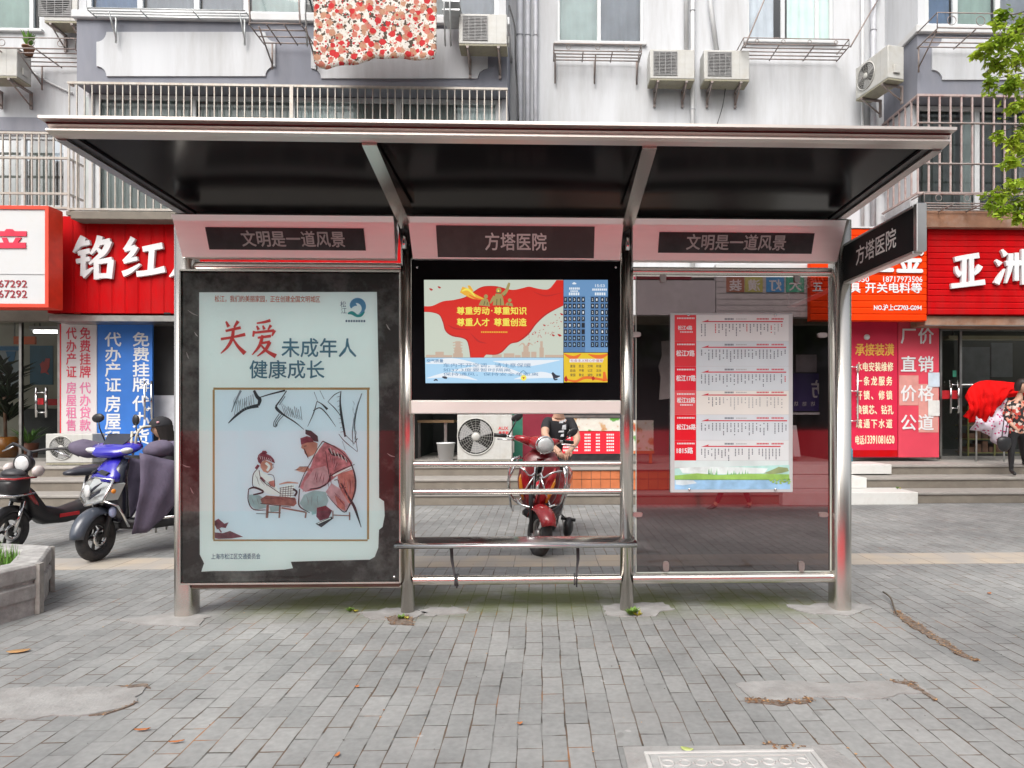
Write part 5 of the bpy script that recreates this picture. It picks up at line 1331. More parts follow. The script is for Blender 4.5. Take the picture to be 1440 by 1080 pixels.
for k in range(3):
    b = MB(); b.sm = True
    x0, x1 = edges[k] + (0.02 if k else 0), edges[k + 1] - (0.02 if k < 2 else 0); nx, ny = 14, 12; gr = []
    for i in range(nx + 1):
        col = []
        for j in range(ny + 1):
            y = RYF + .078 + (RYB - .004 - RYF - .078) * j / ny; x = x0 + (x1 - x0) * i / nx
            z = 2.758 + (2.722 - 2.758) * j / ny + 0.010 * math.sin(math.pi * i / nx) * math.sin(math.pi * j / ny)
            col.append(b.v((x, y, z)))
        gr.append(col)
    for i in range(nx):
        for j in range(ny): b.f([gr[i][j], gr[i + 1][j], gr[i + 1][j + 1], gr[i][j + 1]])
    b.build('ceiling_panel', blackgloss, sh)
for x in XP[1:3]:
    s = 1 if x < 0 else -1
    b = MB()
    xr = x + s * 0.015
    b.prism([(xr - .038, RYF + .078, 2.728), (xr - .038, RYF + .078, 2.748), (xr - .038, 4.46, 2.70), (xr - .038, 4.46, 2.545)], (.076, 0, 0)); b.build('rafter', steel, sh)
    b = MB(); b.tube([(x, 4.50, 2.50), (x, 4.40, 2.60), (x, 4.34, 2.66)], [.05, .045, .03], 12); b.build('rafter_joint', blackpl, sh)
    b = MB(); b.tube([(x - .005, 4.40, 2.43), (x - .005, 4.40, 2.52)], .016, 10); b.build('bolt', chrome, sh)
# headers
HX = [(-2.350, -0.970), (-0.853, 0.518), (0.604, 1.985)]
def on_header(x, t, off=0.0):
    "point on the tilted front of a header: t = 0 bottom .. 1 top"
    y = 4.395 + (4.305 - 4.395) * t; z = 2.365 + (2.578 - 2.365) * t
    nrm = Vector((0, -(2.578 - 2.365), -(4.395 - 4.305))).normalized()
    return Vector((x, y, z)) + nrm * off
HW = (on_header(0, 1) - on_header(0, 0))
HUP = HW.normalized(); HLEN = HW.length
disp = mat('dark display', (0.030, 0.032, 0.033), 0.12, 0, 0.35, 4, spec=0.5, dirt=(0.07, 0.07, 0.07), dirt_amt=0.6, dirt_scale=2)
disp2 = mat('matt charcoal display', (0.050, 0.052, 0.052), 0.35, 0, 0.2, 4, dirt=(0.13, 0.13, 0.12), dirt_amt=0.6, dirt_scale=2.5)
let_dim = mat('dim grey lettering', (0.46, 0.44, 0.43), 0.6); let_mid = mat('pale grey lettering', (0.80, 0.78, 0.76), 0.6)
for k, (x0, x1) in enumerate(HX):
    in0 = 0.045
    sec = lambda x: [(x, 4.395, 2.365), (x, 4.305, 2.578), (x, 4.285, 2.612), (x, 4.46, 2.614), (x, 4.46, 2.365)]
    b = MB(); b.sm = False
    # top a little wider than the bottom, as the box tapers
    tp = [(0.012 if i in (1, 2, 3) else 0.0) for i in range(5)]
    A = [b.v((p[0] - t_, p[1], p[2])) for p, t_ in zip(sec(x0), tp)]; B = [b.v((p[0] + t_, p[1], p[2])) for p, t_ in zip(sec(x1), tp)]
    b.f(A); b.f(list(reversed(B)))
    for i in range(5): b.f([A[i], A[(i + 1) % 5], B[(i + 1) % 5], B[i]])
    hd = b.build('header', steel_h, sh)
    if k == 1: d0, d1, t0, t1, m = x0 + .165, x1 - .175, 0.05, 0.93, disp2
    elif k == 0: d0, d1, t0, t1, m = x0 + .185, x1 - .185, 0.22, 0.83, disp
    else: d0, d1, t0, t1, m = x0 + .165, x1 - .185, 0.22, 0.80, disp
    b = MB(); b.prism([on_header(d0, t0, .001), on_header(d1, t0, .001), on_header(d1, t1, .001), on_header(d0, t1, .001)], (on_header(0, 0, .006) - on_header(0, 0, .001)))
    o = b.build('display', m); o.parent = hd
    b = MB(); c = (d0 + d1) / 2
    if k == 1:
        wd = 0.40; h = 0.105
        b.text('方塔医院', on_header(c - wd / 2, 0.49, .008) - HUP * h / 2, (1, 0, 0), HUP, wd, h, 0.001, 0.022); m = let_mid
    else:
        wd = 0.66; h = 0.094; cc = c + (0.045 if k == 0 else 0.0)
        b.text('文明是一道风景', on_header(cc - wd / 2, 0.52, .008) - HUP * h / 2, (1, 0, 0), HUP, wd, h, 0.001, 0.022); m = let_dim
    o = b.build('lettering', m); o.parent = hd
# horizontal tubes
def rail(x0, x1, z, r, y=YS, nm='rail', m=steel):
    b = MB(); b.tube([(x0, y, z), (x1, y, z)], r, 16, False); return b.build(nm, m, sh)
rail(XP[0] + .05, XP[1] - .04, 2.325, .034); rail(XP[2] + .04, XP[3] - .05, 2.315, .030)
rail(XP[1] + .04, XP[2] - .04, 1.000, .0195); rail(XP[1] + .04, XP[2] - .04, .812, .0195)
rail(XP[0] + .05, XP[1] - .04, .19, .026); rail(XP[1] + .04, XP[2] - .04, .215, .033); rail(XP[2] + .04, XP[3] - .05, .215, .036)
# bench seat: shallow steel trough on brackets, running in front of the posts
b = MB(); b.sm = True
prof = [(4.36, .455), (4.335, .462), (4.328, .475), (4.335, .488), (4.36, .492), (4.45, .497), (4.54, .497), (4.60, .49), (4.61, .478), (4.60, .466), (4.54, .468), (4.45, .466)]
x0, x1 = XP[1] - .055, XP[2] + .05
A = [b.v((x0, y, z)) for y, z in prof]; B = [b.v((x1, y, z)) for y, z in prof]
for i in range(len(prof)): b.f([A[i], A[(i + 1) % len(prof)], B[(i + 1) % len(prof)], B[i]])
b.f(A, False); b.f(list(reversed(B)), False)
b.build('bench_seat', mat('polished seat steel', (0.62, 0.61, 0.61), 0.2, 1.0, 0.06, 5, stretch=(.3, 1, 1)), sh)
# cords tied between the seat and the low rail
cordm = mat('dark cord', (0.07, 0.07, 0.075), .8)
for (px, lean) in ((634, 0.04), (811, 0.0)):
    x = PX(px, 4.46); b = MB()
    b.tube([(x, 4.44, .47), (x + .004, 4.455, .36), (x + lean * .5, 4.46, .28), (x + lean, 4.462, .19)], .006, 6); b.tube([(x + .012, 4.44, .47), (x + .014, 4.455, .36), (x + lean * .6, 4.46, .28), (x + lean, 4.462, .17)], .005, 6)
    b.torus((x + lean, 4.5, .215), .039, .006, 'X', 16, 5); b.torus((x + lean - .014, 4.5, .215), .038, .005, 'X', 16, 5); b.build('cord', cordm, sh)

# ---- poster light box
LX0, LX1, LZ0, LZ1, LY = PX(254, 4.40), PX(561, 4.40), PZ(400, 819, 4.40), PZ(400, 382, 4.40), 4.40
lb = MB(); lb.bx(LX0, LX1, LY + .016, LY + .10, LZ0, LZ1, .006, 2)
boxo = lb.build('light_box', mat('black box back', (0.018, 0.021, 0.021), .5, 0, .4, 3, dirt=(.24, .28, .27), dirt_amt=1.0, dirt_scale=2.6), sh)  # the dirt colour here paints the mottled reflection of trees into the black
b = MB(); f = .012
b.bx(LX0 - f, LX0 - .0005, LY - .004, LY + .10, LZ0 - f, LZ1 + f, .003); b.bx(LX1 + .0005, LX1 + f, LY - .004, LY + .10, LZ0 - f, LZ1 + f, .003)
b.bx(LX0, LX1, LY - .003, LY + .10, LZ1 + .0005, LZ1 + f); b.bx(LX0, LX1, LY - .003, LY + .10, LZ0 - f, LZ0 - .0005)
o = b.build('frame', steel); o.parent = boxo
b = MB(); b.quad((LX0, LY, LZ0), (LX1, LY, LZ0), (LX1, LY, LZ1), (LX0, LY, LZ1)); o = b.build('cover_glass', pane('box glass', (.95, .97, .96), 1.0)); o.parent = boxo
b = MB(); b.lathe([(.001, -.004), (.008, -.003), (.009, 0)], (LX1 - .03, LY - .002, LZ0 + .03), 'Y', 12); o = b.build('lock', chrome); o.parent = boxo
b = MB(); b.bx(LX0 + .05, LX1, LY + .03, LY + .12, LZ0 - .045, LZ0 - .013, .008); o = b.build('sill', mat('brown stained sill', (.16, .10, .08), .5, .4), ); o.parent = boxo

# ---- the poster
paper = mat('poster paper', (0.63, 0.775, 0.765), 0.75, 0, 0.025, 1.2)
YP = 4.413
po = thing('poster', 'pale green charity poster with ink painting of an old man and a child', 'poster', P(400, 790, YP))
def pl(k): return YP - 0.0008 * k      # printed layer k in front of the sheet
def add_glow(m, c, k):
    b_ = m.node_tree.nodes['Principled BSDF']; b_.inputs['Emission Color'].default_value = (*c, 1); b_.inputs['Emission Strength'].default_value = k
    return m
add_glow(paper, (.62, .79, .78), .12)      # faint glow added to make the sheet brighter under the roof
b = MB(); b.fillpx([(280, 411), (530, 410.5), (533, 560), (533, 700), (540, 705), (541, 725), (538, 741), (533, 745), (532, 770), (527, 783), (520, 787), (440, 789), (409, 790), (412, 799), (400, 801), (350, 803), (300, 803), (283, 804), (287, 792), (281, 780), (280, 600)], YP); b.build('sheet', paper, po)
ink_r = mat('poster red', (0.55, 0.03, 0.035), .7, 0, .1, 4); ink_t = mat('poster slate blue', (0.07, 0.20, 0.28), .7, 0, .1, 4)
ink_o = mat('poster orange red', (0.55, 0.13, 0.06), .7); ink_b = mat('poster navy', (0.05, 0.11, 0.2), .7)
b = MB(); b.tpx('松江，我们的美丽家园，正在创建全国文明城区', 302, 416, 450, 424.5, pl(1), 0, .012); b.build('lettering', ink_o, po)
b = MB(); brush(b, '关', 309, 451, 346, 499, pl(2), 0, 0.0003, 1.0); brush(b, '爱', 353, 450, 389, 501, pl(2), 0, 0.0003, 1.0); b.build('brush_lettering', ink_r, po)
b = MB(); b.tpx('未成年人', 396, 477, 501, 502, pl(1), 0, .018); b.tpx('健康成长', 351, 508, 456, 532, pl(1), 0, .018); b.build('lettering', ink_t, po)
b = MB(); b.tpx('上海市松江区交通委员会', 297, 779, 366, 786.5, pl(1), 0, .012); b.build('lettering', ink_b, po)
# emblem: blue swirl over a green wave
b = MB(); b.use(mat('emblem blue', (.10, .36, .60), .6)); 
def ring_seg(mb, cx, cy, r0, r1, a0, a1, Y, n=18, taper=True):
    A, B = [], []
    for i in range(n + 1):
        a = R(a0 + (a1 - a0) * i / n); w = math.sin(math.pi * (0.08 + 0.92 * i / n)) if taper else 1
        rm = (r0 + r1) / 2; hw = (r1 - r0) / 2 * w
        A.append((cx + (rm + hw) * math.cos(a), cy - (rm + hw) * math.sin(a))); B.append((cx + (rm - hw) * math.cos(a), cy - (rm - hw) * math.sin(a)))
    va = [mb.v(P(*p, Y)) for p in A]; vb = [mb.v(P(*p, Y)) for p in B]
    for i in range(n): mb.f([va[i], va[i + 1], vb[i + 1], vb[i]])
ring_seg(b, 502, 432, 5.5, 13.5, 170, -80, pl(1)); ring_seg(b, 498, 432, 1, 7, 200, 20, pl(2))
b.use(mat('emblem teal', (.02, .36, .36), .6)); b.strokepx([(489, 441), (495, 440), (502, 444), (508, 443), (513, 438)], (2, 5, 4, 4, 1), pl(3))
b.use(ink_b); b.tpx('松', 479, 424, 487, 432, pl(1)); b.tpx('江', 480, 433, 488, 441, pl(1))
for k in range(8): b.bx(PX(486 + 3.6 * k, YP), PX(488.4 + 3.6 * k, YP), pl(1) - .0002, pl(1), PZ(500, 453, YP), PZ(500, 450, YP))
b.build('emblem', None, po)
# painting frame and sheet
b = MB(); ochre = mat('ochre line', (.42, .30, .13), .7)
for (x0, y0, x1, y1) in ((300, 545, 520, 548.2), (300, 758.5, 517, 761), (299, 548.2, 302, 758.5), (516, 548.2, 519, 758.5)):
    b.fillpx([(x0, y0), (x1, y0), (x1, y1), (x0, y1)], pl(2))
b.build('picture_border', ochre, po)
b = MB(); b.fillpx([(302, 548), (516.5, 548), (516.5, 759), (302, 759)], pl(1)); b.build('picture_ground', add_glow(mat('picture sheet', (.56, .725, .785), .75, 0, .03, 2), (.56, .76, .84), .12), po)  # same added glow on the picture sheet
inkd = mat('ink dark', (.035, .05, .06), .7, 0, .3, 30); inkg = mat('ink wash grey', (.20, .27, .31), .7, 0, .4, 25)
rose = mat('rose wash', (.55, .27, .30), .7, 0, .40, 30); rose_l = mat('pale rose wash', (.58, .46, .50), .7, 0, .2, 22); coral = mat('coral wash', (.58, .29, .25), .7, 0, .3, 26)
skin_p = mat('ink skin wash', (.52, .33, .25), .7, 0, .2, 20); aqua = mat('aqua wash', (.33, .62, .64), .7, 0, .15, 14); plum = mat('plum ink', (.19, .07, .10), .7, 0, .4, 30); woodp = mat('wood wash', (.30, .19, .16), .7, 0, .3, 30)
b = MB()
Z = lambda x, y: (295 + x / 4.909, 545 + y / 4.909)       # from the enlarged study of the picture
def st(m, pts, w, k): b.use(m); b.strokepx([Z(*p) for p in pts], [q / 6.3 for q in w] if isinstance(w, (list, tuple)) else w / 6.3, pl(k))
def fl(m, pts, k): b.use(m); b.fillpx([Z(*p) for p in pts], pl(k))
# eaves and bamboo
st(inkd, [(128, 246), (180, 195), (250, 145), (335, 125)], (8, 20, 24, 34), 3); st(inkd, [(305, 20), (325, 60), (345, 85), (335, 125)], (22, 30, 34, 20), 4); st(inkd, [(345, 68), (420, 45), (520, 20)], (8, 12, 16), 3)
st(inkg, [(215, 20), (180, 90), (150, 170)], (20, 14, 8), 3)
for k in range(9): st(inkg, [(185 + 14 * k, 95 - 6 * k), (170 + 17 * k, 190 - 9 * k)], 5, 4)
st(inkd, [(530, 22), (495, 75), (455, 130)], (8, 10, 14), 3); st(inkd, [(455, 130), (470, 155), (520, 195), (590, 240), (650, 290)], (20, 26, 14, 10, 4), 3); st(inkg, [(520, 60), (480, 120)], 8, 4)
for k in range(10): st(inkg, [(500 + 14 * k, 130 + (k % 3) * 10), (520 + 13 * k, 190 + 4 * k)], 5, 4)
for dx in (0, 22, 45): st(inkd, [(480 + dx * .9, 180), (445 + dx * .6, 235), (440 + dx * .5, 268)], 6, 4)
st(inkd, [(440, 265), (455, 272), (462, 250)], 6, 4)
st(inkd, [(740, 95), (715, 180), (675, 270)], (6, 9, 3), 3); st(inkd, [(740, 95), (775, 115), (812, 150)], (6, 10, 22), 3); st(inkd, [(715, 160), (760, 140), (810, 185), (870, 270)], (8, 10, 9, 3), 3); st(inkg, [(720, 30), (745, 95)], 5, 3)
st(inkd, [(905, 30), (900, 100), (910, 200), (935, 340)], (8, 14, 22, 16), 3); st(inkd, [(815, 98), (860, 140), (900, 190)], (4, 8, 5), 3); st(inkd, [(815, 98), (860, 50), (910, 25)], (4, 7, 4), 3)
st(inkg, [(1050, 40), (1010, 160), (985, 300), (990, 400)], (8, 12, 10, 5), 3); st(inkd, [(1025, 110), (1000, 260), (1020, 440)], (5, 8, 4), 3); st(inkd, [(890, 320), (930, 370), (1020, 445)], (4, 7, 4), 3); st(inkd, [(940, 330), (1000, 390)], 5, 4); st(inkd, [(1020, 350), (1000, 380)], 7, 4); st(inkg, [(760, 20), (790, 80)], 5, 3); st(inkg, [(915, 370), (935, 430)], 4, 3)
# old man: robe, sleeve, head
fl(rose, [(790, 380), (860, 400), (930, 440), (985, 520), (975, 560), (890, 600), (830, 650), (760, 700), (660, 720), (620, 690), (650, 620), (700, 540), (720, 470)], 3)
fl(rose_l, [(720, 560), (800, 540), (830, 600), (800, 680), (700, 700), (640, 720), (650, 660)], 4)
fl(rose, [(800, 440), (880, 470), (900, 520), (840, 600), (800, 540)], 5)
fl(coral, [(880, 600), (985, 565), (1005, 650), (1000, 740), (975, 810), (940, 780), (900, 700)], 4); fl(rose_l, [(840, 660), (900, 700), (960, 800), (940, 860), (880, 830), (830, 760), (800, 720)], 5); fl(coral, [(860, 740), (930, 790), (935, 850), (885, 825)], 6)
fl(aqua, [(650, 740), (720, 710), (800, 720), (820, 780), (800, 830), (720, 860), (660, 850), (620, 800)], 3); fl(aqua, [(700, 840), (740, 820), (735, 870), (705, 880)], 4)
st(inkd, [(620, 700), (615, 760), (620, 820), (690, 865)], (8, 10, 12, 5), 6); st(inkd, [(690, 700), (760, 690), (820, 650), (835, 590)], (6, 14, 12, 5), 6); st(inkd, [(780, 370), (880, 420), (960, 500), (1000, 600), (1005, 690), (985, 770), (940, 860)], (10, 7, 9, 14, 16, 12, 6), 7)
st(inkd, [(780, 370), (740, 430), (700, 510), (650, 600), (615, 690)], (9, 6, 8, 6, 9), 7); st(inkd, [(800, 440), (810, 520), (830, 640)], (5, 7, 6), 7); st(inkd, [(835, 610), (900, 570), (1000, 530)], (7, 8, 5), 7); st(paper, [(850, 610), (910, 580), (985, 545)], 14, 6)
st(inkd, [(905, 660), (960, 760), (1000, 830), (1045, 965)], (9, 18, 24, 5), 8); st(inkd, [(860, 640), (885, 640), (900, 690), (940, 690)], 7, 8); st(inkd, [(810, 740), (860, 800), (930, 860), (965, 800)], (4, 6, 8, 5), 8)
st(inkd, [(820, 420), (850, 460), (905, 470), (950, 510)], (16, 24, 22, 12), 7); 
for k in range(5): st(paper, [(830 + 25 * k, 415 + 16 * k), (845 + 25 * k, 460 + 14 * k)], 5, 8)
fl(skin_p, [(635, 390), (700, 365), (745, 385), (740, 430), (715, 465), (680, 480), (655, 455), (650, 430), (630, 415)], 5); fl(plum, [(625, 350), (670, 335), (720, 350), (715, 375), (670, 380), (630, 395)], 6); fl(inkd, [(660, 290), (700, 298), (745, 335), (750, 375), (720, 370), (690, 335), (660, 320)], 7)
st(inkd, [(650, 420), (660, 445), (680, 490)], (4, 12, 4), 7); st(inkd, [(650, 405), (668, 402)], 6, 7); st(paper, [(770, 385), (740, 440), (700, 490)], 12, 6)
fl(skin_p, [(590, 570), (620, 545), (680, 545), (690, 570), (650, 585), (620, 580)], 5); st(inkd, [(585, 570), (640, 560)], 4, 6); st(inkd, [(620, 548), (680, 545)], 4, 6)
fl(plum, [(740, 830), (800, 815), (845, 850), (820, 900), (760, 920), (735, 890)], 6); fl(inkd, [(730, 940), (840, 890), (850, 905), (770, 965)], 6); st(paper, [(745, 940), (835, 900)], 8, 7)
st(woodp, [(850, 880), (970, 885)], 9, 6); st(woodp, [(965, 860), (965, 915)], 12, 6); st(woodp, [(850, 850), (850, 905)], 10, 6)
# child
fl(paper, [(320, 560), (370, 590), (430, 620), (470, 700), (500, 740), (420, 740), (330, 700), (295, 660), (300, 600)], 3); fl(skin_p, [(350, 520), (380, 500), (430, 520), (435, 560), (400, 590), (370, 580), (350, 550)], 4); st(paper, [(385, 520), (410, 545), (395, 575)], 22, 5)
fl(plum, [(328, 490), (335, 465), (355, 448), (385, 455), (420, 470), (442, 495), (450, 522), (425, 512), (395, 500), (365, 505), (350, 528), (335, 515)], 6); fl(plum, [(355, 455), (365, 436), (388, 436), (398, 452), (380, 462)], 6)
for k in range(6): st(paper, [(345 + 15 * k, 470 + 4 * k), (352 + 15 * k, 495 + 3 * k)], 3, 7)
st(inkd, [(425, 535), (440, 530)], 5, 7); st(inkd, [(418, 568), (428, 566)], 4, 7); st(inkd, [(436, 535), (442, 552), (432, 556)], 3, 7)
fl(plum, [(310, 555), (330, 530), (345, 540), (325, 568)], 6)
st(inkd, [(330, 560), (300, 600), (295, 670), (310, 690)], (5, 7, 6, 5), 6); st(inkd, [(340, 570), (360, 640), (440, 700), (500, 740)], 6, 6); st(inkd, [(400, 600), (440, 610), (450, 680)], 5, 6); st(plum, [(350, 620), (380, 650)], 20, 6); fl(coral, [(405, 650), (445, 640), (450, 690), (415, 680)], 5)
st(inkd, [(270, 700), (310, 690), (370, 720), (300, 740)], (10, 18, 16, 12), 7); fl(aqua, [(270, 740), (330, 735), (380, 770), (390, 830), (320, 845), (270, 800)], 4); st(inkd, [(268, 700), (265, 780), (300, 840), (385, 845)], (8, 9, 9, 5), 7); fl(aqua, [(410, 820), (490, 810), (490, 850), (420, 860)], 4)
# board and table
fl(woodp, [(350, 770), (390, 745), (590, 760), (600, 800), (580, 820), (360, 800)], 5); fl(paper, [(480, 690), (560, 665), (590, 680), (570, 760), (480, 750)], 6)
for k in range(5): st(inkd, [(490 + 18 * k, 690 - 4 * k), (485 + 18 * k, 755)], 4, 7); st(inkd, [(480, 695 + 13 * k), (580, 680 + 16 * k)], 4, 8)
st(skin_p, [(480, 668), (540, 655), (610, 660)], (8, 16, 8), 6); st(inkd, [(575, 700), (600, 720), (585, 750)], 18, 7)
for x in (400, 485, 665): st(woodp, [(x, 810 + (x > 600) * 50), (x - 6, 900)], 22 if x == 400 else 14, 6)
st(woodp, [(400, 860), (490, 865)], 10, 6); st(woodp, [(495, 830), (660, 860)], 14, 6); st(inkd, [(350, 800), (560, 825)], 6, 7); st(inkd, [(320, 870), (390, 872)], 4, 7)
# dark rock in the corner
fl(plum, [(35, 1040), (35, 1000), (90, 1005), (140, 990), (230, 1030), (150, 1042), (60, 1045)], 4); fl(plum, [(35, 920), (60, 905), (100, 940), (130, 930), (110, 970), (80, 965), (50, 980), (35, 950)], 5); st(plum, [(60, 970), (80, 1000)], 12, 6)
# folds, dry-brush texture
rr = random.Random(8)
for (x, y, l, a, m, w_) in [(720 + 14 * k, 560 + 9 * (k % 4) + 6 * k, 70, 115 - 3 * k, plum if k % 3 else rose_l, 5) for k in range(9)] + [(820 + 10 * k, 450 + 10 * k, 60, 80 + 5 * k, rose_l if k % 2 else plum, 5) for k in range(8)] + [(880 + 14 * k, 620 + 14 * (k % 3), 110, 78 + 3 * k, rose_l if k % 2 else plum, 5) for k in range(8)] \
        + [(665 + 40 * k, 745, 70, 75 + 9 * k, inkg, 3) for k in range(3)] + [(860 + 9 * k, 720 + 12 * k, 60, 60, plum, 4) for k in range(6)] + [(310 + 16 * k, 600 + 10 * k, 70, 70 - 6 * k, inkg, 4) for k in range(7)] + [(290 + 36 * k, 760, 50, 80, inkg, 3) for k in range(3)] \
        + [(370 + 24 * k, 760 + 3 * (k % 3), 40, 8, plum, 4) for k in range(9)] + [(640 + 12 * k, 345 + 3 * k, 28, 70, plum, 4) for k in range(6)] + [(180 + 20 * k, 60 + 4 * k, 60, 105, inkg, 4) for k in range(6)] + [(480 + 18 * k, 90 + 14 * k, 50, 60, inkg, 3) for k in range(8)] + [(900 + 3 * k, 60 + 30 * k, 26, 160, inkd, 4) for k in range(9)] + [(985 + 3 * k, 90 + 40 * k, 40, 80, inkg, 4) for k in range(8)]:
    a_ = R(a + rr.uniform(-12, 12)); dx, dy = math.cos(a_) * l, math.sin(a_) * l
    st(m, [(x, y), (x + dx * .5 + rr.uniform(-8, 8), y + dy * .5), (x + dx, y + dy)], (1, w_, 1), 9)
b.build('ink_painting', None, po)
# film clips and dust spots on the black margin
b = MB()
for (x, y, w_, a) in ((271, 440, 8, .5), (264, 500, 5, 1.2), (276, 470, 4, .9), (262, 655, 6, .3), (546, 460, 5, 1.), (550, 640, 6, .4), (270, 690, 5, 1.1)):
    b.strokepx([(x - w_ * math.cos(a), y - w_ * math.sin(a)), (x, y + 1), (x + w_ * math.cos(a), y + w_ * math.sin(a))], (.5, 1.6, .5), LY + .0135)
b.build('tape_scrap', mat('tape scrap', (.42, .44, .44), .6), po)

# ------------------------------------------------------------------ display screen
YC = 4.43
ds = thing('display_screen', 'lit passenger information screen with red flag picture in a black glass cabinet', 'display screen', P(725, 563, YC))
x0, x1, z0, z1 = PX(579, YC), PX(872, YC), PZ(725, 562.5, YC), PZ(725, 366, YC)
b = MB(); b.bx(x0, x1, YC + .002, YC + .14, z0, z1, .004); b.build('cabinet', blackgloss, ds)
b = MB(); f = .006
b.bx(x0 - f, x0 - .0005, YC - .003, YC + .13, z0 - f, z1 + f); b.bx(x1 + .0005, x1 + f, YC - .003, YC + .13, z0 - f, z1 + f); b.bx(x0, x1, YC - .003, YC + .13, z1 + .0005, z1 + .014); b.build('frame', steel, ds)
b = MB(); b.bx(x0 - .006, x1 + .006, YC - .006, YC + .13, PZ(725, 582, YC), z0 - .001, .008, 2); b.build('lower_panel', mat('satin steel strip', (.78, .75, .71), .5, .5, .04, 3), ds)
for (px, py) in ((586.5, 376), (866, 376)):
    b = MB(); q = P(px, py, YC); b.lathe([(.001, -.005), (.007, -.004), (.008, .001)], (q.x, YC, q.z), 'Y', 12); b.build('screw', chrome, ds)
G = 0.52
def lit(n, c, s=G): return emit('lit ' + n, c, s)
cream = lit('cream', (.62, .68, .58)); lred = lit('red', (.72, .025, .015)); lred2 = lit('dark red', (.5, .02, .02)); lyel = lit('yellow', (.95, .85, .12)); lgold = lit('gold', (.9, .48, .05)); lbr = lit('bronze', (.40, .33, .12)); lbr2 = lit('dark bronze', (.16, .13, .05)); lblue = lit('blue', (.16, .33, .58)); lblue2 = lit('deep blue', (.10, .22, .42)); lsky = lit('sky', (.45, .72, .95)); lwhite = lit('white', (.85, .92, .98)); lblk = lit('cell black', (.012, .02, .03)); ltan = lit('tan', (.60, .46, .36)); lteal = lit('slate text', (.10, .24, .42)); lor = lit('orange', (.85, .18, .03)); lfield = lit('flag yellow', (.85, .58, .03)); lgrn = lit('green dot', (.35, .6, .1)); ldk = lit('dark print', (.03, .04, .06))
K = lambda k: YC - 0.0015 - 0.0007 * k
Q = lambda x, y: (590 + x / 6.752, 385 + y / 6.752)
b = MB()
def F(m, pts, k): b.use(m); b.fillpx([Q(*p) for p in pts], K(k))
def S(m, pts, w, k): b.use(m); b.strokepx([Q(*p) for p in pts], [q / 6.752 for q in w] if isinstance(w, (list, tuple)) else w / 6.752, K(k))
F(cream, [(42, 58), (1365, 58), (1365, 795), (50, 795)], 0)
fp = [(45, 308), (120, 305), (220, 262), (330, 248), (430, 225), (510, 175), (580, 130), (650, 118), (740, 122), (830, 145), (900, 152), (980, 135), (1040, 122), (1110, 138), (1190, 150), (1240, 135), (1300, 60)]
fp2 = [(1365, 300), (1260, 350), (1180, 400), (1100, 480), (1030, 570), (940, 640), (860, 665), (780, 740), (720, 765), (640, 765), (610, 795)]
fp3 = [(485, 795), (470, 690), (450, 630), (400, 605), (310, 585), (250, 540), (225, 460), (190, 390), (120, 365), (45, 360)]
F(lred, [(x, y) for x, y in catmull(fp, 4)] + [(1365, 60)] + [(x, y) for x, y in catmull(fp2, 4)] + [(x, y) for x, y in catmull(fp3, 4)], 2)
S(lred2, fp3[:], (8, 10, 12, 10, 14, 12, 10, 8, 6, 4), 3); S(lred2, fp2[:-1], (4, 10, 14, 10, 16, 12, 8, 12, 8, 5), 3); S(lred2, fp[3:10], (2, 6, 8, 4, 6, 5, 2), 3)
S(lred2, [(480, 560), (560, 640), (640, 660)], (2, 16, 3), 3); S(lred2, [(260, 480), (340, 520), (480, 530)], (2, 14, 3), 3); S(lred2, [(1080, 170), (1200, 210), (1350, 180)], (2, 12, 3), 3)
# skyline in pale tan
for (xa, xb, ya) in ((60, 150, 770), (150, 230, 740), (230, 310, 772), (340, 390, 640), (330, 400, 700), (318, 412, 755), (690, 780, 765), (800, 900, 755), (905, 960, 772), (985, 1035, 690), (970, 1050, 740), (1060, 1110, 740), (1145, 1170, 640), (1138, 1180, 700), (1190, 1365, 770)):
    F(ltan, [(xa, ya), (xb, ya), (xb, 794), (xa, 794)], 1)
for k in range(5): S(ltan, [(315 + 3 * k, 655 + 26 * k), (360, 648 + 26 * k), (408 - 3 * k + 3 * k, 655 + 26 * k)], 9, 1)
S(ltan, [(940, 690), (980, 660), (1010, 700), (1040, 660), (1080, 680)], (4, 14, 20, 14, 4), 1)
# generic group of three working figures, and a golden banner
S(lgold, [(395, 150), (450, 175), (520, 215), (610, 240)], (60, 70, 50, 14), 4); S(lyel, [(400, 165), (460, 150), (530, 215)], (10, 22, 8), 5); S(lor, [(470, 200), (540, 235), (600, 245)], (6, 16, 4), 5); F(lgold, [(455, 110), (480, 112), (515, 165), (480, 175)], 4)
S(lbr, [(750, 300), (750, 240), (752, 190)], (110, 90, 60), 4); b.use(lbr); b.fillpx([Q(752 + 26 * math.cos(a), 158 + 28 * math.sin(a)) for a in [k * .5236 for k in range(12)]], K(5)); S(lbr, [(790, 200), (825, 160), (845, 110), (852, 85)], (38, 30, 26, 18), 5); S(lbr, [(715, 215), (690, 250), (670, 280)], (34, 26, 16), 5)
S(lbr, [(615, 305), (620, 265), (628, 235)], (110, 80, 40), 4); b.use(lbr); b.fillpx([Q(630 + 20 * math.cos(a), 215 + 20 * math.sin(a)) for a in [k * .5236 for k in range(12)]], K(5)); S(lbr, [(850, 305), (855, 275)], (80, 50), 4); b.use(lbr); b.fillpx([Q(856 + 18 * math.cos(a), 252 + 18 * math.sin(a)) for a in [k * .5236 for k in range(12)]], K(5))
for pts in ([(730, 300), (735, 240)], [(770, 300), (768, 235)], [(610, 300), (620, 260)], [(745, 150), (760, 150)], [(725, 178), (775, 180)], [(845, 300), (850, 280)], [(640, 300), (645, 270)], [(800, 215), (825, 190)]): S(lbr2, pts, 8, 6)
S(lyel, [(750, 145), (748, 172)], 14, 6)
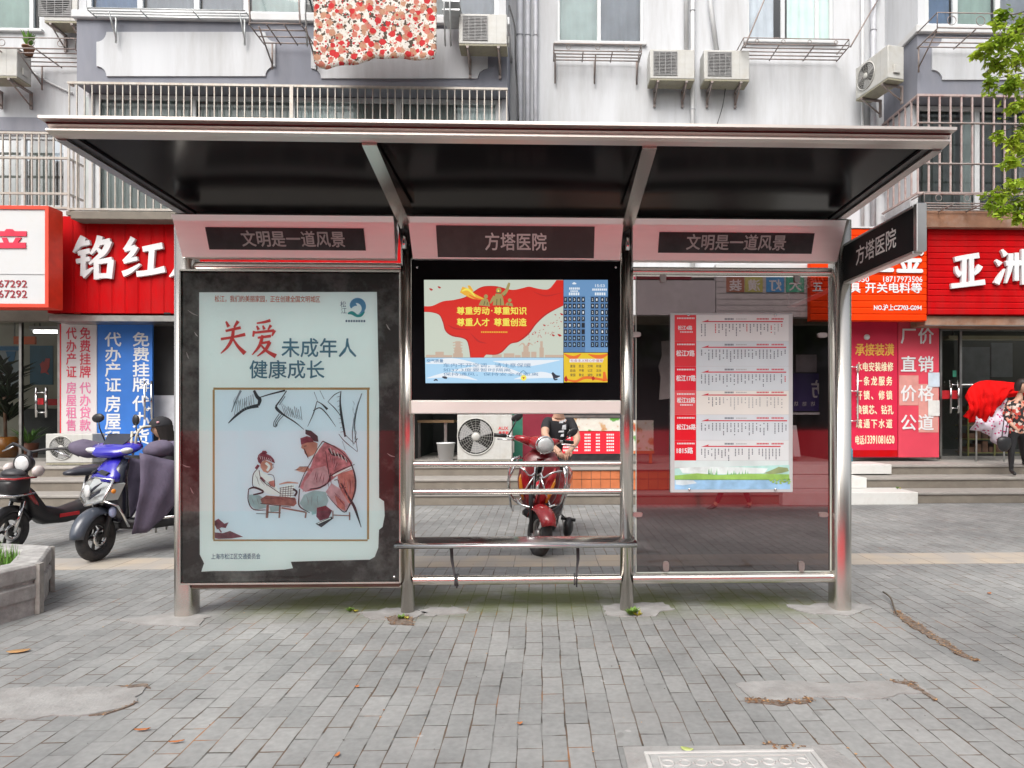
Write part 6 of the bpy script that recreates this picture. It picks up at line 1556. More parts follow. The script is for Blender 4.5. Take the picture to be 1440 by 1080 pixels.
# loose petals
for (x, y, w_) in ((110, 150, 18), (188, 130, 16), (1350, 385, 16), (1185, 490, 13), (1330, 585, 20), (1270, 585, 15), (1290, 390, 9), (1345, 455, 8), (1155, 600, 7), (1100, 555, 9), (1075, 575, 9)): S(lred2, [(x - w_, y - w_ * .7), (x, y), (x + w_, y + w_ * .2)], (2, w_ * 1.1, 2), 3)
rr = random.Random(5)
for k in range(34): x, y = rr.uniform(1030, 1330), 0; y = 640 - (x - 1030) * .55 + rr.uniform(-60, 60); S(lred2, [(x, y), (x + 10, y - 6)], 5, 3)
b.build('main_picture', None, ds)
for (s, xa, ya, xb, yb) in (('尊重劳动', 355, 318, 662, 386), ('尊重知识', 708, 318, 1015, 386), ('尊重人才', 355, 426, 662, 496), ('尊重创造', 708, 426, 1015, 496)):
    b = MB(); b.tpx(s, *Q(xa, ya), *Q(xb, yb), K(8), 0, .035); b.build('slogan_lettering', lyel, ds)
b = MB(); b.use(lyel)
b.bx(PX(590 + 682 / 6.752, YC), PX(590 + 692 / 6.752, YC), K(8) - .0003, K(8), PZ(690, 385 + 358 / 6.752, YC), PZ(690, 385 + 346 / 6.752, YC))
b.use(lgold)
for k in range(15): b.bx(PX(590 + (585 + 17 * k) / 6.752, YC), PX(590 + (597 + 17 * k) / 6.752, YC), K(8) - .0003, K(8), PZ(690, 385 + 562 / 6.752, YC), PZ(690, 385 + 548 / 6.752, YC))
b.build('small_lettering', None, ds)
# ticker panel
b = MB()
F(lsky, [(52, 797), (1365, 797), (1365, 1035), (57, 1038)], 0)
for (pts, w_) in (([(60, 850), (300, 830), (600, 870)], (10, 60, 10)), ([(300, 920), (700, 900), (1000, 960)], (10, 70, 10)), ([(700, 830), (1000, 850), (1330, 820)], (5, 60, 5)), ([(900, 1000), (1150, 960), (1340, 990)], (5, 60, 5)), ([(70, 990), (300, 960), (550, 1010)], (5, 50, 5))): S(lwhite, pts, w_, 1)
b.use(lteal)
for (s, xa, ya, xb, yb) in (('车内不开空调，请注意保暖', 225, 850, 1058, 888), ('如37.3度要暂时隔离', 225, 898, 865, 928), ('保持通风，保持安全车距离', 225, 938, 1128, 968)): b.tpx(s, *Q(xa, ya), *Q(xb, yb), K(3), 0, .0)
b.tpx('空气质量', *Q(70, 812), *Q(225, 842), K(3), 0, .02)
b.use(lyel); b.fillpx([Q(988 + 28 * math.cos(k * .5236), 988 + 28 * math.sin(k * .5236)) for k in range(12)], K(3)); b.use(lred2); b.fillpx([Q(975, 982), Q(1000, 982), Q(988, 1000)], K(4)); S(lteal, [(950, 950), (985, 920), (1022, 950)], 6, 3)
S(ldk, [(1260, 940), (1290, 975), (1335, 970)], (20, 34, 6), 3); S(ldk, [(1265, 935), (1280, 1000), (1310, 1000)], (12, 16, 10), 4)
S(ldk, [(215, 980), (240, 985), (262, 990)], (10, 24, 14), 3); S(ldk, [(135, 1015), (155, 1005), (172, 1015)], (8, 16, 8), 3)
b.build('ticker', None, ds)
# arrivals table and value panel
b = MB(); V = lambda x, y: (780 + x / 6.756, 385 + y / 6.75)
def F2(m, pts, k): b.use(m); b.fillpx([V(*p) for p in pts], K(k))
F2(lblue, [(85, 58), (505, 58), (505, 745), (85, 745)], 0); F2(lblue2, [(85, 210), (290, 210), (290, 745), (85, 745)], 1); F2(lblue2, [(340, 210), (505, 210), (505, 700), (340, 700)], 1)
rr = random.Random(3)
for j in range(8):
    for i in range(9):
        x = 88 + 42 * i if i < 5 else (345, 385, 438, 480)[i - 5]; y = 222 + 61 * j
        w_ = 30 if i < 8 else 24
        F2(lblk, [(x, y), (x + w_, y), (x + w_, y + 46), (x, y + 46)], 2)
        b.use(lwhite if j < 6 else lsky); d = str(rr.randint(1, 9)) if i != 0 else str(rr.randint(10, 29))
        if not (i == 4 and j in (4, 5)):
            a = V(x + 9, y + 12); c = V(x + w_ - 9, y + 34); b.tpx(d, a[0], a[1], c[0], c[1], K(4), 0, .02)
b.use(lwhite); b.tpx('15:53', *V(385, 100), *V(475, 126), K(3), 0, .02); b.tpx('松江', *V(165, 78), *V(210, 100), K(3)) if False else None
F2(lwhite, [(165, 92), (185, 78), (208, 92), (200, 100), (172, 100)], 3)
for (xa, xb, y, h) in ((138, 242, 130, 20), (150, 225, 158, 14), (135, 240, 178, 26), (358, 500, 140, 20), (382, 488, 178, 26)):
    n = int((xb - xa) / (h * .8)); 
    for k in range(n):
        x = xa + (xb - xa) * k / n; F2(lwhite, [(x, y), (x + (xb - xa) / n * .72, y), (x + (xb - xa) / n * .72, y + h), (x, y + h)], 3)
F2(lfield, [(85, 750), (502, 750), (502, 1030), (88, 1030)], 0); 
b.use(lor); b.strokepx([V(88, 760), V(180, 800), V(250, 760)], [1, 6, 1], K(1)); b.strokepx([V(320, 765), V(420, 790), V(502, 765)], [1, 6, 2], K(1)); b.strokepx([V(100, 1000), V(200, 1020), V(300, 985), V(480, 1010)], [2, 3, 4, 3], K(1)); b.strokepx([V(470, 930), V(480, 1020)], [3, 7], K(1))
F2(lwhite, [(145, 808), (465, 808), (455, 840), (140, 840)], 2)
b.use(lred2); b.tpx('社会主义核心价值观', *V(150, 812), *V(458, 836), K(3), 0, .01)
b.use(ldk)
for j, row in enumerate((('富强', '民主', '文明', '和谐'), ('自由', '平等', '公正', '法治'), ('爱国', '敬业', '诚信', '友善'))):
    for i, s in enumerate(row): b.tpx(s, *V(148 + 82 * i, 864 + 42 * j), *V(196 + 82 * i, 890 + 42 * j), K(3), 0, .01)
b.use(lred2); b.fillpx([V(90, 990), V(110, 965), V(125, 1000), V(118, 1025), V(95, 1020)], K(2)); b.fillpx([V(350, 985), V(370, 970), V(385, 1000), V(360, 1015)], K(2))
b.build('arrivals_panel', None, ds)

# ------------------------------------------------------------------ glass panel with clips (right bay)
gt = pane('smoked glass', (0.205, 0.165, 0.17), 3.1, 1.52, .05)  # smoked tint, its red lean painted in for the red reflection
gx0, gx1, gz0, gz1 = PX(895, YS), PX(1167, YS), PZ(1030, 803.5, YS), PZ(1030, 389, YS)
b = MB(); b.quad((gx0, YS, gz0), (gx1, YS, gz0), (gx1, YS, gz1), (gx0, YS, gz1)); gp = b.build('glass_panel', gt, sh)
b = MB(); edge_m = mat('glass edge', (.40, .44, .40), .3)
for (a0, a1, c0, c1) in ((gx0 - .006, gx0 - .0005, gz0, gz1), (gx1 + .0005, gx1 + .006, gz0, gz1), (gx0, gx1, gz0 - .006, gz0 - .0005)): b.bx(a0, a1, YS - .005, YS + .005, c0, c1)
o = b.build('glass_edge', edge_m); o.parent = gp
clipm = mat('clip steel', (.50, .48, .46), .38, 1.0, .1, 20)
for (px, py, hor) in ((933, 390, 0), (1122, 390, 0), (937, 797, 0), (1128, 797, 0), (895, 470, 1), (1158, 471, 1), (897, 724, 1), (1159, 724, 1)):
    q = P(px, py, YS - .02); b = MB()
    w_, h_ = (.032, .017) if hor else (.020, .034)
    pts = [(q.x + w_ * math.copysign(abs(math.cos(a)) ** .6, math.cos(a)), YS - .014, q.z + h_ * math.copysign(abs(math.sin(a)) ** .6, math.sin(a))) for a in [2 * math.pi * k / 20 for k in range(20)]]
    b.prism(pts, (0, .028, 0)); o = b.build('clip', clipm); o.parent = gp

# ------------------------------------------------------------------ timetable board clipped on the glass
YT = YS - .03
tt = thing('timetable_board', 'bus route timetable sheet with red route column, clipped on the smoked glass', 'timetable', P(1030, 692, YT))
b = MB(); b.bx(PX(943, YT), PX(1115, YT), YT, YT + .022, PZ(1030, 692.5, YT), PZ(1030, 440.5, YT), .003); b.build('backing', mat('pale acrylic backing', (.46, .47, .48), .35, 0, .03), tt)
TW = lambda x, y: (880 + x / 4.155, 360 + y / 4.154)
T = lambda k: YT - .0006 - .0006 * k
rows = [(345, 498, (.64, .66, .66)), (498, 645, (.53, .595, .63)), (645, 788, (.53, .595, .63)), (788, 927, (.66, .66, .62)), (927, 1077, (.55, .61, .645)), (1077, 1195, (.60, .64, .65))]
b = MB()
for i, (ya, yb, c) in enumerate(rows):
    b.use(mat('timetable strip %d' % i, c, .4, 0, .03)); b.fillpx([TW(412, ya), TW(952, ya), TW(952, yb - 1.5), TW(412, yb - 1.5)], T(0))
b.use(mat('timetable pale base', (.56, .66, .66), .4)); b.fillpx([TW(285, 1195), TW(952, 1195), TW(952, 1235), TW(285, 1235)], T(0))
b.build('strips', None, tt)
b = MB(); 
for i, (ya, yb, c) in enumerate(rows):
    c = ((.66, .04, .05), (.60, .03, .04), (.62, .012, .03), (.62, .07, .08), (.62, .004, .015), (.62, .006, .02))[i]
    b.use(mat('route red %d' % i, c, .4, 0, .04)); b.fillpx([TW(285, ya), TW(411, ya), TW(411, yb - 1), TW(285, yb - 1)], T(0))
b.use(letter_w)
for i, (s, xa, ya, xb, yb) in enumerate((('松江4路', 305, 408, 388, 432), ('松江7路', 295, 552, 402, 586), ('松江17路', 295, 698, 408, 731), ('松江22路', 300, 828, 405, 858), ('松江26路', 298, 984, 408, 1015), ('1815路', 298, 1120, 392, 1154))):
    b.tpx(s, *TW(xa, ya), *TW(xb, yb), T(1), 0, .04)
    y0 = rows[i][0] + 14
    for k in range(11): p, q = TW(300 + 9.5 * k, y0), TW(306.5 + 9.5 * k, y0 + 9); b.fillpx([(p[0], p[1]), (q[0], p[1]), (q[0], q[1]), (p[0], q[1])], T(1))
    if i in (0, 3):
        for k in range(8): p, q = TW(318 + 9.5 * k, yb + 8), TW(324 + 9.5 * k, yb + 16); b.fillpx([(p[0], p[1]), (q[0], p[1]), (q[0], q[1]), (p[0], q[1])], T(1))
b.build('route_column', None, tt)
tred = mat('arrow red', (.50, .02, .04), .5); tink = mat('small print ink', (.10, .12, .15), .6); tink2 = mat('faded small print', (.34, .36, .37), .6)
b = MB(); rr = random.Random(11)
arrows = [(383, 918), (533, 938), (678, 938), (812, 940), (962, 943), (1112, 905)]
for i, (y, xe) in enumerate(arrows):
    b.use(tred); b.fillpx([TW(440, y + 3), TW(485, y - 11), TW(482, y - 3), TW(xe, y - 3), TW(xe, y + 4)], T(1))
    def tiny(xa, xb, ya, h, m):
        b.use(m); n = int((xb - xa) / 9)
        for k in range(n): p, q = TW(xa + 9 * k, ya), TW(xa + 9 * k + 6.5, ya + h); b.fillpx([(p[0], p[1]), (q[0], p[1]), (q[0], q[1]), (p[0], q[1])], T(1))
    tiny(578, 640, y - 20, 10, tink); tiny(645, 715, y - 18, 6, tink2); tiny(765, 840, y - 20, 9, tred); tiny(852, 930, y - 20, 9, tred)
    n = 24; seed = rr.random()
    for k in range(n):
        x = 443 + (xe - 450) * k / (n - 1)
        if i == 3 and k < 2: continue
        if rr.random() < .08: continue
        L_ = rr.choice((4, 5, 5, 6, 6, 7, 8)); m = tink2 if (i == 0 and k > 19) or (i == 3 and k > 5) else tink
        if rr.random() < .05: m = tred
        b.use(m)
        for q_ in range(L_):
            p = TW(x - 3.2, y + 14 + q_ * 9.2); q = TW(x + 3.2, y + 20.5 + q_ * 9.2)
            if rr.random() < .12: continue
            b.fillpx([(p[0], p[1]), (q[0], p[1]), (q[0], q[1]), (p[0], q[1])], T(1))
b.build('route_lines', None, tt)
# landscape strip at the foot
b = MB(); U = lambda x, y: (880 + x / 4.0, 600 + y / 4.0)
def F3(c, nm, pts, k): b.use(mat(nm, c, .45, 0, .2, 14)); b.fillpx([U(*p) for p in pts], T(k))
F3((.36, .60, .56), 'print mist green', [(275, 235), (920, 215), (920, 300), (275, 300)], 1)
F3((.60, .68, .68), 'print pale haze', [(300, 232), (450, 225), (640, 228), (800, 235), (780, 262), (500, 268), (320, 262)], 2)
for k in range(26): x = 460 + rr.uniform(0, 250); F3((.16, .42, .20), 'print fresh green', [(x, 292), (x - 5, 280), (x + rr.uniform(-3, 3), 228 + rr.uniform(0, 40)), (x + 5, 280)], 3)
F3((.24, .30, .14), 'print olive', [(775, 262), (830, 240), (860, 226), (910, 232), (918, 250), (870, 262), (820, 268)], 3)
F3((.25, .45, .10), 'print grass green', [(275, 275), (400, 262), (520, 272), (700, 265), (920, 268), (920, 298), (275, 298)], 4)
F3((.26, .46, .66), 'print lake blue', [(275, 299), (925, 292), (925, 352), (275, 354)], 1)
F3((.52, .62, .66), 'print water glint', [(280, 300), (380, 302), (400, 318), (320, 330), (280, 325)], 2)
for k in range(22): x, y = rr.uniform(805, 915), rr.uniform(292, 318); F3((.28, .46, .10), 'print leaf green', [(x, y), (x + 10, y - 5), (x + 18, y + 2), (x + 8, y + 6)], 5 + k % 2)
b.build('landscape_print', None, tt)
for (px, py) in ((968, 443.5), (1090, 443.5), (969, 688), (1090, 688)):
    b = MB(); q = P(px, py, YT); b.lathe([(.001, -.012), (.008, -.011), (.009, -.001)], (q.x, YT, q.z), 'Y', 12); b.build('screw', chrome, tt)

# ------------------------------------------------------------------ hanging sign at right
hs = thing('hanging_sign', 'black projecting stop sign with white lettering on the right shelter post', 'hanging sign', (2.06, 4.44, 2.22))
HY0, HY1, HZ0, HZ1 = 3.585, 4.43, 2.240, 2.478
b = MB(); b.bx(2.046, 2.086, HY0, HY1, HZ0, HZ1, .003); b.build('panel', mat('black sign face', (.010, .011, .012), .4, 0, .2, 3, spec=.12), hs)
b = MB(); b.bx(2.042, 2.098, HY0 - .04, HY0 - .001, HZ0 - .012, HZ1 + .014, .004); b.bx(2.042, 2.098, HY0, HY1, HZ0 - .018, HZ0 - .001, .003); b.bx(2.042, 2.098, HY0, HY1, HZ1 + .001, HZ1 + .014, .003); b.build('frame', mat('satin steel rim', (.66, .65, .63), .32, 1.0, .05), hs)
b = MB(); b.text('方塔医院', (2.0445, 4.25, 2.306), (0, -1, 0), (0, 0, 1), 0.485, 0.112, 0.0, .015); b.build('lettering', let_mid, hs)
for z in (HZ0 + .02, HZ0 + .10):
    b = MB(); b.tube([(2.05, 4.425, z), (2.05, 4.43, z)], .02, 10); b.tube([(2.066, 4.40, z), (2.066, 4.46, z)], .017, 10); b.build('bracket', steel_d, hs)
# ------------------------------------------------------------------ stone planter at lower left
granite = mat('grey granite', (0.36, 0.355, 0.345), .8, 0, .22, 22, bump=.35, bscale=70, dirt=(.16, .155, .145), dirt_amt=.75, dirt_scale=3)
pt = thing('stone_planter', 'eight sided granite planter full of grass at the lower left corner', 'planter', (-4.235, 4.42, 0))
def octa(r, z, c=(-4.235, 4.42), rot=8): return [Vector((c[0] + r * math.cos(R(rot + 45 * k)), c[1] + r * math.sin(R(rot + 45 * k)), z)) for k in range(8)]
b = MB()
lv = [(.86, .0), (.86, .10), (.875, .115), (.875, .20), (.85, .215), (.85, .225), (.875, .24), (.875, .33), (.855, .345), (.70, .345), (.685, .33), (.685, .24)]
rg = [[b.v(p) for p in octa(r, z)] for r, z in lv]
for i in range(len(rg) - 1):
    for k in range(8): b.f([rg[i][k], rg[i][(k + 1) % 8], rg[i + 1][(k + 1) % 8], rg[i + 1][k]], False)
o = b.build('basin', granite, pt); bv = o.modifiers.new('b', 'BEVEL'); bv.width = .012; bv.segments = 2
for k in range(8):       # corner joints
    b = MB(); p = octa(.868, 0)[k]; d = Vector((p.x + 4.235, p.y - 4.42, 0)).normalized()
    b.box((p.x + d.x * .002, p.y + d.y * .002, .17), (.05, .03, .335), Matrix.Rotation(math.atan2(d.y, d.x) + R(90), 3, 'Z')); b.build('corner_joint', mat('joint mortar', (.27, .26, .24), .9, 0, .2, 20), pt)
b = MB(); b.poly(octa(.69, .285)); b.build('soil', mat('soil', (.07, .05, .035), .95, 0, .3, 20), pt)
grass_m = mat('grass blade', (.10, .24, .025), .6, 0, .45, 9)
b = MB(); rr = random.Random(2)
for k in range(2600):
    a = rr.uniform(0, 6.283); r = .66 * math.sqrt(rr.random()); x, y = -4.235 + r * math.cos(a), 4.42 + r * math.sin(a); h = rr.uniform(.05, .15); d = rr.uniform(0, 6.283)
    dx, dy = math.cos(d), math.sin(d); w_ = .004; ln = rr.uniform(.01, .06)
    b.f([b.v((x - dy * w_, y + dx * w_, .286)), b.v((x + dy * w_, y - dx * w_, .286)), b.v((x + dx * ln, y + dy * ln, .286 + h))])
o = b.build('grass', grass_m, pt); o['kind'] = 'stuff'

# ------------------------------------------------------------------ scooters
def M4(rot_deg, pivot, axis=(0, 0, 1)):
    p = Vector(pivot); return Matrix.Translation(p) @ Matrix.Rotation(R(rot_deg), 4, Vector(axis)) @ Matrix.Translation(-p)
def wheel(parent, c, r, w, tf, rim_m, spokes=5, wire=False):
    b = MB(); b.tf = tf; b.torus(c, r - w / 2, w / 2, 'Y', 36, 10, 1.05); tyre = b.build('wheel', rubber, parent)
    b = MB(); b.tf = tf; ri = r - w * .95
    b.lathe([(ri, -.022), (ri + .012, -.024), (ri + .012, .024), (ri, .022), (ri - .014, .012), (ri - .014, -.012)], c, 'Y', 32, True)
    if wire:
        for k in range(18):
            a = 2 * math.pi * k / 18; b.tube([(c[0] + .03 * math.cos(a), c[1] + .018 * (-1) ** k, c[2] + .03 * math.sin(a)), (c[0] + ri * math.cos(a), c[1], c[2] + ri * math.sin(a))], .0022, 4, False)
    else:
        for k in range(spokes):
            a = 2 * math.pi * k / spokes; n_ = Vector((-math.sin(a), 0, math.cos(a)))
            p0 = Vector(c) + Vector((.02 * math.cos(a), 0, .02 * math.sin(a))); p1 = Vector(c) + Vector((ri * math.cos(a), 0, ri * math.sin(a))) - n_ * .0
            b.tube([p0, p0.lerp(p1, .5) + n_ * .012, p1], [.020, .013, .016], 8, False)
    b.lathe([(.001, -.035), (.035, -.035), (.04, -.02), (.04, .02), (.035, .035), (.001, .035)], c, 'Y', 18)
    o = b.build('rim', rim_m); o.parent = tyre
    b = MB(); b.tf = tf; b.lathe([(.05, .040), (.085, .040), (.085, .044), (.05, .044)], c, 'Y', 24, True); o = b.build('brake_disc', chrome); o.parent = tyre
    return tyre
def fender(parent, c, r, w, a0, a1, m, tf, nm='front_fender', drop=.03):
    b = MB(); b.tf = tf; b.sm = True; gr = []
    for i in range(15):
        t = i / 14; a = R(a0 + (a1 - a0) * t); col = []
        ww = w * (.55 + .45 * math.sin(math.pi * (.15 + .75 * t)))
        for j in range(9):
            s_ = -1 + 2 * j / 8; rr_ = r + .028 * (1 - s_ * s_) - drop * abs(s_) ** 3
            col.append(b.v((c[0] + rr_ * math.cos(a), c[1] + s_ * ww, c[2] + rr_ * math.sin(a))))
        gr.append(col)
    for i in range(14):
        for j in range(8): b.f([gr[i][j], gr[i + 1][j], gr[i + 1][j + 1], gr[i][j + 1]])
    o = b.build(nm, m, parent); s_ = o.modifiers.new('t', 'SOLIDIFY'); s_.thickness = .006; return o
def mirror(parent, base, top, tf, m, sz=(.012, .055, .035), tilt=20):
    b = MB(); b.tf = tf; b.tube([base, Vector(base).lerp(Vector(top), .6) + Vector((.02, 0, 0)), top], .006, 7)
    b.ball(top, sz, 14, 8, Matrix.Rotation(R(tilt), 3, 'X')); o = b.build('mirror', m, parent)
    g_ = MB(); g_.tf = tf; g_.ball((top[0] - sz[0] * .7, top[1], top[2]), (sz[0] * .5, sz[1] * .88, sz[2] * .88), 14, 8, Matrix.Rotation(R(tilt), 3, 'X')); q = g_.build('mirror_glass', chrome); q.parent = o
lens = mat('lamp lens', (.62, .64, .64), .12, 0, .1, 20, coat=.6)
amber = mat('amber lens', (.6, .2, .02), .2)
def scooter_frame(name, label, contact, rz, steer, main, second, dark):
    ax = .62
    loc = Vector(contact) - Vector((math.cos(rz), math.sin(rz), 0)) * ax; loc.z = 0
    t = thing(name, label, 'scooter', loc, rz, 'scooters parked behind the shelter', local=True)
    tf = M4(steer, (.45, 0, 0)); return t, tf, ax

# --- red scooter facing the camera
redp = mat('red scooter paint', (.36, .012, .018), .22, 0, .12, 3, coat=.5, dirt=(.30, .12, .11), dirt_amt=.4, dirt_scale=5); redp2 = mat('maroon scooter panel', (.17, .015, .02), .3, 0, .1, 3, coat=.3)
c = PG(741, 779); 
t, tf, ax = scooter_frame('motor_scooter', 'red scooter with chrome crash bars seen head on through the shelter bars', c, R(259), 32, redp, redp2, blackpl)
wheel(t, (ax, 0, .205), .205, .085, tf, steel_d, 5, True)
wheel(t, (-.62, 0, .205), .205, .09, None, steel_d, 5)
fender(t, (ax, 0, .205), .236, .085, 28, 150, redp, tf)
b = MB(); b.tf = tf
for s_ in (-1, 1): b.tube([(ax, s_ * .075, .205), (.50, s_ * .07, .52), (.43, s_ * .05, .70)], [.016, .02, .022], 10)
b.build('fork', blackpl, t)
b = MB(); b.sm = True
b.loft([(.36, .40, .06, .05), (.42, .42, .12, .07), (.52, .43, .165, .08), (.64, .44, .185, .075), (.76, .43, .18, .065), (.86, .40, .15, .06), (.93, .37, .10, .05)], 'z', 20, 2.4); b.build('leg_shield', redp2, t)
for s_ in (-1, 1):
    b = MB(); b.sm = True
    b.loft([(.42, .475, .012, .012, s_ * .05), (.52, .50, .035, .018, s_ * .07), (.64, .505, .045, .016, s_ * .105), (.74, .48, .03, .014, s_ * .125), (.80, .455, .008, .006, s_ * .13)], 'z', 12, 2.2); o = b.build('front_cowl', redp, t)
    b = MB(); b.sm = True; b.loft([(.47, .515, .01, .006, s_ * .10), (.56, .528, .018, .006, s_ * .125), (.66, .515, .012, .006, s_ * .148), (.70, .50, .004, .004, s_ * .15)], 'z', 10, 2.2); b.build('turn_signal', amber, t)
b = MB(); b.sm = True
b.loft([(.46, .505, .018, .012), (.58, .523, .026, .010), (.70, .517, .034, .010), (.80, .485, .045, .012), (.86, .455, .035, .010)], 'z', 12, 3); b.build('chrome_strip', chrome, t)
b = MB(); b.tf = tf; b.sm = True
b.loft([(.22, .99, .06, .03), (.30, 1.0, .10, .05), (.38, 1.0, .11, .065), (.46, .995, .085, .065), (.50, .99, .07, .06)], 'x', 18, 2.3); b.loft([(.36, .985, .05, .04), (.36, .99, .05, .04)], 'x', 8)
for s_ in (-1, 1): b.tube([(.36, s_ * .08, 1.0), (.33, s_ * .15, 1.015), (.30, s_ * .2, 1.02)], [.045, .035, .025], 12)
b.build('handlebar_cowl', redp, t)
b = MB(); b.tf = tf; b.lathe([(.076, -.03), (.086, 0), (.08, .012), (.07, .012)], (.50, 0, .99), 'X', 26); o = b.build('headlight', chrome, t)
b = MB(); b.tf = tf; b.sm = True; b.ball((.505, 0, .99), (.03, .07, .07), 18, 10); q = b.build('lens', lens); q.parent = o
for s_ in (-1, 1):
    b = MB(); b.tf = tf; b.tube([(.30, s_ * .18, 1.02), (.26, s_ * .29, 1.025)], .012, 10); b.build('handlebar', chrome, t)
    b = MB(); b.tf = tf; b.tube([(.265, s_ * .275, 1.025), (.235, s_ * .375, 1.02)], .018, 12); b.build('grip', blackpl, t)
    b = MB(); b.tf = tf; b.tube([(.33, s_ * .22, 1.0), (.34, s_ * .28, .995), (.30, s_ * .36, .99)], .007, 6); b.build('brake_lever', chrome, t)
mirror(t, (.28, .26, 1.03), (.30, .33, 1.12), tf, blackpl, (.014, .06, .036), 38)
mirror(t, (.28, -.26, 1.03), (.28, -.20, 1.21), tf, blackpl, (.014, .06, .036), 40)
for s_ in (-1, 1):
    b = MB()
    b.tube(catmull([(.42, s_ * .17, .84), (.50, s_ * .235, .82), (.52, s_ * .245, .66), (.50, s_ * .22, .50), (.44, s_ * .15, .42), (.40, s_ * .08, .40)], 4), .012, 8)
    b.tube(catmull([(.50, s_ * .02, .74), (.545, s_ * .06, .70), (.55, s_ * .12, .75), (.50, s_ * .20, .78)], 4), .009, 8)
    b.tube([(.52, s_ * .03, .70), (.53, s_ * .09, .56), (.50, s_ * .14, .44)], .008, 8); b.tube([(.44, s_ * .19, .86), (.47, s_ * .26, .62), (.42, s_ * .22, .38), (.2, s_ * .24, .30)], .010, 8)
    b.build('crash_bar', chrome, t)
b = MB(); b.tube(catmull([(.46, -.17, .46), (.55, -.10, .43), (.565, 0, .42), (.55, .10, .43), (.46, .17, .46)], 5), .012, 8); b.build('bumper_bar', chrome, t)
b = MB(); b.sm = True; b.loft([(.40, .34, .10, .05), (.2, .30, .16, .035), (-.05, .30, .16, .04), (-.12, .34, .15, .08)], 'x', 14, 4); b.build('floorboard', blackpl, t)
b = MB(); b.sm = True; b.loft([(-.05, .48, .10, .18), (-.16, .52, .15, .20), (-.35, .55, .175, .17), (-.60, .60, .16, .13), (-.80, .66, .09, .07)], 'x', 18, 2.6); b.build('rear_body', redp, t)
b = MB(); b.sm = True; b.loft([(-.02, .74, .08, .03), (-.10, .76, .125, .045), (-.35, .765, .14, .05), (-.55, .79, .135, .05), (-.74, .81, .08, .03)], 'x', 16, 3); b.build('seat', blackpl, t)
b = MB(); b.sm = True; b.loft([(-.80, .66, .05, .03), (-.84, .66, .06, .035), (-.86, .66, .04, .025)], 'x', 12); b.build('tail_light', logo_red, t)
b = MB(); b.tube([(-.05, .17, .28), (-.1, .24, .02)], .01, 7); b.build('kickstand', steel_d, t)
b = MB(); b.sm = True; b.ball((.18, .27, .22), (.10, .045, .10), 14, 9); b.tube([(.2, .2, .30), (.2, .33, .30)], .016, 8); b.build('footrest', blackpl, t)
red_t = t; t.rotation_euler.x = R(-7); t.scale = (1.08, 1.14, 1.06)

# --- blue scooter at left
bluep = mat('blue scooter paint', (.028, .022, .36), .22, 0, .10, 3, coat=.6); navy = mat('blue black panel', (.02, .022, .035), .25, 0, .2, 4, coat=.4)
apron = mat('quilted grey violet cloth', (.105, .088, .135), .85, 0, .15, 8, bump=.3, bscale=40)
c = PG(126, 788)
t, tf, ax = scooter_frame('motor_scooter', 'blue and black scooter with grey violet wind apron beside the poster', c, R(236), 28, bluep, navy, blackpl)
wheel(t, (ax, 0, .215), .215, .095, tf, mat('dark cast wheel', (.05, .05, .05), .4, .5), 5)
wheel(t, (-.66, 0, .215), .215, .10, None, mat('dark cast wheel', (0, 0, 0)), 5)
fender(t, (ax, 0, .215), .250, .085, 5, 150, mat('dark blue grey fender', (.055, .065, .085), .3, 0, .15, 4, coat=.3), tf)
b = MB(); b.tf = tf
for s_ in (-1, 1): b.tube([(ax, s_ * .08, .215), (.52, s_ * .075, .50), (.44, s_ * .05, .70)], [.022, .026, .026], 10)
b.build('fork', blackpl, t)
b = MB(); b.sm = True
b.loft([(.30, .34, .08, .06), (.38, .40, .14, .09), (.50, .44, .19, .11), (.62, .46, .215, .12), (.74, .45, .21, .10), (.84, .41, .18, .08), (.92, .36, .12, .05)], 'z', 20, 2.6); b.build('leg_shield', navy, t)
# big faceted lamp panel with chrome edging
fp_ = [Vector(q) for q in ((.60, -.215, .555), (.645, 0, .515), (.60, .215, .555), (.545, .235, .70), (.575, 0, .755), (.545, -.235, .70))]
b = MB(); b.sm = True
cen = Vector((.655, 0, .63)); vs = [b.v(p) for p in fp_]; cv = b.v(cen)
for k in range(6): b.f([vs[k], vs[(k + 1) % 6], cv], False)
bk = [b.v(p + Vector((-.12, 0, 0))) for p in fp_]
for k in range(6): b.f([vs[k], vs[(k + 1) % 6], bk[(k + 1) % 6], bk[k]], False)
o = b.build('lamp_panel', mat('silver grey lamp panel', (.42, .44, .44), .22, .3, .15, 8, coat=.5), t)
b = MB(); b.lathe([(.001, .02), (.05, .012), (.065, 0)], (.653, .03, .635), 'X', 20); q = b.build('lamp', lens); q.parent = o
b = MB()
for (ys, z) in ((1, 0), ): b.prism([(.652, .05, .60), (.615, .19, .70), (.600, .205, .72), (.625, .12, .68), (.655, .06, .62)], (.006, 0, .003))
b.prism([(.655, .075, .56), (.62, .20, .63), (.615, .21, .66), (.645, .11, .60)], (.006, 0, .003)); q = b.build('blue_flash', navy); q.parent = o
b = MB(); b.tube([fp_[0], fp_[1] + Vector((.012, 0, -.008)), fp_[2], fp_[3] + Vector((-.02, .0, .04))], .014, 8); b.tube([fp_[0], fp_[5], fp_[4], fp_[3] + Vector((-.02, 0, .04))], .010, 8); b.tube([fp_[2], (.50, .26, .50), (.40, .25, .30)], .011, 8); b.tube([fp_[0], (.50, -.26, .50), (.40, -.25, .30)], .011, 8); b.build('chrome_edge', chrome, t)
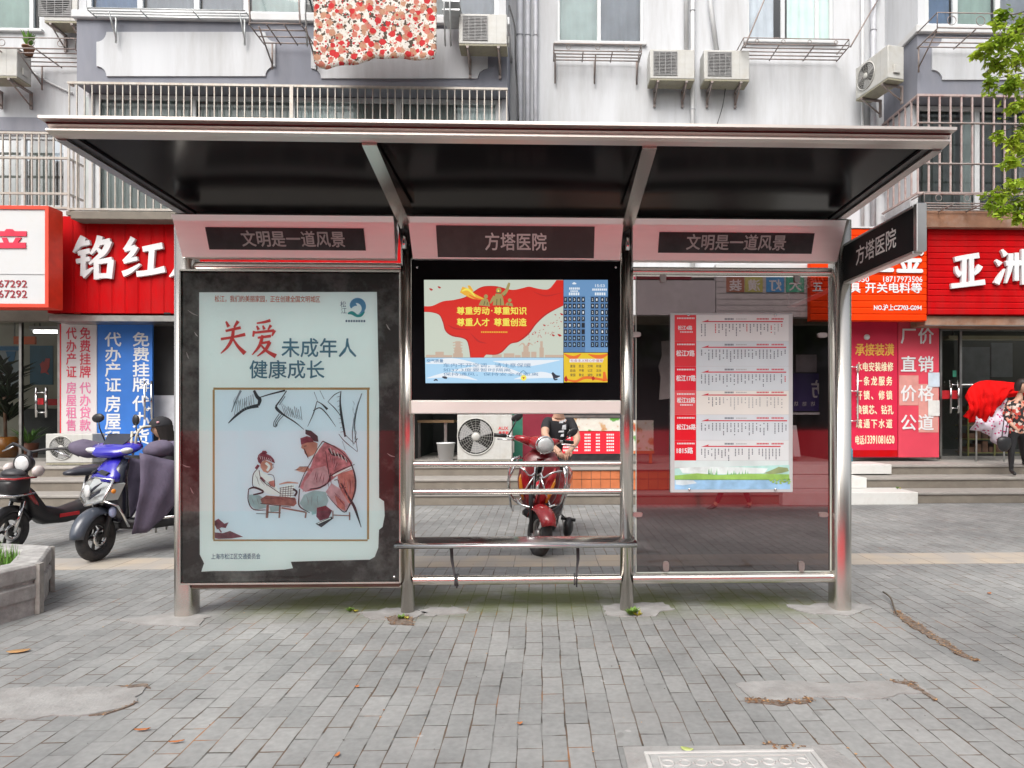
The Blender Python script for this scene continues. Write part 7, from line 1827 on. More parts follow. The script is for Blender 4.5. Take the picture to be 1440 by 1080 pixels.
# blue nose above the panel
b = MB(); b.sm = True
b.loft([(.72, .50, .225, .075), (.78, .47, .20, .085), (.84, .44, .155, .08), (.90, .41, .11, .07), (.94, .39, .07, .05)], 'z', 18, 2.4); b.build('nose_cowl', bluep, t)
b = MB(); b.prism([(.565, .02, .80), (.545, .14, .775), (.52, .16, .80), (.53, .05, .82)], (.01, 0, .006)); b.prism([(.565, -.02, .80), (.545, -.14, .775), (.52, -.16, .80), (.53, -.05, .82)], (.01, 0, .006)); b.build('nose_vent', blackpl, t)
# handlebar cowl with two lamps and a little dark screen
b = MB(); b.tf = tf; b.sm = True
b.loft([(.20, 1.01, .10, .03), (.28, 1.03, .20, .055), (.38, 1.015, .24, .055), (.46, .985, .20, .05), (.52, .965, .10, .035)], 'x', 20, 2.4); b.build('handlebar_cowl', bluep, t)
for s_ in (-1, 1):
    b = MB(); b.tf = tf; b.sm = True; b.ball((.44, s_ * .15, .99), (.055, .085, .032), 16, 9, Matrix.Rotation(R(-s_ * 35), 3, 'Z') @ Matrix.Rotation(R(s_ * 14), 3, 'X')); b.build('headlight', lens, t)
b = MB(); b.tf = tf; b.prism([(.42, -.10, 1.05), (.42, .10, 1.05), (.30, .14, 1.15), (.30, -.14, 1.15)], (-.01, 0, -.006)); b.build('wind_screen', navy, t)
for s_ in (-1, 1):
    b = MB(); b.tf = tf; b.sm = True
    b.ball((.29, s_ * .36, 1.0), (.12, .16, .085), 16, 10, Matrix.Rotation(R(s_ * 12), 3, 'X') @ Matrix.Rotation(R(-s_ * 20), 3, 'Z')); b.ball((.20, s_ * .44, 1.01), (.10, .12, .075), 14, 9)
    for v_ in b.bm.verts: v_.co += Vector((0, 0, 1)) * .018 * noise.noise(v_.co * 14)
    b.build('hand_muff', apron, t)
mirror(t, (.26, -.20, 1.06), (.28, -.26, 1.30), tf, blackpl, (.022, .062, .045), 10); mirror(t, (.26, .16, 1.06), (.25, .10, 1.28), tf, blackpl, (.018, .035, .055), 0)
b = MB(); b.tf = tf; b.tube(catmull([(.34, .17, 1.02), (.36, .19, 1.13), (.33, .22, 1.21), (.27, .27, 1.22)], 4), .011, 8); b.tube([(.35, .15, .95), (.36, .14, 1.06), (.30, .10, 1.17)], .011, 8); b.build('carrier_hoop', mat('cream tube', (.5, .48, .40), .4), t)
# wind apron: cloth hanging round the left and right of the shield
def apron_side(s_):
    b = MB(); b.sm = True; gr = []
    for i in range(17):
        u = i / 16; col = []
        top = Vector((.34 - .62 * u, s_ * (.30 + .10 * math.sin(math.pi * u * .8)), .98 - .20 * u))
        low = Vector((.36 - .44 * u, s_ * (.22 + .10 * u), .22 + (.50 * max(0, u - .25) ** 1.2)))
        for j in range(13):
            v_ = j / 12; p = top.lerp(low, v_); p.y += s_ * (.06 * math.sin(math.pi * v_) * (1 - .4 * u) + .018 * noise.noise(Vector((u * 5, v_ * 5, 3))) + .012 * math.sin(u * 18 + v_ * 3))
            col.append(b.v(p))
        gr.append(col)
    for i in range(16):
        for j in range(12): b.f([gr[i][j], gr[i + 1][j], gr[i + 1][j + 1], gr[i][j + 1]])
    o = b.build('wind_apron', apron, t); q = o.modifiers.new('t', 'SOLIDIFY'); q.thickness = .014
apron_side(1); apron_side(-1)
b = MB(); b.sm = True; b.loft([(.40, .32, .12, .06), (.2, .28, .18, .05), (-.08, .28, .18, .05), (-.15, .34, .17, .09)], 'x', 14, 4); b.build('floorboard', blackpl, t)
b = MB(); b.sm = True; b.loft([(-.05, .48, .12, .18), (-.18, .52, .17, .20), (-.40, .55, .19, .17), (-.66, .60, .17, .13), (-.88, .66, .09, .07)], 'x', 18, 2.6); b.build('rear_body', navy, t)
b = MB(); b.sm = True; b.loft([(-.02, .76, .09, .03), (-.10, .78, .14, .045), (-.40, .785, .15, .05), (-.60, .81, .145, .05), (-.82, .83, .08, .03)], 'x', 16, 3); b.build('seat', blackpl, t)
b = MB(); b.tube([(.1, .23, .34), (-.2, .27, .34), (-.5, .25, .42)], .014, 8); b.build('side_bar', chrome, t)
b = MB(); b.tube([(-.08, .16, .27), (-.14, .26, .015)], .013, 7); b.tube([(-.14, .20, .27), (-.13, .22, .13)], .01, 6); b.build('kickstand', steel_d, t)
b = MB(); b.sm = True; b.ball((.50, .16, .44), (.03, .035, .05), 12, 8); b.build('reflector', mat('pale reflector', (.3, .34, .5), .3), t)
b = MB(); b.sm = True; b.ball((.535, .262, .64), (.02, .012, .022), 12, 8); b.build('turn_signal', amber, t)

# --- light black electric bicycle at the far left
c = PG(7, 778)
ebrz = R(256); loc = c - Vector((math.cos(ebrz), math.sin(ebrz), 0)) * .58; loc.z = 0
t = thing('electric_bicycle', 'black and red light electric bicycle with round headlight at the left edge', 'electric bicycle', loc, ebrz, None, local=True)
tf = M4(8, (.42, 0, 0)); t.rotation_euler.x = R(-5)
dw = mat('dark cast wheel', (0, 0, 0)); wheel(t, (.58, 0, .21), .21, .085, tf, dw, 5); wheel(t, (-.58, 0, .21), .21, .09, None, dw, 5)
fender(t, (.58, 0, .21), .228, .05, 10, 160, blackpl, tf); fender(t, (-.58, 0, .21), .235, .055, 20, 190, blackpl, None, 'rear_fender')
b = MB(); b.tf = tf
for s_ in (-1, 1): b.tube([(.58, s_ * .06, .21), (.50, s_ * .06, .50)], .018, 8)
b.build('fork', chrome, t)
b = MB(); b.tf = tf; b.tube([(.50, -.07, .50), (.50, .07, .50)], .02, 8); b.tube([(.50, 0, .48), (.40, 0, .98)], .024, 10); b.build('steering_column', blackpl, t)
b = MB(); b.sm = True; b.loft([(.45, .60, .05, .07), (.37, .46, .08, .14), (.26, .33, .11, .10), (.05, .29, .13, .075), (-.20, .33, .13, .09), (-.40, .42, .11, .09), (-.58, .50, .07, .06)], 'x', 14, 2.6); b.build('frame_body', blackpl, t)
for s_ in (-1, 1):
    b = MB(); b.tube([(.46, s_ * .05, .62), (.40, s_ * .06, .52), (.32, s_ * .065, .40)], .022, 8); b.build('red_tube', redp, t)
    b = MB(); b.bx(-.05, .16, s_ * .132 - .004, s_ * .132 + .004, .30, .335); b.build('red_flash', logo_red, t)
b = MB(); b.tube([(-.16, 0, .36), (-.24, 0, .70)], .018, 8); b.build('seat_post', chrome, t)
b = MB(); b.sm = True; b.loft([(.02, .72, .035, .02), (-.06, .725, .065, .035), (-.20, .735, .12, .05), (-.33, .745, .125, .05), (-.38, .75, .08, .03)], 'x', 16, 2.4); b.build('saddle', mat('saddle vinyl', (.035, .037, .05), .4, 0, .2), t)
b = MB(); b.sm = True; b.loft([(-.46, .56, .06, .02), (-.52, .565, .11, .04), (-.72, .58, .12, .045), (-.80, .59, .07, .02)], 'x', 14, 3); b.build('rear_seat', blackpl, t)
b = MB(); b.tube([(-.45, .08, .50), (-.80, .08, .53)], .01, 6); b.tube([(-.45, -.08, .50), (-.80, -.08, .53)], .01, 6); b.tube([(-.78, -.08, .53), (-.78, .08, .53)], .01, 6); b.build('rear_carrier', chrome, t)
b = MB(); b.tf = tf; b.tube(catmull([(.26, -.36, .97), (.30, -.28, 1.02), (.37, -.12, 1.0), (.40, 0, .97), (.37, .12, 1.0), (.30, .28, 1.02), (.26, .36, .97)], 4), .013, 8); b.build('handlebar', blackpl, t)
for s_ in (-1, 1):
    b = MB(); b.tf = tf; b.tube([(.29, s_ * .29, 1.015), (.25, s_ * .39, .96)], .019, 10); b.build('grip', blackpl, t)
    b = MB(); b.tf = tf; b.tube([(.36, s_ * .22, 1.0), (.33, s_ * .36, .94)], .007, 6); b.build('brake_lever', chrome, t)
b = MB(); b.tf = tf; b.lathe([(.06, -.08), (.085, -.03), (.095, 0), (.088, .012), (.078, .012)], (.48, 0, .86), 'X', 24); o = b.build('headlight', blackpl, t)
b = MB(); b.tf = tf; b.sm = True; b.ball((.485, 0, .86), (.028, .078, .078), 18, 10); q = b.build('lens', lens); q.parent = o
for s_ in (-1, 1):
    b = MB(); b.tf = tf; b.sm = True; b.ball((.46, s_ * .15, .80), (.06, .045, .055), 14, 9); b.build('turn_signal', mat('pale signal lens', (.55, .50, .48), .2), t)
b = MB(); b.tf = tf; b.sm = True; b.loft([(.48, .66, .10, .10), (.52, .665, .13, .115), (.62, .66, .14, .11), (.70, .65, .12, .08), (.72, .65, .08, .05)], 'x', 16, 4); b.build('front_box', blackpl, t)
for z in (.58, .74):
    b = MB(); b.tf = tf; b.tube([(.47, -.145, z), (.70, -.13, z), (.735, 0, z), (.70, .13, z), (.47, .145, z)], .010, 7); b.build('box_rail', chrome if z < .6 else redp, t)
b = MB(); b.tf = tf; b.sm = True; b.ball((.57, 0, .77), (.085, .11, .05), 14, 9)
for v_ in b.bm.verts: v_.co += v_.normal * .02 * noise.noise(v_.co * 20)
b.build('basket_bag', mat('dark bag', (.03, .03, .034), .5, 0, .4, 12), t)
b = MB(); b.tube([(-.05, .06, .28), (-.12, .2, .015)], .011, 6); b.build('kickstand', steel_d, t)
b = MB(); b.tube(catmull([(.0, .07, .30), (-.1, .10, .18), (-.25, .10, .17), (-.36, .08, .30)], 4), .005, 5); b.build('cable', blackpl, t)
b = MB(); b.sm = True; b.ball((-.60, .07, .46), (.03, .02, .03), 10, 7); b.build('tail_reflector', amber, t)

# ------------------------------------------------------------------ people
skin = mat('skin', (.52, .31, .22), .55, 0, .08, 12); hair = mat('black hair', (.018, .014, .013), .5, 0, .4, 30, stretch=(1, 1, .15))
eye_w = mat('eye white', (.7, .68, .65), .3, 0, .02); eye_d = mat('eye dark', (.02, .012, .01), .2); lip = mat('lips', (.42, .13, .12), .5)
def face_dir(yaw): return Matrix.Rotation(yaw, 3, 'Z')
def add_head(mb, c, yaw, pitch=0.0, hgt=.225):
    "skin, eyes, mouth and ears; local face direction -y"
    rot = Matrix.Rotation(yaw, 3, 'Z') @ Matrix.Rotation(pitch, 3, 'X'); c = Vector(c); h = hgt / 2
    mb.use(skin); n, m = 20, 16; rings = []
    for i in range(1, m):
        th = math.pi * i / m; ring = []
        for k in range(n):
            a = 2 * math.pi * k / n; x, y, z = math.sin(th) * math.cos(a), math.sin(th) * math.sin(a), math.cos(th)
            wx = .68 * (1 - .28 * max(0, -z - .1)); wy = .84 * (1 - .10 * max(0, -z))
            px_, py_, pz_ = x * wx, y * wy, z
            if y < -.2:                                   # the face
                f = max(0, -y)
                py_ -= .18 * math.exp(-((x / .13) ** 2 + ((z + .10) / .16) ** 2)) * f     # nose
                py_ += .07 * math.exp(-(((abs(x) - .30) / .16) ** 2 + ((z - .05) / .12) ** 2))   # eye sockets
                py_ -= .05 * math.exp(-((x / .3) ** 2 + ((z + .46) / .08) ** 2)) * f      # lips
                py_ -= .06 * math.exp(-((x / .25) ** 2 + ((z + .80) / .15) ** 2))         # chin
            ring.append(mb.v(c + rot @ Vector((px_ * h, py_ * h, pz_ * h))))
        rings.append(ring)
    sm0 = mb.sm; mb.sm = True
    tpv, btv = mb.v(c + rot @ Vector((0, 0, h))), mb.v(c + rot @ Vector((0, 0, -h)))
    for k in range(n): mb.f([tpv, rings[0][k], rings[0][(k + 1) % n]]); mb.f([btv, rings[-1][(k + 1) % n], rings[-1][k]])
    for i in range(m - 2):
        for k in range(n): mb.f([rings[i][k], rings[i + 1][k], rings[i + 1][(k + 1) % n], rings[i][(k + 1) % n]])
    for s_ in (-1, 1):
        mb.use(eye_w); mb.ball(c + rot @ Vector((s_ * .30 * h, -.73 * h, .04 * h)), (.12 * h, .06 * h, .065 * h), 10, 6, rot)
        mb.use(eye_d); mb.ball(c + rot @ Vector((s_ * .30 * h, -.78 * h, .04 * h)), (.055 * h, .03 * h, .055 * h), 8, 5, rot)
        mb.ball(c + rot @ Vector((s_ * .30 * h, -.80 * h, .20 * h)), (.17 * h, .03 * h, .03 * h), 8, 5, rot)
        mb.use(skin); mb.ball(c + rot @ Vector((s_ * .70 * h, .05 * h, -.02 * h)), (.06 * h, .13 * h, .20 * h), 8, 6, rot)
    mb.use(lip); mb.ball(c + rot @ Vector((0, -.90 * h, -.46 * h)), (.22 * h, .04 * h, .05 * h), 10, 6, rot)
    mb.sm = sm0
    return rot, h
def add_hair(parent, c, rot, h, long=.0, cap=None):
    b = MB(); b.sm = True; c = Vector(c); n, m = 20, 10; rings = []
    for i in range(0, m + 1):
        th = math.pi * (.03 + .60 * i / m); ring = []
        for k in range(n):
            a = 2 * math.pi * k / n; x, y, z = math.sin(th) * math.cos(a), math.sin(th) * math.sin(a), math.cos(th)
            if y < -.35: z = max(z, .38 + .1 * abs(x))
            rr_ = 1.09 + .05 * noise.noise(Vector((x * 5, y * 5, z * 5)))
            zz = z * rr_ - (long if (i == m and y > -.3) else 0)
            ring.append(b.v(c + rot @ Vector((x * .74 * rr_ * h, y * .92 * rr_ * h + .03 * h, zz * h))))
        rings.append(ring)
    b.f(rings[0])
    for i in range(m):
        for k in range(n): b.f([rings[i][k], rings[i][(k + 1) % n], rings[i + 1][(k + 1) % n], rings[i + 1][k]])
    return b.build('hair' if cap is None else 'cap', cap or hair, parent)
def fingers(mb, wrist, hand, side, curl=.5, L=.17):
    "palm end and five separate bent fingers growing from the wrist->hand direction"
    w, p = Vector(wrist), Vector(hand); d = (p - w).normalized()
    up = Vector((0, 0, 1)) if abs(d.z) < .8 else Vector((0, -1, 0))
    sd_ = d.cross(up).normalized(); nr = sd_.cross(d).normalized(); mb.use(skin); mb.sm = True
    for k, (o, l) in enumerate(((-.030, .070), (-.010, .082), (.010, .076), (.029, .060))):
        a = p + sd_ * o - d * .015; q = a + d * l * .5 - nr * l * .12 * curl; e = q + d * l * .42 * (1 - curl * .5) - nr * l * .42 * curl
        mb.tube([a, q, e, e + (e - q) * .12], [.0095, .0088, .0075, .004], 7)
    a = p - d * .055 + sd_ * side * .030; q = a + sd_ * side * .022 + d * .030; e = q + d * .030 - nr * .010
    mb.tube([a, q, e, e + (e - q) * .15], [.012, .011, .009, .004], 7)
def person(label, J, E, Rad, matf, head_c, yaw, pitch, hands, hair_kw, group=None, root='pelvis', hgt=.225):
    base = Vector((J[root][0], J[root][1], min(v[2] for v in J.values())))
    t = thing('person', label, 'person', base, 0, group)
    names = list(J); me = bpy.data.meshes.new('sk'); me.from_pydata([J[k] for k in names], [(names.index(a), names.index(c_)) for a, c_ in E], [])
    ob = bpy.data.objects.new('sk', me); COL.objects.link(ob)
    sk = ob.modifiers.new('s', 'SKIN'); sk.use_smooth_shade = True; sk.branch_smoothing = .6
    for i, k in enumerate(names):
        r = Rad[k]; me.skin_vertices[0].data[i].radius = (r, r) if not isinstance(r, tuple) else r
        me.skin_vertices[0].data[i].use_root = (k == root)
    ss = ob.modifiers.new('ss', 'SUBSURF'); ss.levels = 2; ss.render_levels = 2
    dg = bpy.context.evaluated_depsgraph_get(); m2 = bpy.data.meshes.new_from_object(ob.evaluated_get(dg))
    bpy.data.objects.remove(ob); bpy.data.meshes.remove(me)
    b = MB(); b.sm = True
    segs = [(a, c_, Vector(J[a]), Vector(J[c_])) for a, c_ in E]
    vs = [b.v(v_.co + Vector((0, 0, 0)) + v_.normal * .004 * noise.noise(v_.co * 16)) for v_ in m2.vertices]
    for p in m2.polygons:
        ce = p.center; best = None
        for a, c_, A, B in segs:
            ab = B - A; tt_ = max(0, min(1, (ce - A).dot(ab) / max(1e-9, ab.length_squared))); dd = (ce - (A + ab * tt_)).length
            if best is None or dd < best[0]: best = (dd, a, c_, tt_)
        b.use(matf(best[1], best[2], best[3], ce)); b.f([vs[i] for i in p.vertices], True)
    rot, h = add_head(b, head_c, yaw, pitch, hgt)
    for (w_, hd, sd_, cu) in hands: fingers(b, J[w_], J[hd], sd_, cu)
    o = b.build('body', None, t); bpy.data.meshes.remove(m2)
    add_hair(t, head_c, rot, h, **hair_kw)
    return t
EDG = [('pelvis', 'waist'), ('waist', 'chest'), ('chest', 'neck'), ('neck', 'skull'), ('chest', 'shR'), ('shR', 'elR'), ('elR', 'wrR'), ('wrR', 'haR'), ('chest', 'shL'), ('shL', 'elL'), ('elL', 'wrL'), ('wrL', 'haL'),
       ('pelvis', 'hiR'), ('hiR', 'knR'), ('knR', 'anR'), ('anR', 'toR'), ('pelvis', 'hiL'), ('hiL', 'knL'), ('knL', 'anL'), ('anL', 'toL')]
RAD = dict(pelvis=.125, waist=.115, chest=.135, neck=.055, skull=.05, shR=.068, elR=.042, wrR=.028, haR=(.036, .018), shL=.068, elL=.042, wrL=.028, haL=(.036, .018), hiR=.092, knR=.058, anR=.038, toR=.034, hiL=.092, knL=.058, anL=.038, toL=.034)
tee = mat('black t-shirt', (.018, .018, .022), .85, 0, .25, 6); trous = mat('dark trousers', (.03, .03, .036), .85, 0, .2, 6); shoe = mat('black shoe', (.015, .015, .016), .4)
V3 = lambda p: tuple(p)
# man on the red scooter
J = dict(pelvis=V3(P(775, 655, 7.40)), waist=V3(P(778, 634, 7.40)), chest=V3(P(784, 604, 7.30)), neck=V3(P(786, 580, 7.25)), skull=V3(P(786, 568, 7.20)),
         shR=V3(P(768, 591, 7.28)), elR=V3(P(766, 612, 7.12)), wrR=V3(P(779, 628, 6.92)), haR=V3(P(787, 637, 6.84)), shL=V3(P(803, 591, 7.32)), elL=V3(P(812, 618, 7.2)), wrL=V3(P(802, 634, 6.95)), haL=V3(P(796, 640, 6.88)),
         hiR=V3(P(766, 660, 7.40)), knR=V3(P(757, 672, 7.10)), anR=V3(P(764, 706, 7.20)), toR=V3(P(763, 712, 7.08)), hiL=V3(P(784, 660, 7.40)), knL=V3(P(786, 674, 7.10)), anL=V3(P(788, 706, 7.2)), toL=V3(P(789, 714, 7.05)))
def mf(a, c_, t_, ce):
    if c_ in ('haR', 'haL', 'wrR', 'wrL'): return skin
    if a in ('shR', 'shL') and t_ > .62: return skin
    if c_ in ('skull',) or (c_ == 'neck' and t_ > .55): return skin
    if c_ in ('toR', 'toL'): return shoe
    if c_ in ('hiR', 'hiL', 'knR', 'knL', 'anR', 'anL'): return trous
    return tee
tm = person('man in a black t-shirt with white chest print seated on the red scooter', J, EDG, RAD, mf, P(787, 552, 7.17), R(8), R(-8), [('wrR', 'haR', 1, .8), ('wrL', 'haL', -1, .8)], dict(long=0))
b = MB()
for (x, y, w_, h_) in ((787, 592, 5, 3), (791, 598, 5, 6), (786, 606, 7, 2), (789, 611, 4, 3), (793, 590, 3, 3)): b.fillpx([(x, y), (x + w_, y - 1), (x + w_, y + h_), (x - 1, y + h_)], 7.145)
o = b.build('shirt_print', mat('faded white print', (.5, .52, .55), .8, 0, .3, 30), tm)

# woman at the right edge, coming down the steps
def blouse_mat():
    m, nt, b_ = nt_new('floral blouse'); N, L = nt.nodes, nt.links
    tc = N.new('ShaderNodeTexCoord'); v = N.new('ShaderNodeTexVoronoi'); v.inputs['Scale'].default_value = 24; L.new(tc.outputs['Object'], v.inputs['Vector'])
    sp = N.new('ShaderNodeSeparateColor'); L.new(v.outputs['Color'], sp.inputs[0])
    r = N.new('ShaderNodeValToRGB'); r.color_ramp.interpolation = 'CONSTANT'; e = r.color_ramp.elements; e[0].color = (.025, .02, .02, 1); e[1].position = .80; e[1].color = (.62, .52, .46, 1)
    for p_, c in ((.46, (.50, .06, .04, 1)), (.62, (.60, .28, .20, 1))): k = e.new(p_); k.color = c
    L.new(sp.outputs[0], r.inputs[0]); L.new(r.outputs[0], b_.inputs['Base Color']); b_.inputs['Roughness'].default_value = .85
    return m
blo = blouse_mat()
yw = 10.42
J = dict(pelvis=V3(P(1430, 606, yw)), waist=V3(P(1430, 594, yw)), chest=V3(P(1431, 574, yw)), neck=V3(P(1434, 557, yw - .03)), skull=V3(P(1435, 551, yw - .05)),
         shR=V3(P(1419, 565, yw)), elR=V3(P(1414, 585, yw - .02)), wrR=V3(P(1424, 599, yw - .20)), haR=V3(P(1430, 603, yw - .24)), shL=V3(P(1446, 565, yw)), elL=V3(P(1453, 586, yw)), wrL=V3(P(1449, 604, yw - .12)), haL=V3(P(1447, 611, yw - .14)),
         hiR=V3(P(1424, 610, yw)), knR=V3(P(1422, 636, yw - .04)), anR=V3(P(1422, 662, yw)), toR=V3(P(1428, 667.5, yw - .12)), hiL=V3(P(1437, 610, yw)), knL=V3(P(1438, 630, yw + .12)), anL=V3(P(1440, 647, yw + .38)), toL=V3(P(1440, 652, yw + .27)))
RW = {k: (tuple(q * .86 for q in v) if isinstance(v, tuple) else v * .86) for k, v in RAD.items()}; RW.update(chest=.135, waist=.125, pelvis=.125, shR=.068, shL=.068, elR=.055, elL=.055)
blk = mat('black trousers', (.014, .014, .016), .8, 0, .2, 6)
def mf(a, c_, t_, ce):
    if c_ in ('haR', 'haL') or (c_ in ('wrR', 'wrL') and t_ > .75): return skin
    if c_ == 'skull' or (c_ == 'neck' and t_ > .6): return skin
    if c_ in ('toR', 'toL'): return shoe
    if c_ in ('knR', 'knL', 'anR', 'anL'): return blk
    if a == 'pelvis' and c_ in ('hiR', 'hiL') and ce.z < J['pelvis'][2] - .02: return blk
    return blo
tw_ = person('woman in a floral blouse and black trousers stepping down the shop steps', J, EDG, RW, mf, P(1437, 543, yw - .07), R(18), 0, [('wrR', 'haR', 1, .6), ('wrL', 'haL', -1, .6)], dict(long=.25))
t = thing('shoulder_bag', 'black leather shoulder bag on the arm of the floral bloused woman', 'bag', P(1412, 640, yw - .1))
b = MB(); b.sm = True; q = P(1412, 622, yw - .1); b.ball(q, (.115, .06, .15), 16, 10)
for v_ in b.bm.verts:
    if v_.co.z > q.z + .06: v_.co.z = q.z + .06 + (v_.co.z - q.z - .06) * .4
b.build('bag_body', mat('black leather', (.02, .02, .022), .35, 0, .2, 12, bump=.2, bscale=50), t)
b = MB(); b.tube(catmull([P(1409, 614, yw - .1), P(1412, 590, yw - .1), P(1417, 562, yw - .06), P(1420, 575, yw + .08), P(1414, 610, yw - .02)], 5), .008, 6); b.build('strap', shoe, t)

# pedestrian walking left behind the glass panel
yk = PG(1025, 715).y
maro = mat('maroon trousers', (.07, .02, .03), .85, 0, .2, 6); jk = mat('grey jacket', (.16, .15, .17), .85, 0, .15, 5); flat_sh = mat('dark flat shoe', (.04, .012, .016), .5)
J = dict(pelvis=V3(P(1031, 635, yk)), waist=V3(P(1031, 620, yk)), chest=V3(P(1030, 594, yk)), neck=V3(P(1028, 570, yk)), skull=V3(P(1027, 563, yk)),
         shR=V3(P(1029, 581, yk - .15)), elR=V3(P(1040, 606, yk - .2)), wrR=V3(P(1034, 630, yk - .18)), haR=V3(P(1031, 638, yk - .17)), shL=V3(P(1030, 581, yk + .15)), elL=V3(P(1024, 606, yk + .2)), wrL=V3(P(1016, 626, yk + .16)), haL=V3(P(1012, 632, yk + .15)),
         hiR=V3(P(1030, 640, yk - .07)), knR=V3(P(1021, 676, yk - .08)), anR=V3(P(1006, 711, yk - .05)), toR=V3(P(993, 718, yk - .05)), hiL=V3(P(1032, 640, yk + .07)), knL=V3(P(1044, 676, yk + .07)), anL=V3(P(1055, 711, yk + .05)), toL=V3(P(1043, 718, yk + .05)))
def mf(a, c_, t_, ce):
    if c_ in ('haR', 'haL') or c_ == 'skull' or (c_ == 'neck' and t_ > .6): return skin
    if c_ in ('toR', 'toL'): return flat_sh if ce.z < .085 else skin
    if c_ in ('anR', 'anL') and t_ > .86: return skin
    if c_ in ('hiR', 'hiL', 'knR', 'knL', 'anR', 'anL'): return maro
    return jk
person('pedestrian in maroon trousers and flat shoes walking behind the timetable, only the legs showing', J, EDG, RW, mf, P(1025, 552, yk), R(-88), 0, [('wrR', 'haR', 1, .5), ('wrL', 'haL', -1, .5)], dict(long=.2))

# person in a black cap sitting behind the blue scooter
ysit = 7.7
J = dict(pelvis=V3(P(240, 668, ysit)), waist=V3(P(239, 654, ysit)), chest=V3(P(236, 634, ysit - .04)), neck=V3(P(230, 615, ysit - .08)), skull=V3(P(229, 609, ysit - .1)),
         shR=V3(P(224, 624, ysit - .02)), elR=V3(P(216, 645, ysit - .1)), wrR=V3(P(211, 652, ysit - .28)), haR=V3(P(208, 652, ysit - .34)), shL=V3(P(250, 625, ysit)), elL=V3(P(254, 648, ysit - .1)), wrL=V3(P(240, 655, ysit - .25)), haL=V3(P(235, 655, ysit - .3)),
         hiR=V3(P(231, 672, ysit - .03)), knR=V3(P(212, 670, ysit - .35)), anR=V3(P(214, 708, ysit - .30)), toR=V3(P(208, 714, ysit - .40)), hiL=V3(P(248, 672, ysit - .03)), knL=V3(P(236, 670, ysit - .42)), anL=V3(P(238, 708, ysit - .38)), toL=V3(P(232, 714, ysit - .48)))
def mf(a, c_, t_, ce):
    if c_ in ('haR', 'haL') or c_ == 'skull' or (c_ == 'neck' and t_ > .6): return skin
    if c_ in ('toR', 'toL'): return shoe
    if c_ in ('hiR', 'hiL', 'knR', 'knL', 'anR', 'anL'): return trous
    return tee
tc_ = person('person in black with a black cap sitting bent behind the blue scooter', J, EDG, RAD, mf, P(227, 602, ysit - .12), R(-62), R(10), [('wrR', 'haR', 1, .6), ('wrL', 'haL', -1, .6)], dict(long=.9))
rot = Matrix.Rotation(R(-62), 3, 'Z') @ Matrix.Rotation(R(10), 3, 'X'); hc = P(227, 602, ysit - .12)
b = MB(); b.sm = True; n = 20; rings = []
for i in range(7):
    th = math.pi * .5 * i / 6 + .02; rings.append([b.v(hc + rot @ Vector((.098 * math.sin(th) * math.cos(2 * math.pi * k / n), .118 * math.sin(th) * math.sin(2 * math.pi * k / n), .03 + .105 * math.cos(th)))) for k in range(n)])
for i in range(6):
    for k in range(n): b.f([rings[i][k], rings[i][(k + 1) % n], rings[i + 1][(k + 1) % n], rings[i + 1][k]])
b.f(rings[0]); b.ball(hc + rot @ Vector((0, -.14, .035)), (.085, .08, .012), 14, 6, rot); b.build('cap', tee, tc_)
b = MB(); b.ball(hc + rot @ Vector((.094, -.02, .07)), (.008, .016, .012), 8, 6, rot); b.build('cap_badge', mat('pink badge', (.6, .3, .35), .6), tc_)
t = thing('stool', 'low grey stool under the person in the black cap', 'stool', (J['pelvis'][0], J['pelvis'][1], 0))
x_, y_ = J['pelvis'][0], J['pelvis'][1]; zs_ = J['pelvis'][2] - .13
b = MB(); b.lathe([(.001, zs_ - .03), (.16, zs_ - .03), (.17, zs_ - .01), (.16, zs_), (.001, zs_)], (x_, y_, 0), 'Z', 20); b.build('seat', steel_d, t)
for k in range(4):
    a = R(45 + 90 * k); b = MB(); b.tube([(x_ + .11 * math.cos(a), y_ + .11 * math.sin(a), zs_ - .03), (x_ + .15 * math.cos(a), y_ + .15 * math.sin(a), 0)], .012, 7); b.build('leg', steel_d, t)

# ------------------------------------------------------------------ street tree, its branches reaching in at the upper right
def leaf_mat():
    m, nt, b_ = nt_new('fresh leaf'); N, L = nt.nodes, nt.links
    tc = N.new('ShaderNodeTexCoord'); n_ = N.new('ShaderNodeTexNoise'); n_.inputs['Scale'].default_value = 2.4; n_.inputs['Detail'].default_value = 6; L.new(tc.outputs['Object'], n_.inputs['Vector'])
    r = N.new('ShaderNodeValToRGB'); e = r.color_ramp.elements; e[0].position = .30; e[0].color = (.13, .24, .015, 1); e[1].position = .70; e[1].color = (.56, .66, .07, 1)
    k = e.new(.5); k.color = (.38, .53, .045, 1)
    L.new(n_.outputs['Fac'], r.inputs[0]); L.new(r.outputs[0], b_.inputs['Base Color']); b_.inputs['Roughness'].default_value = .5
    tr = N.new('ShaderNodeBsdfTranslucent'); L.new(r.outputs[0], tr.inputs[0]); mx = N.new('ShaderNodeMixShader'); mx.inputs[0].default_value = .40
    out = [q for q in N if q.type == 'OUTPUT_MATERIAL'][0]; L.new(b_.outputs[0], mx.inputs[1]); L.new(tr.outputs[0], mx.inputs[2]); L.new(mx.outputs[0], out.inputs[0])
    return m
bark = mat('grey bark', (.10, .08, .06), .95, 0, .3, 14, bump=.6, bscale=30, stretch=(1, 1, .3))
TX, TY = PX(1660, 5.9), 5.9
tr_ = thing('street_tree', 'street tree whose bright green leafy twigs hang in at the upper right', 'tree', (TX, TY, 0))
b = MB(); b.tube([(TX, TY, -.02), (TX + .03, TY, 1.2), (TX - .05, TY + .05, 2.6), (TX - .02, TY, 3.8), (TX + .1, TY, 5.2), (TX + .1, TY, 6.6)], [.17, .14, .12, .10, .07, .03], 14); b.build('trunk', bark, tr_)
rr = random.Random(21); tips = []; LS = 1.25
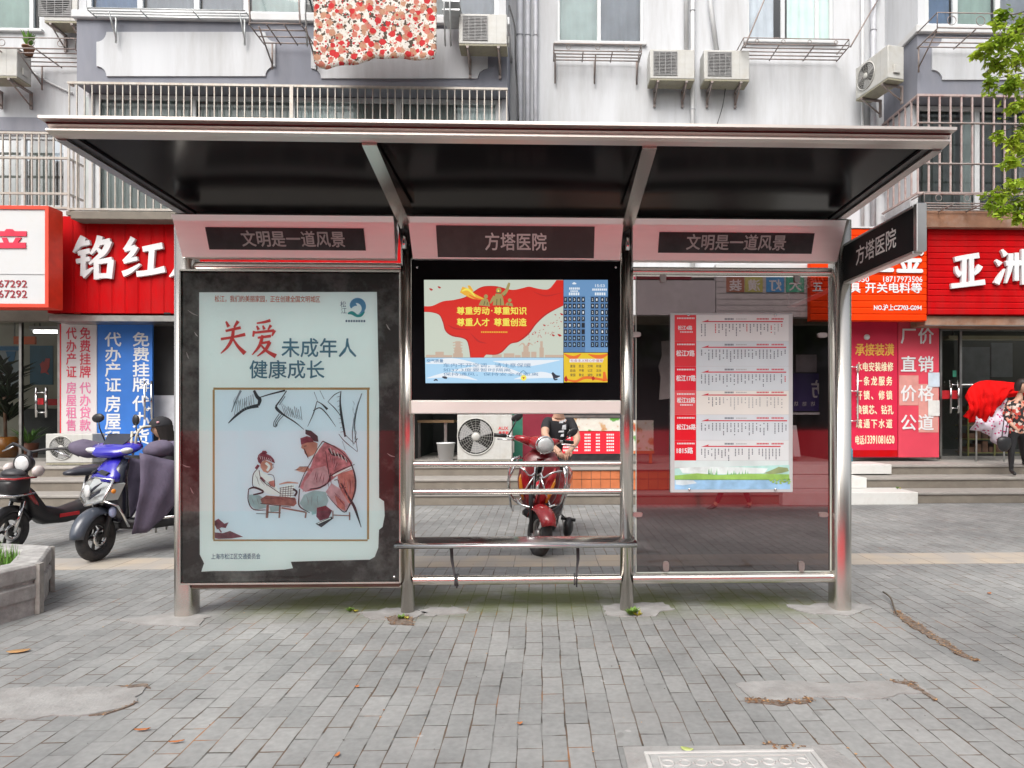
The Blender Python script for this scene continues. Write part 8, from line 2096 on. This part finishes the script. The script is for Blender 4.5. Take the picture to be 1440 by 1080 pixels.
for (px, py, Y, rad) in ((1388, 62, 5.4, .13), (1412, 52, 5.3, .17), (1402, 92, 5.45, .15), (1432, 78, 5.5, .20), (1418, 116, 5.3, .14), (1428, 145, 5.45, .12), (1392, 112, 5.4, .09), (1374, 74, 5.5, .05), (1438, 30, 5.5, .17), (1408, 24, 5.5, .10),
                         (1426, 192, 5.4, .11), (1405, 186, 5.5, .06), (1422, 224, 5.35, .08), (1440, 205, 5.6, .12), (1425, 256, 5.4, .12), (1402, 270, 5.45, .12), (1410, 292, 5.3, .09), (1436, 282, 5.5, .14), (1432, 302, 5.45, .08), (1393, 283, 5.4, .06), (1450, 170, 5.7, .14), (1450, 110, 5.7, .18), (1452, 255, 5.6, .14)):
    tips.append((P(px, py, Y), rad, 1.0))
for k in range(70):
    a = rr.uniform(0, 6.28); ph = rr.uniform(-.5, 1); r_ = rr.uniform(.6, 1.5)
    p = Vector((TX + .35 + r_ * 1.1 * math.cos(a), TY + r_ * 1.2 * math.sin(a), 4.6 + 1.5 * ph)); 
    if (Vector((p.x, p.y, 0)) - Vector((0, 0, 0))).length < 1: continue
    q = cam.matrix_world
    rx = p.x * CY - p.y * SY; dd = p.x * SY + p.y * CY
    if PX0 + FOC * rx / dd < 1490: continue
    tips.append((p, .26, .6))
lb = MB(); wb = MB()
for (p, rad, dens) in tips:
    st_ = Vector((TX - .02, TY, max(2.2, min(5.6, p.z + rr.uniform(-.4, .5))))); mid = st_.lerp(p, .55) + Vector((0, 0, .18))
    wb.tube(catmull([V3(st_), V3(mid), V3(p)], 4), [.016 - .0017 * k for k in range(9)], 5, False)
    n_tw = max(6, int(rad * 150 * dens))
    for k in range(n_tw):
        d = Vector((rr.gauss(0, 1), rr.gauss(0, 1), rr.gauss(0, .9))); d = d.normalized() * rad * rr.uniform(.3, 1.05)
        e = p + d + Vector((0, 0, -.03)); wb.tube([p, p.lerp(e, .5) + Vector((0, 0, .012)), e], [.0035, .0025, .0015], 4, False)
        for j in range(6):
            c0 = p.lerp(e, .35 + .13 * j) + Vector((rr.uniform(-.02, .02), rr.uniform(-.02, .02), rr.uniform(-.015, .015)))
            L_ = rr.uniform(.042, .075); az = rr.uniform(0, 6.28); dp = rr.uniform(-1.2, .1)
            dv = Vector((math.cos(az) * math.cos(dp), math.sin(az) * math.cos(dp), math.sin(dp))); sv = dv.cross(Vector((rr.uniform(-.4, .4), rr.uniform(-.4, .4), 1))).normalized() * L_ * .30
            nv = sv.cross(dv).normalized() * L_ * .10
            b0, m0, e0 = lb.v(c0), lb.v(c0 + dv * L_ * .45 - nv), lb.v(c0 + dv * L_)
            a1, a2 = lb.v(c0 + dv * L_ * .4 + sv), lb.v(c0 + dv * L_ * .4 - sv)
            lb.f([b0, a1, e0, m0], True); lb.f([b0, m0, e0, a2], True)
wb.build('branches', bark, tr_)
lb.build('crown', leaf_mat(), tr_, recalc=False)

# ------------------------------------------------------------------ small things on the pavement
weedm = mat('weed leaf', (.11, .20, .03), .6, 0, .4, 12); weedy = mat('yellowing weed', (.34, .30, .03), .6, 0, .3, 12)
for (lab, px, py, s_, seed) in (('green and yellow weed at the foot of the third shelter post', 888, 866, 1.0, 3), ('small mossy weed in the hole at the second shelter post', 564, 871, .6, 5), ('small weed growing on the white marble step', 1262, 0, .6, 8), ('low mossy clump in front of the light box', 492, 860, .55, 9)):
    c = PG(px, py) if py else Vector((PX(1262, 10.0), 10.0, .188))
    t = thing('weed', lab, 'weed', c)
    b = MB(); b.use(weedm); sprig(b, c, .06 * s_, int(34 * s_), .07 * s_, .012, seed); b.use(weedy); sprig(b, c + Vector((.04, -.01, 0)), .04 * s_, int(14 * s_), .06 * s_, .010, seed + 40); b.build('foliage', None, t)
dry = mat('dry leaf', (.42, .24, .10), .8, 0, .25, 25); rust_l = mat('orange leaf scrap', (.45, .16, .05), .8, 0, .3, 30); fresh_l = mat('pale fallen leaf', (.45, .52, .18), .7, 0, .2, 30)
def leaf(label, px, py, L_, W_, ang, m):
    c = PG(px, py); b = MB(); b.sm = True; ca, sa = math.cos(ang), math.sin(ang); gr = []
    for i in range(9):
        t_ = -1 + 2 * i / 8; w_ = W_ * (1 - t_ * t_) ** .7 + .0005; row = []
        for s_ in (-1, 0, 1):
            x, y = t_ * L_, s_ * w_; z = .007 + .005 * t_ * t_ + .003 * abs(s_) + .003 * noise.noise(Vector((t_ * 3, s_, px)))
            row.append(b.v((c.x + x * ca - y * sa, c.y + x * sa + y * ca, z)))
        gr.append(row)
    for i in range(8):
        for j in range(2): b.f([gr[i][j], gr[i + 1][j], gr[i + 1][j + 1], gr[i][j + 1]])
    o = b.build('fallen_leaf', m, origin=(c.x, c.y, 0)); q = o.modifiers.new('t', 'SOLIDIFY'); q.thickness = .0015
    return tag(o, label, 'leaf')
leaf('large tan dry leaf on the pavers near the planter', 26, 918, .058, .026, .3, dry); leaf('thin orange leaf scrap below the left mortar patch', 200, 1029, .032, .008, .15, rust_l)
leaf('pale yellow green leaf beside the cast drain cover', 966, 1057, .026, .014, -.4, fresh_l); leaf('tiny orange scrap in the middle of the pavers', 731, 1020, .013, .009, .2, rust_l); leaf('tiny orange scrap left of the centre pavers', 502, 968, .011, .009, .6, rust_l)
leaf('curled brown leaf scrap on a paver joint at lower centre left', 474, 1065, .018, .007, 1.3, rust_l); leaf('brown twig like scrap at lower left', 248, 1046, .03, .006, .2, rust_l); leaf('small orange scrap far right beyond the shelter', 1391, 836, .02, .012, .4, rust_l)
# debris filled gaps: rims of leaf litter round the patches
litter_m = mat('rust brown litter', (.17, .085, .04), .95, 0, .5, 40, bump=.5, bscale=90)
def litter(label, pts, seed, n, name='leaf_litter'):
    "an open gap in the paving, dark soil with flat brown leaf bits"
    rr = random.Random(seed); q = patch_px(pts, 7, .034, seed); b = MB()
    b.use(gapm); b.prism([(x, y, -.003) for x, y in q], (0, 0, .0098)); b.use(litter_m)
    for k in range(n):
        i = rr.randrange(len(q)); j = rr.randrange(len(q)); f = rr.random() ** .5 * .9; x, y = q[i]
        if abs(i - j) > len(q) * .2: x, y = x + (q[(-i) % len(q)][0] - x) * rr.random(), y + (q[(-i) % len(q)][1] - y) * rr.random()
        p = Vector((x + rr.gauss(0, .008), y + rr.gauss(0, .008), .0085)); a_ = rr.uniform(0, 6.28); l = rr.uniform(.003, .011)
        b.mi = rr.choice((1, 1, 2)) if len(b.mats) > 2 else 1
        if len(b.mats) < 3: b.use(dry)
        b.f([b.v(p + Vector((math.cos(a_), math.sin(a_), rr.uniform(0, .3))) * l), b.v(p + Vector((math.cos(a_ + 2), math.sin(a_ + 2), 0)) * l * .6), b.v(p + Vector((math.cos(a_ + 4), math.sin(a_ + 4), 0)) * l * .7)])
    return tag(b.build(name, None), label, 'leaf litter', kind='stuff')
gapm = mat('dark gap soil', (.13, .10, .08), .95, 0, .5, 45, bump=.6, bscale=80, dirt=(.24, .20, .165), dirt_amt=.9, dirt_scale=11)
litter('rusty litter along the front edge of the right mortar patch', [(1047, 982), (1070, 985), (1098, 987), (1120, 988), (1130, 980), (1137, 983), (1127, 991), (1100, 993), (1070, 991), (1050, 989)], 1, 190)
litter('litter filled long gap in the paving at the right', [(1257, 860), (1267, 861), (1285, 875), (1310, 890), (1338, 907), (1376, 929), (1366, 930), (1331, 911), (1302, 895), (1278, 879), (1261, 867)], 2, 420)
litter('dark hole with litter at the second post', [(543, 870), (552, 866), (572, 866), (582, 871), (576, 879), (552, 879)], 3, 110)
litter('litter crack along the right end of the patch', [(1252, 959), (1280, 960), (1300, 968), (1312, 983), (1304, 984), (1290, 970), (1262, 963)], 4, 70)
litter('litter at the edge of the cover slab', [(1078, 1048), (1100, 1051), (1122, 1049), (1118, 1055), (1090, 1056)], 5, 60)
litter('dirt crack on the left mortar patch', [(162, 965), (204, 964), (214, 968), (180, 968)], 6, 10); litter('dirt crack under the left mortar patch', [(125, 1007), (160, 1001), (190, 989), (186, 994), (150, 1005)], 7, 12)
# crumbs, grit and leaf bits caught in the joints
rr = random.Random(31); b = MB(); b.use(litter_m); b.use(mat('dark grit', (.07, .06, .05), .95, 0, .4, 40)); b.use(dry)
for k in range(900):
    x, y = rr.uniform(-3.4, 3.4), 2.2 + 4.2 * rr.random() ** 1.4
    if rr.random() < .75: x = round(x / .102) * .102 + rr.gauss(0, .004)
    b.mi = rr.choice((0, 1, 1, 2)); l = rr.uniform(.002, .008) * (1.6 if rr.random() < .06 else 1); a_ = rr.uniform(0, 6.28); p = Vector((x, y, .004))
    b.f([b.v(p + Vector((math.cos(a_ + q * 2.1), math.sin(a_ + q * 2.1), 0)) * l * rr.uniform(.5, 1) + Vector((0, 0, rr.uniform(0, .003)))) for q in range(3)])
tag(b.build('grit'), 'grit and leaf crumbs caught in the paver joints', 'grit', kind='stuff')
# root-like wire on the right
t = thing('wire', 'thin dark wire poking from the gap on the right', 'wire', PG(1245, 840)); b = MB(); b.tube(catmull([V3(PG(1242, 838) + Vector((0, 0, .03))), V3(PG(1252, 847) + Vector((0, 0, .035))), V3(PG(1257, 858) + Vector((0, 0, .02))), V3(PG(1262, 866) + Vector((0, 0, .008)))], 4), .006, 6); b.build('strand', bark, t)
# concrete surround and patterned drain cover at the bottom edge
c0, c1 = PG(876, 1052), PG(1168, 1052)
b = MB(); yb = 2.2; tag(ground_patch('concrete_collar', [(c0.x, c0.y), (c1.x, c0.y - .01), (c1.x + .11, yb), (c0.x, yb)], patchm, .007), kind='structure')
dc = thing('drain_cover', 'cast grey drain cover with raised ring pattern at the bottom edge', 'drain cover', (PG(1030, 1075).x, 2.45, 0))
xa, xb = PG(913, 1066).x, PG(1140, 1062).x; ya = PG(1030, 1063).y; iron = mat('cast grey cover', (.36, .365, .36), .7, .1, .12, 14, bump=.2, bscale=80)
b = MB(); b.bx(xa, xb, 2.15, ya, .004, .012, .003); b.build('plate', iron, dc)
b = MB(); f = .018
b.bx(xa - f, xb + f, ya + .001, ya + f, .004, .016, .003); b.bx(xa - f, xa - .001, 2.15, ya, .004, .016, .003); b.bx(xb + .001, xb + f, 2.15, ya, .004, .016, .003); b.build('rim', mat('cover rim', (.44, .44, .43), .6, .1), dc)
b = MB(); b.bx(xa + .03, xb - .03, ya - .03, ya - .024, .0125, .017); b.bx(xa + .03, xa + .036, 2.15, ya - .03, .0125, .017); b.bx(xb - .036, xb - .03, 2.15, ya - .03, .0125, .017)
nx = 9
for i in range(nx):
    for j in range(3):
        x = xa + .06 + (xb - xa - .12) * i / (nx - 1); y = ya - .07 - .07 * j; b.torus((x, y, .0125), .022, .0045, 'Z', 14, 5)
        if i < nx - 1: b.bx(x + .028, x + (xb - xa - .12) / (nx - 1) - .028, y - .003, y + .003, .0125, .016)
b.build('raised_pattern', mat('cover rim', (0, 0, 0)), dc)

# ------------------------------------------------------------------ kerbside: red banner fence just behind the photographer (added unseen, to give the steel and glass their red reflections)
def banner_red():
    m, nt, b_ = nt_new('red banner cloth'); N, L = nt.nodes, nt.links
    b_.inputs['Base Color'].default_value = (.75, .03, .045, 1); b_.inputs['Roughness'].default_value = .7
    tr = N.new('ShaderNodeBsdfTranslucent'); tr.inputs[0].default_value = (.95, .05, .075, 1); mx = N.new('ShaderNodeMixShader'); mx.inputs[0].default_value = .85
    out = [q for q in N if q.type == 'OUTPUT_MATERIAL'][0]; L.new(b_.outputs[0], mx.inputs[1]); L.new(tr.outputs[0], mx.inputs[2]); L.new(mx.outputs[0], out.inputs[0])
    return m
bf = thing('added_red_fence', 'low red banner fence added unseen behind the photographer for the red reflections in the glass', 'fence', (-1, -.3, 0))
b = MB(); b.quad((-6.2, -.3, .02), (4.2, -.3, .02), (4.2, -.3, 1.11), (-6.2, -.3, 1.11)); b.build('banner_cloth', banner_red(), bf)
for x in (-6.2, -4.1, -2.0, 0.1, 2.2, 4.2):
    b = MB(); b.tube([(x, -.335, 0), (x, -.335, 1.14)], .025, 8); b.build('post', steel_d, bf)

# ------------------------------------------------------------------ far side of the street, behind the photographer: what the glass and steel mirror
ob_ = thing('street_building', 'grey building with dark windows on the far side of the street', 'building', (0, -17, 0))
fw = mat('grey facing', (.16, .16, .155), .8, 0, .2, 1.5); fg = mat('dark glazing', (.03, .035, .04), .2)
b = MB(); b.bx(-26, 26, -20, -17, -.15, 9.5); b.build('wall', fw, ob_)
for i in range(13):
    for z in (0.4, 4.2, 7.0):
        b = MB(); x = -24 + 4 * i; b.bx(x - 1.2, x + 1.2, -16.99, -16.93, z, z + (2.8 if z < 1 else 1.7)); b.build('window', fg, ob_)
t = thing('parked_van', 'white van parked across the street, mirrored in the screen glass', 'van', (-1.5, -8.2, -.15))
b = MB(); b.sm = True
b.prism([(-4.0, -9.1, .25), (-4.0, -9.1, 1.5), (-3.7, -9.1, 1.95), (-.6, -9.1, 1.95), (.3, -9.1, 1.2), (1.0, -9.1, 1.05), (1.05, -9.1, .25)], (0, 1.7, 0)); b.build('van_body', mat('van white', (.6, .6, .6), .3, coat=.5), t)
b = MB(); b.prism([(-.9, -7.39, 1.25), (-.65, -7.39, 1.8), (-1.9, -7.39, 1.8), (-1.9, -7.39, 1.25)], (0, .012, 0)); b.build('window', fg, t)
for x in (-3.2, .2):
    b = MB(); b.torus((x, -7.45, .17), .24, .09, 'Y', 24, 8); b.build('wheel', rubber, t)
proto = None
for i, (x, y, h) in enumerate(((-9, -9.8, 0), (-3.6, -10.2, .3), (2.2, -9.6, -.2), (7.5, -10.4, .2))):
    if proto is None:
        proto = thing('street_tree', 'leafy street tree standing across the street behind the photographer', 'tree', (x, y, -.15), 0, 'trees across the street behind the photographer', local=True)
        b = MB(); b.tube([(0, 0, 0), (.03, 0, 1.5), (-.04, .02, 3), (0, 0, 5.5)], [.16, .13, .11, .05], 10); b.build('trunk', bark, proto)
        rr = random.Random(4); b = MB()
        for k in range(4200):
            d = Vector((rr.gauss(0, 1), rr.gauss(0, 1), rr.gauss(0, 1))).normalized() * (rr.random() ** .45); d *= 1 + .35 * noise.noise(d * 2.3)
            p = Vector((d.x * 2.1, d.y * 2.0, 5.0 + d.z * 2.1)); a_ = Vector((rr.gauss(0, 1), rr.gauss(0, 1), rr.gauss(0, 1))).normalized() * .11; c_ = a_.cross(Vector((rr.gauss(0, 1), rr.gauss(0, 1), rr.gauss(0, 1)))).normalized() * .07
            b.f([b.v(p - a_), b.v(p + c_), b.v(p + a_), b.v(p - c_)])
        b.build('crown', mat('kerb tree leaf', (.035, .075, .012), .6, 0, .4, 2), proto, recalc=False); q = proto
    else: q = copy_tree(proto)
    q.location = (x, y, -.15); q.rotation_euler.z = i * 1.7; q.scale = (1 + .1 * h,) * 3

for o in bpy.data.objects:
    if o.get('_world') is not None: del o['_world']
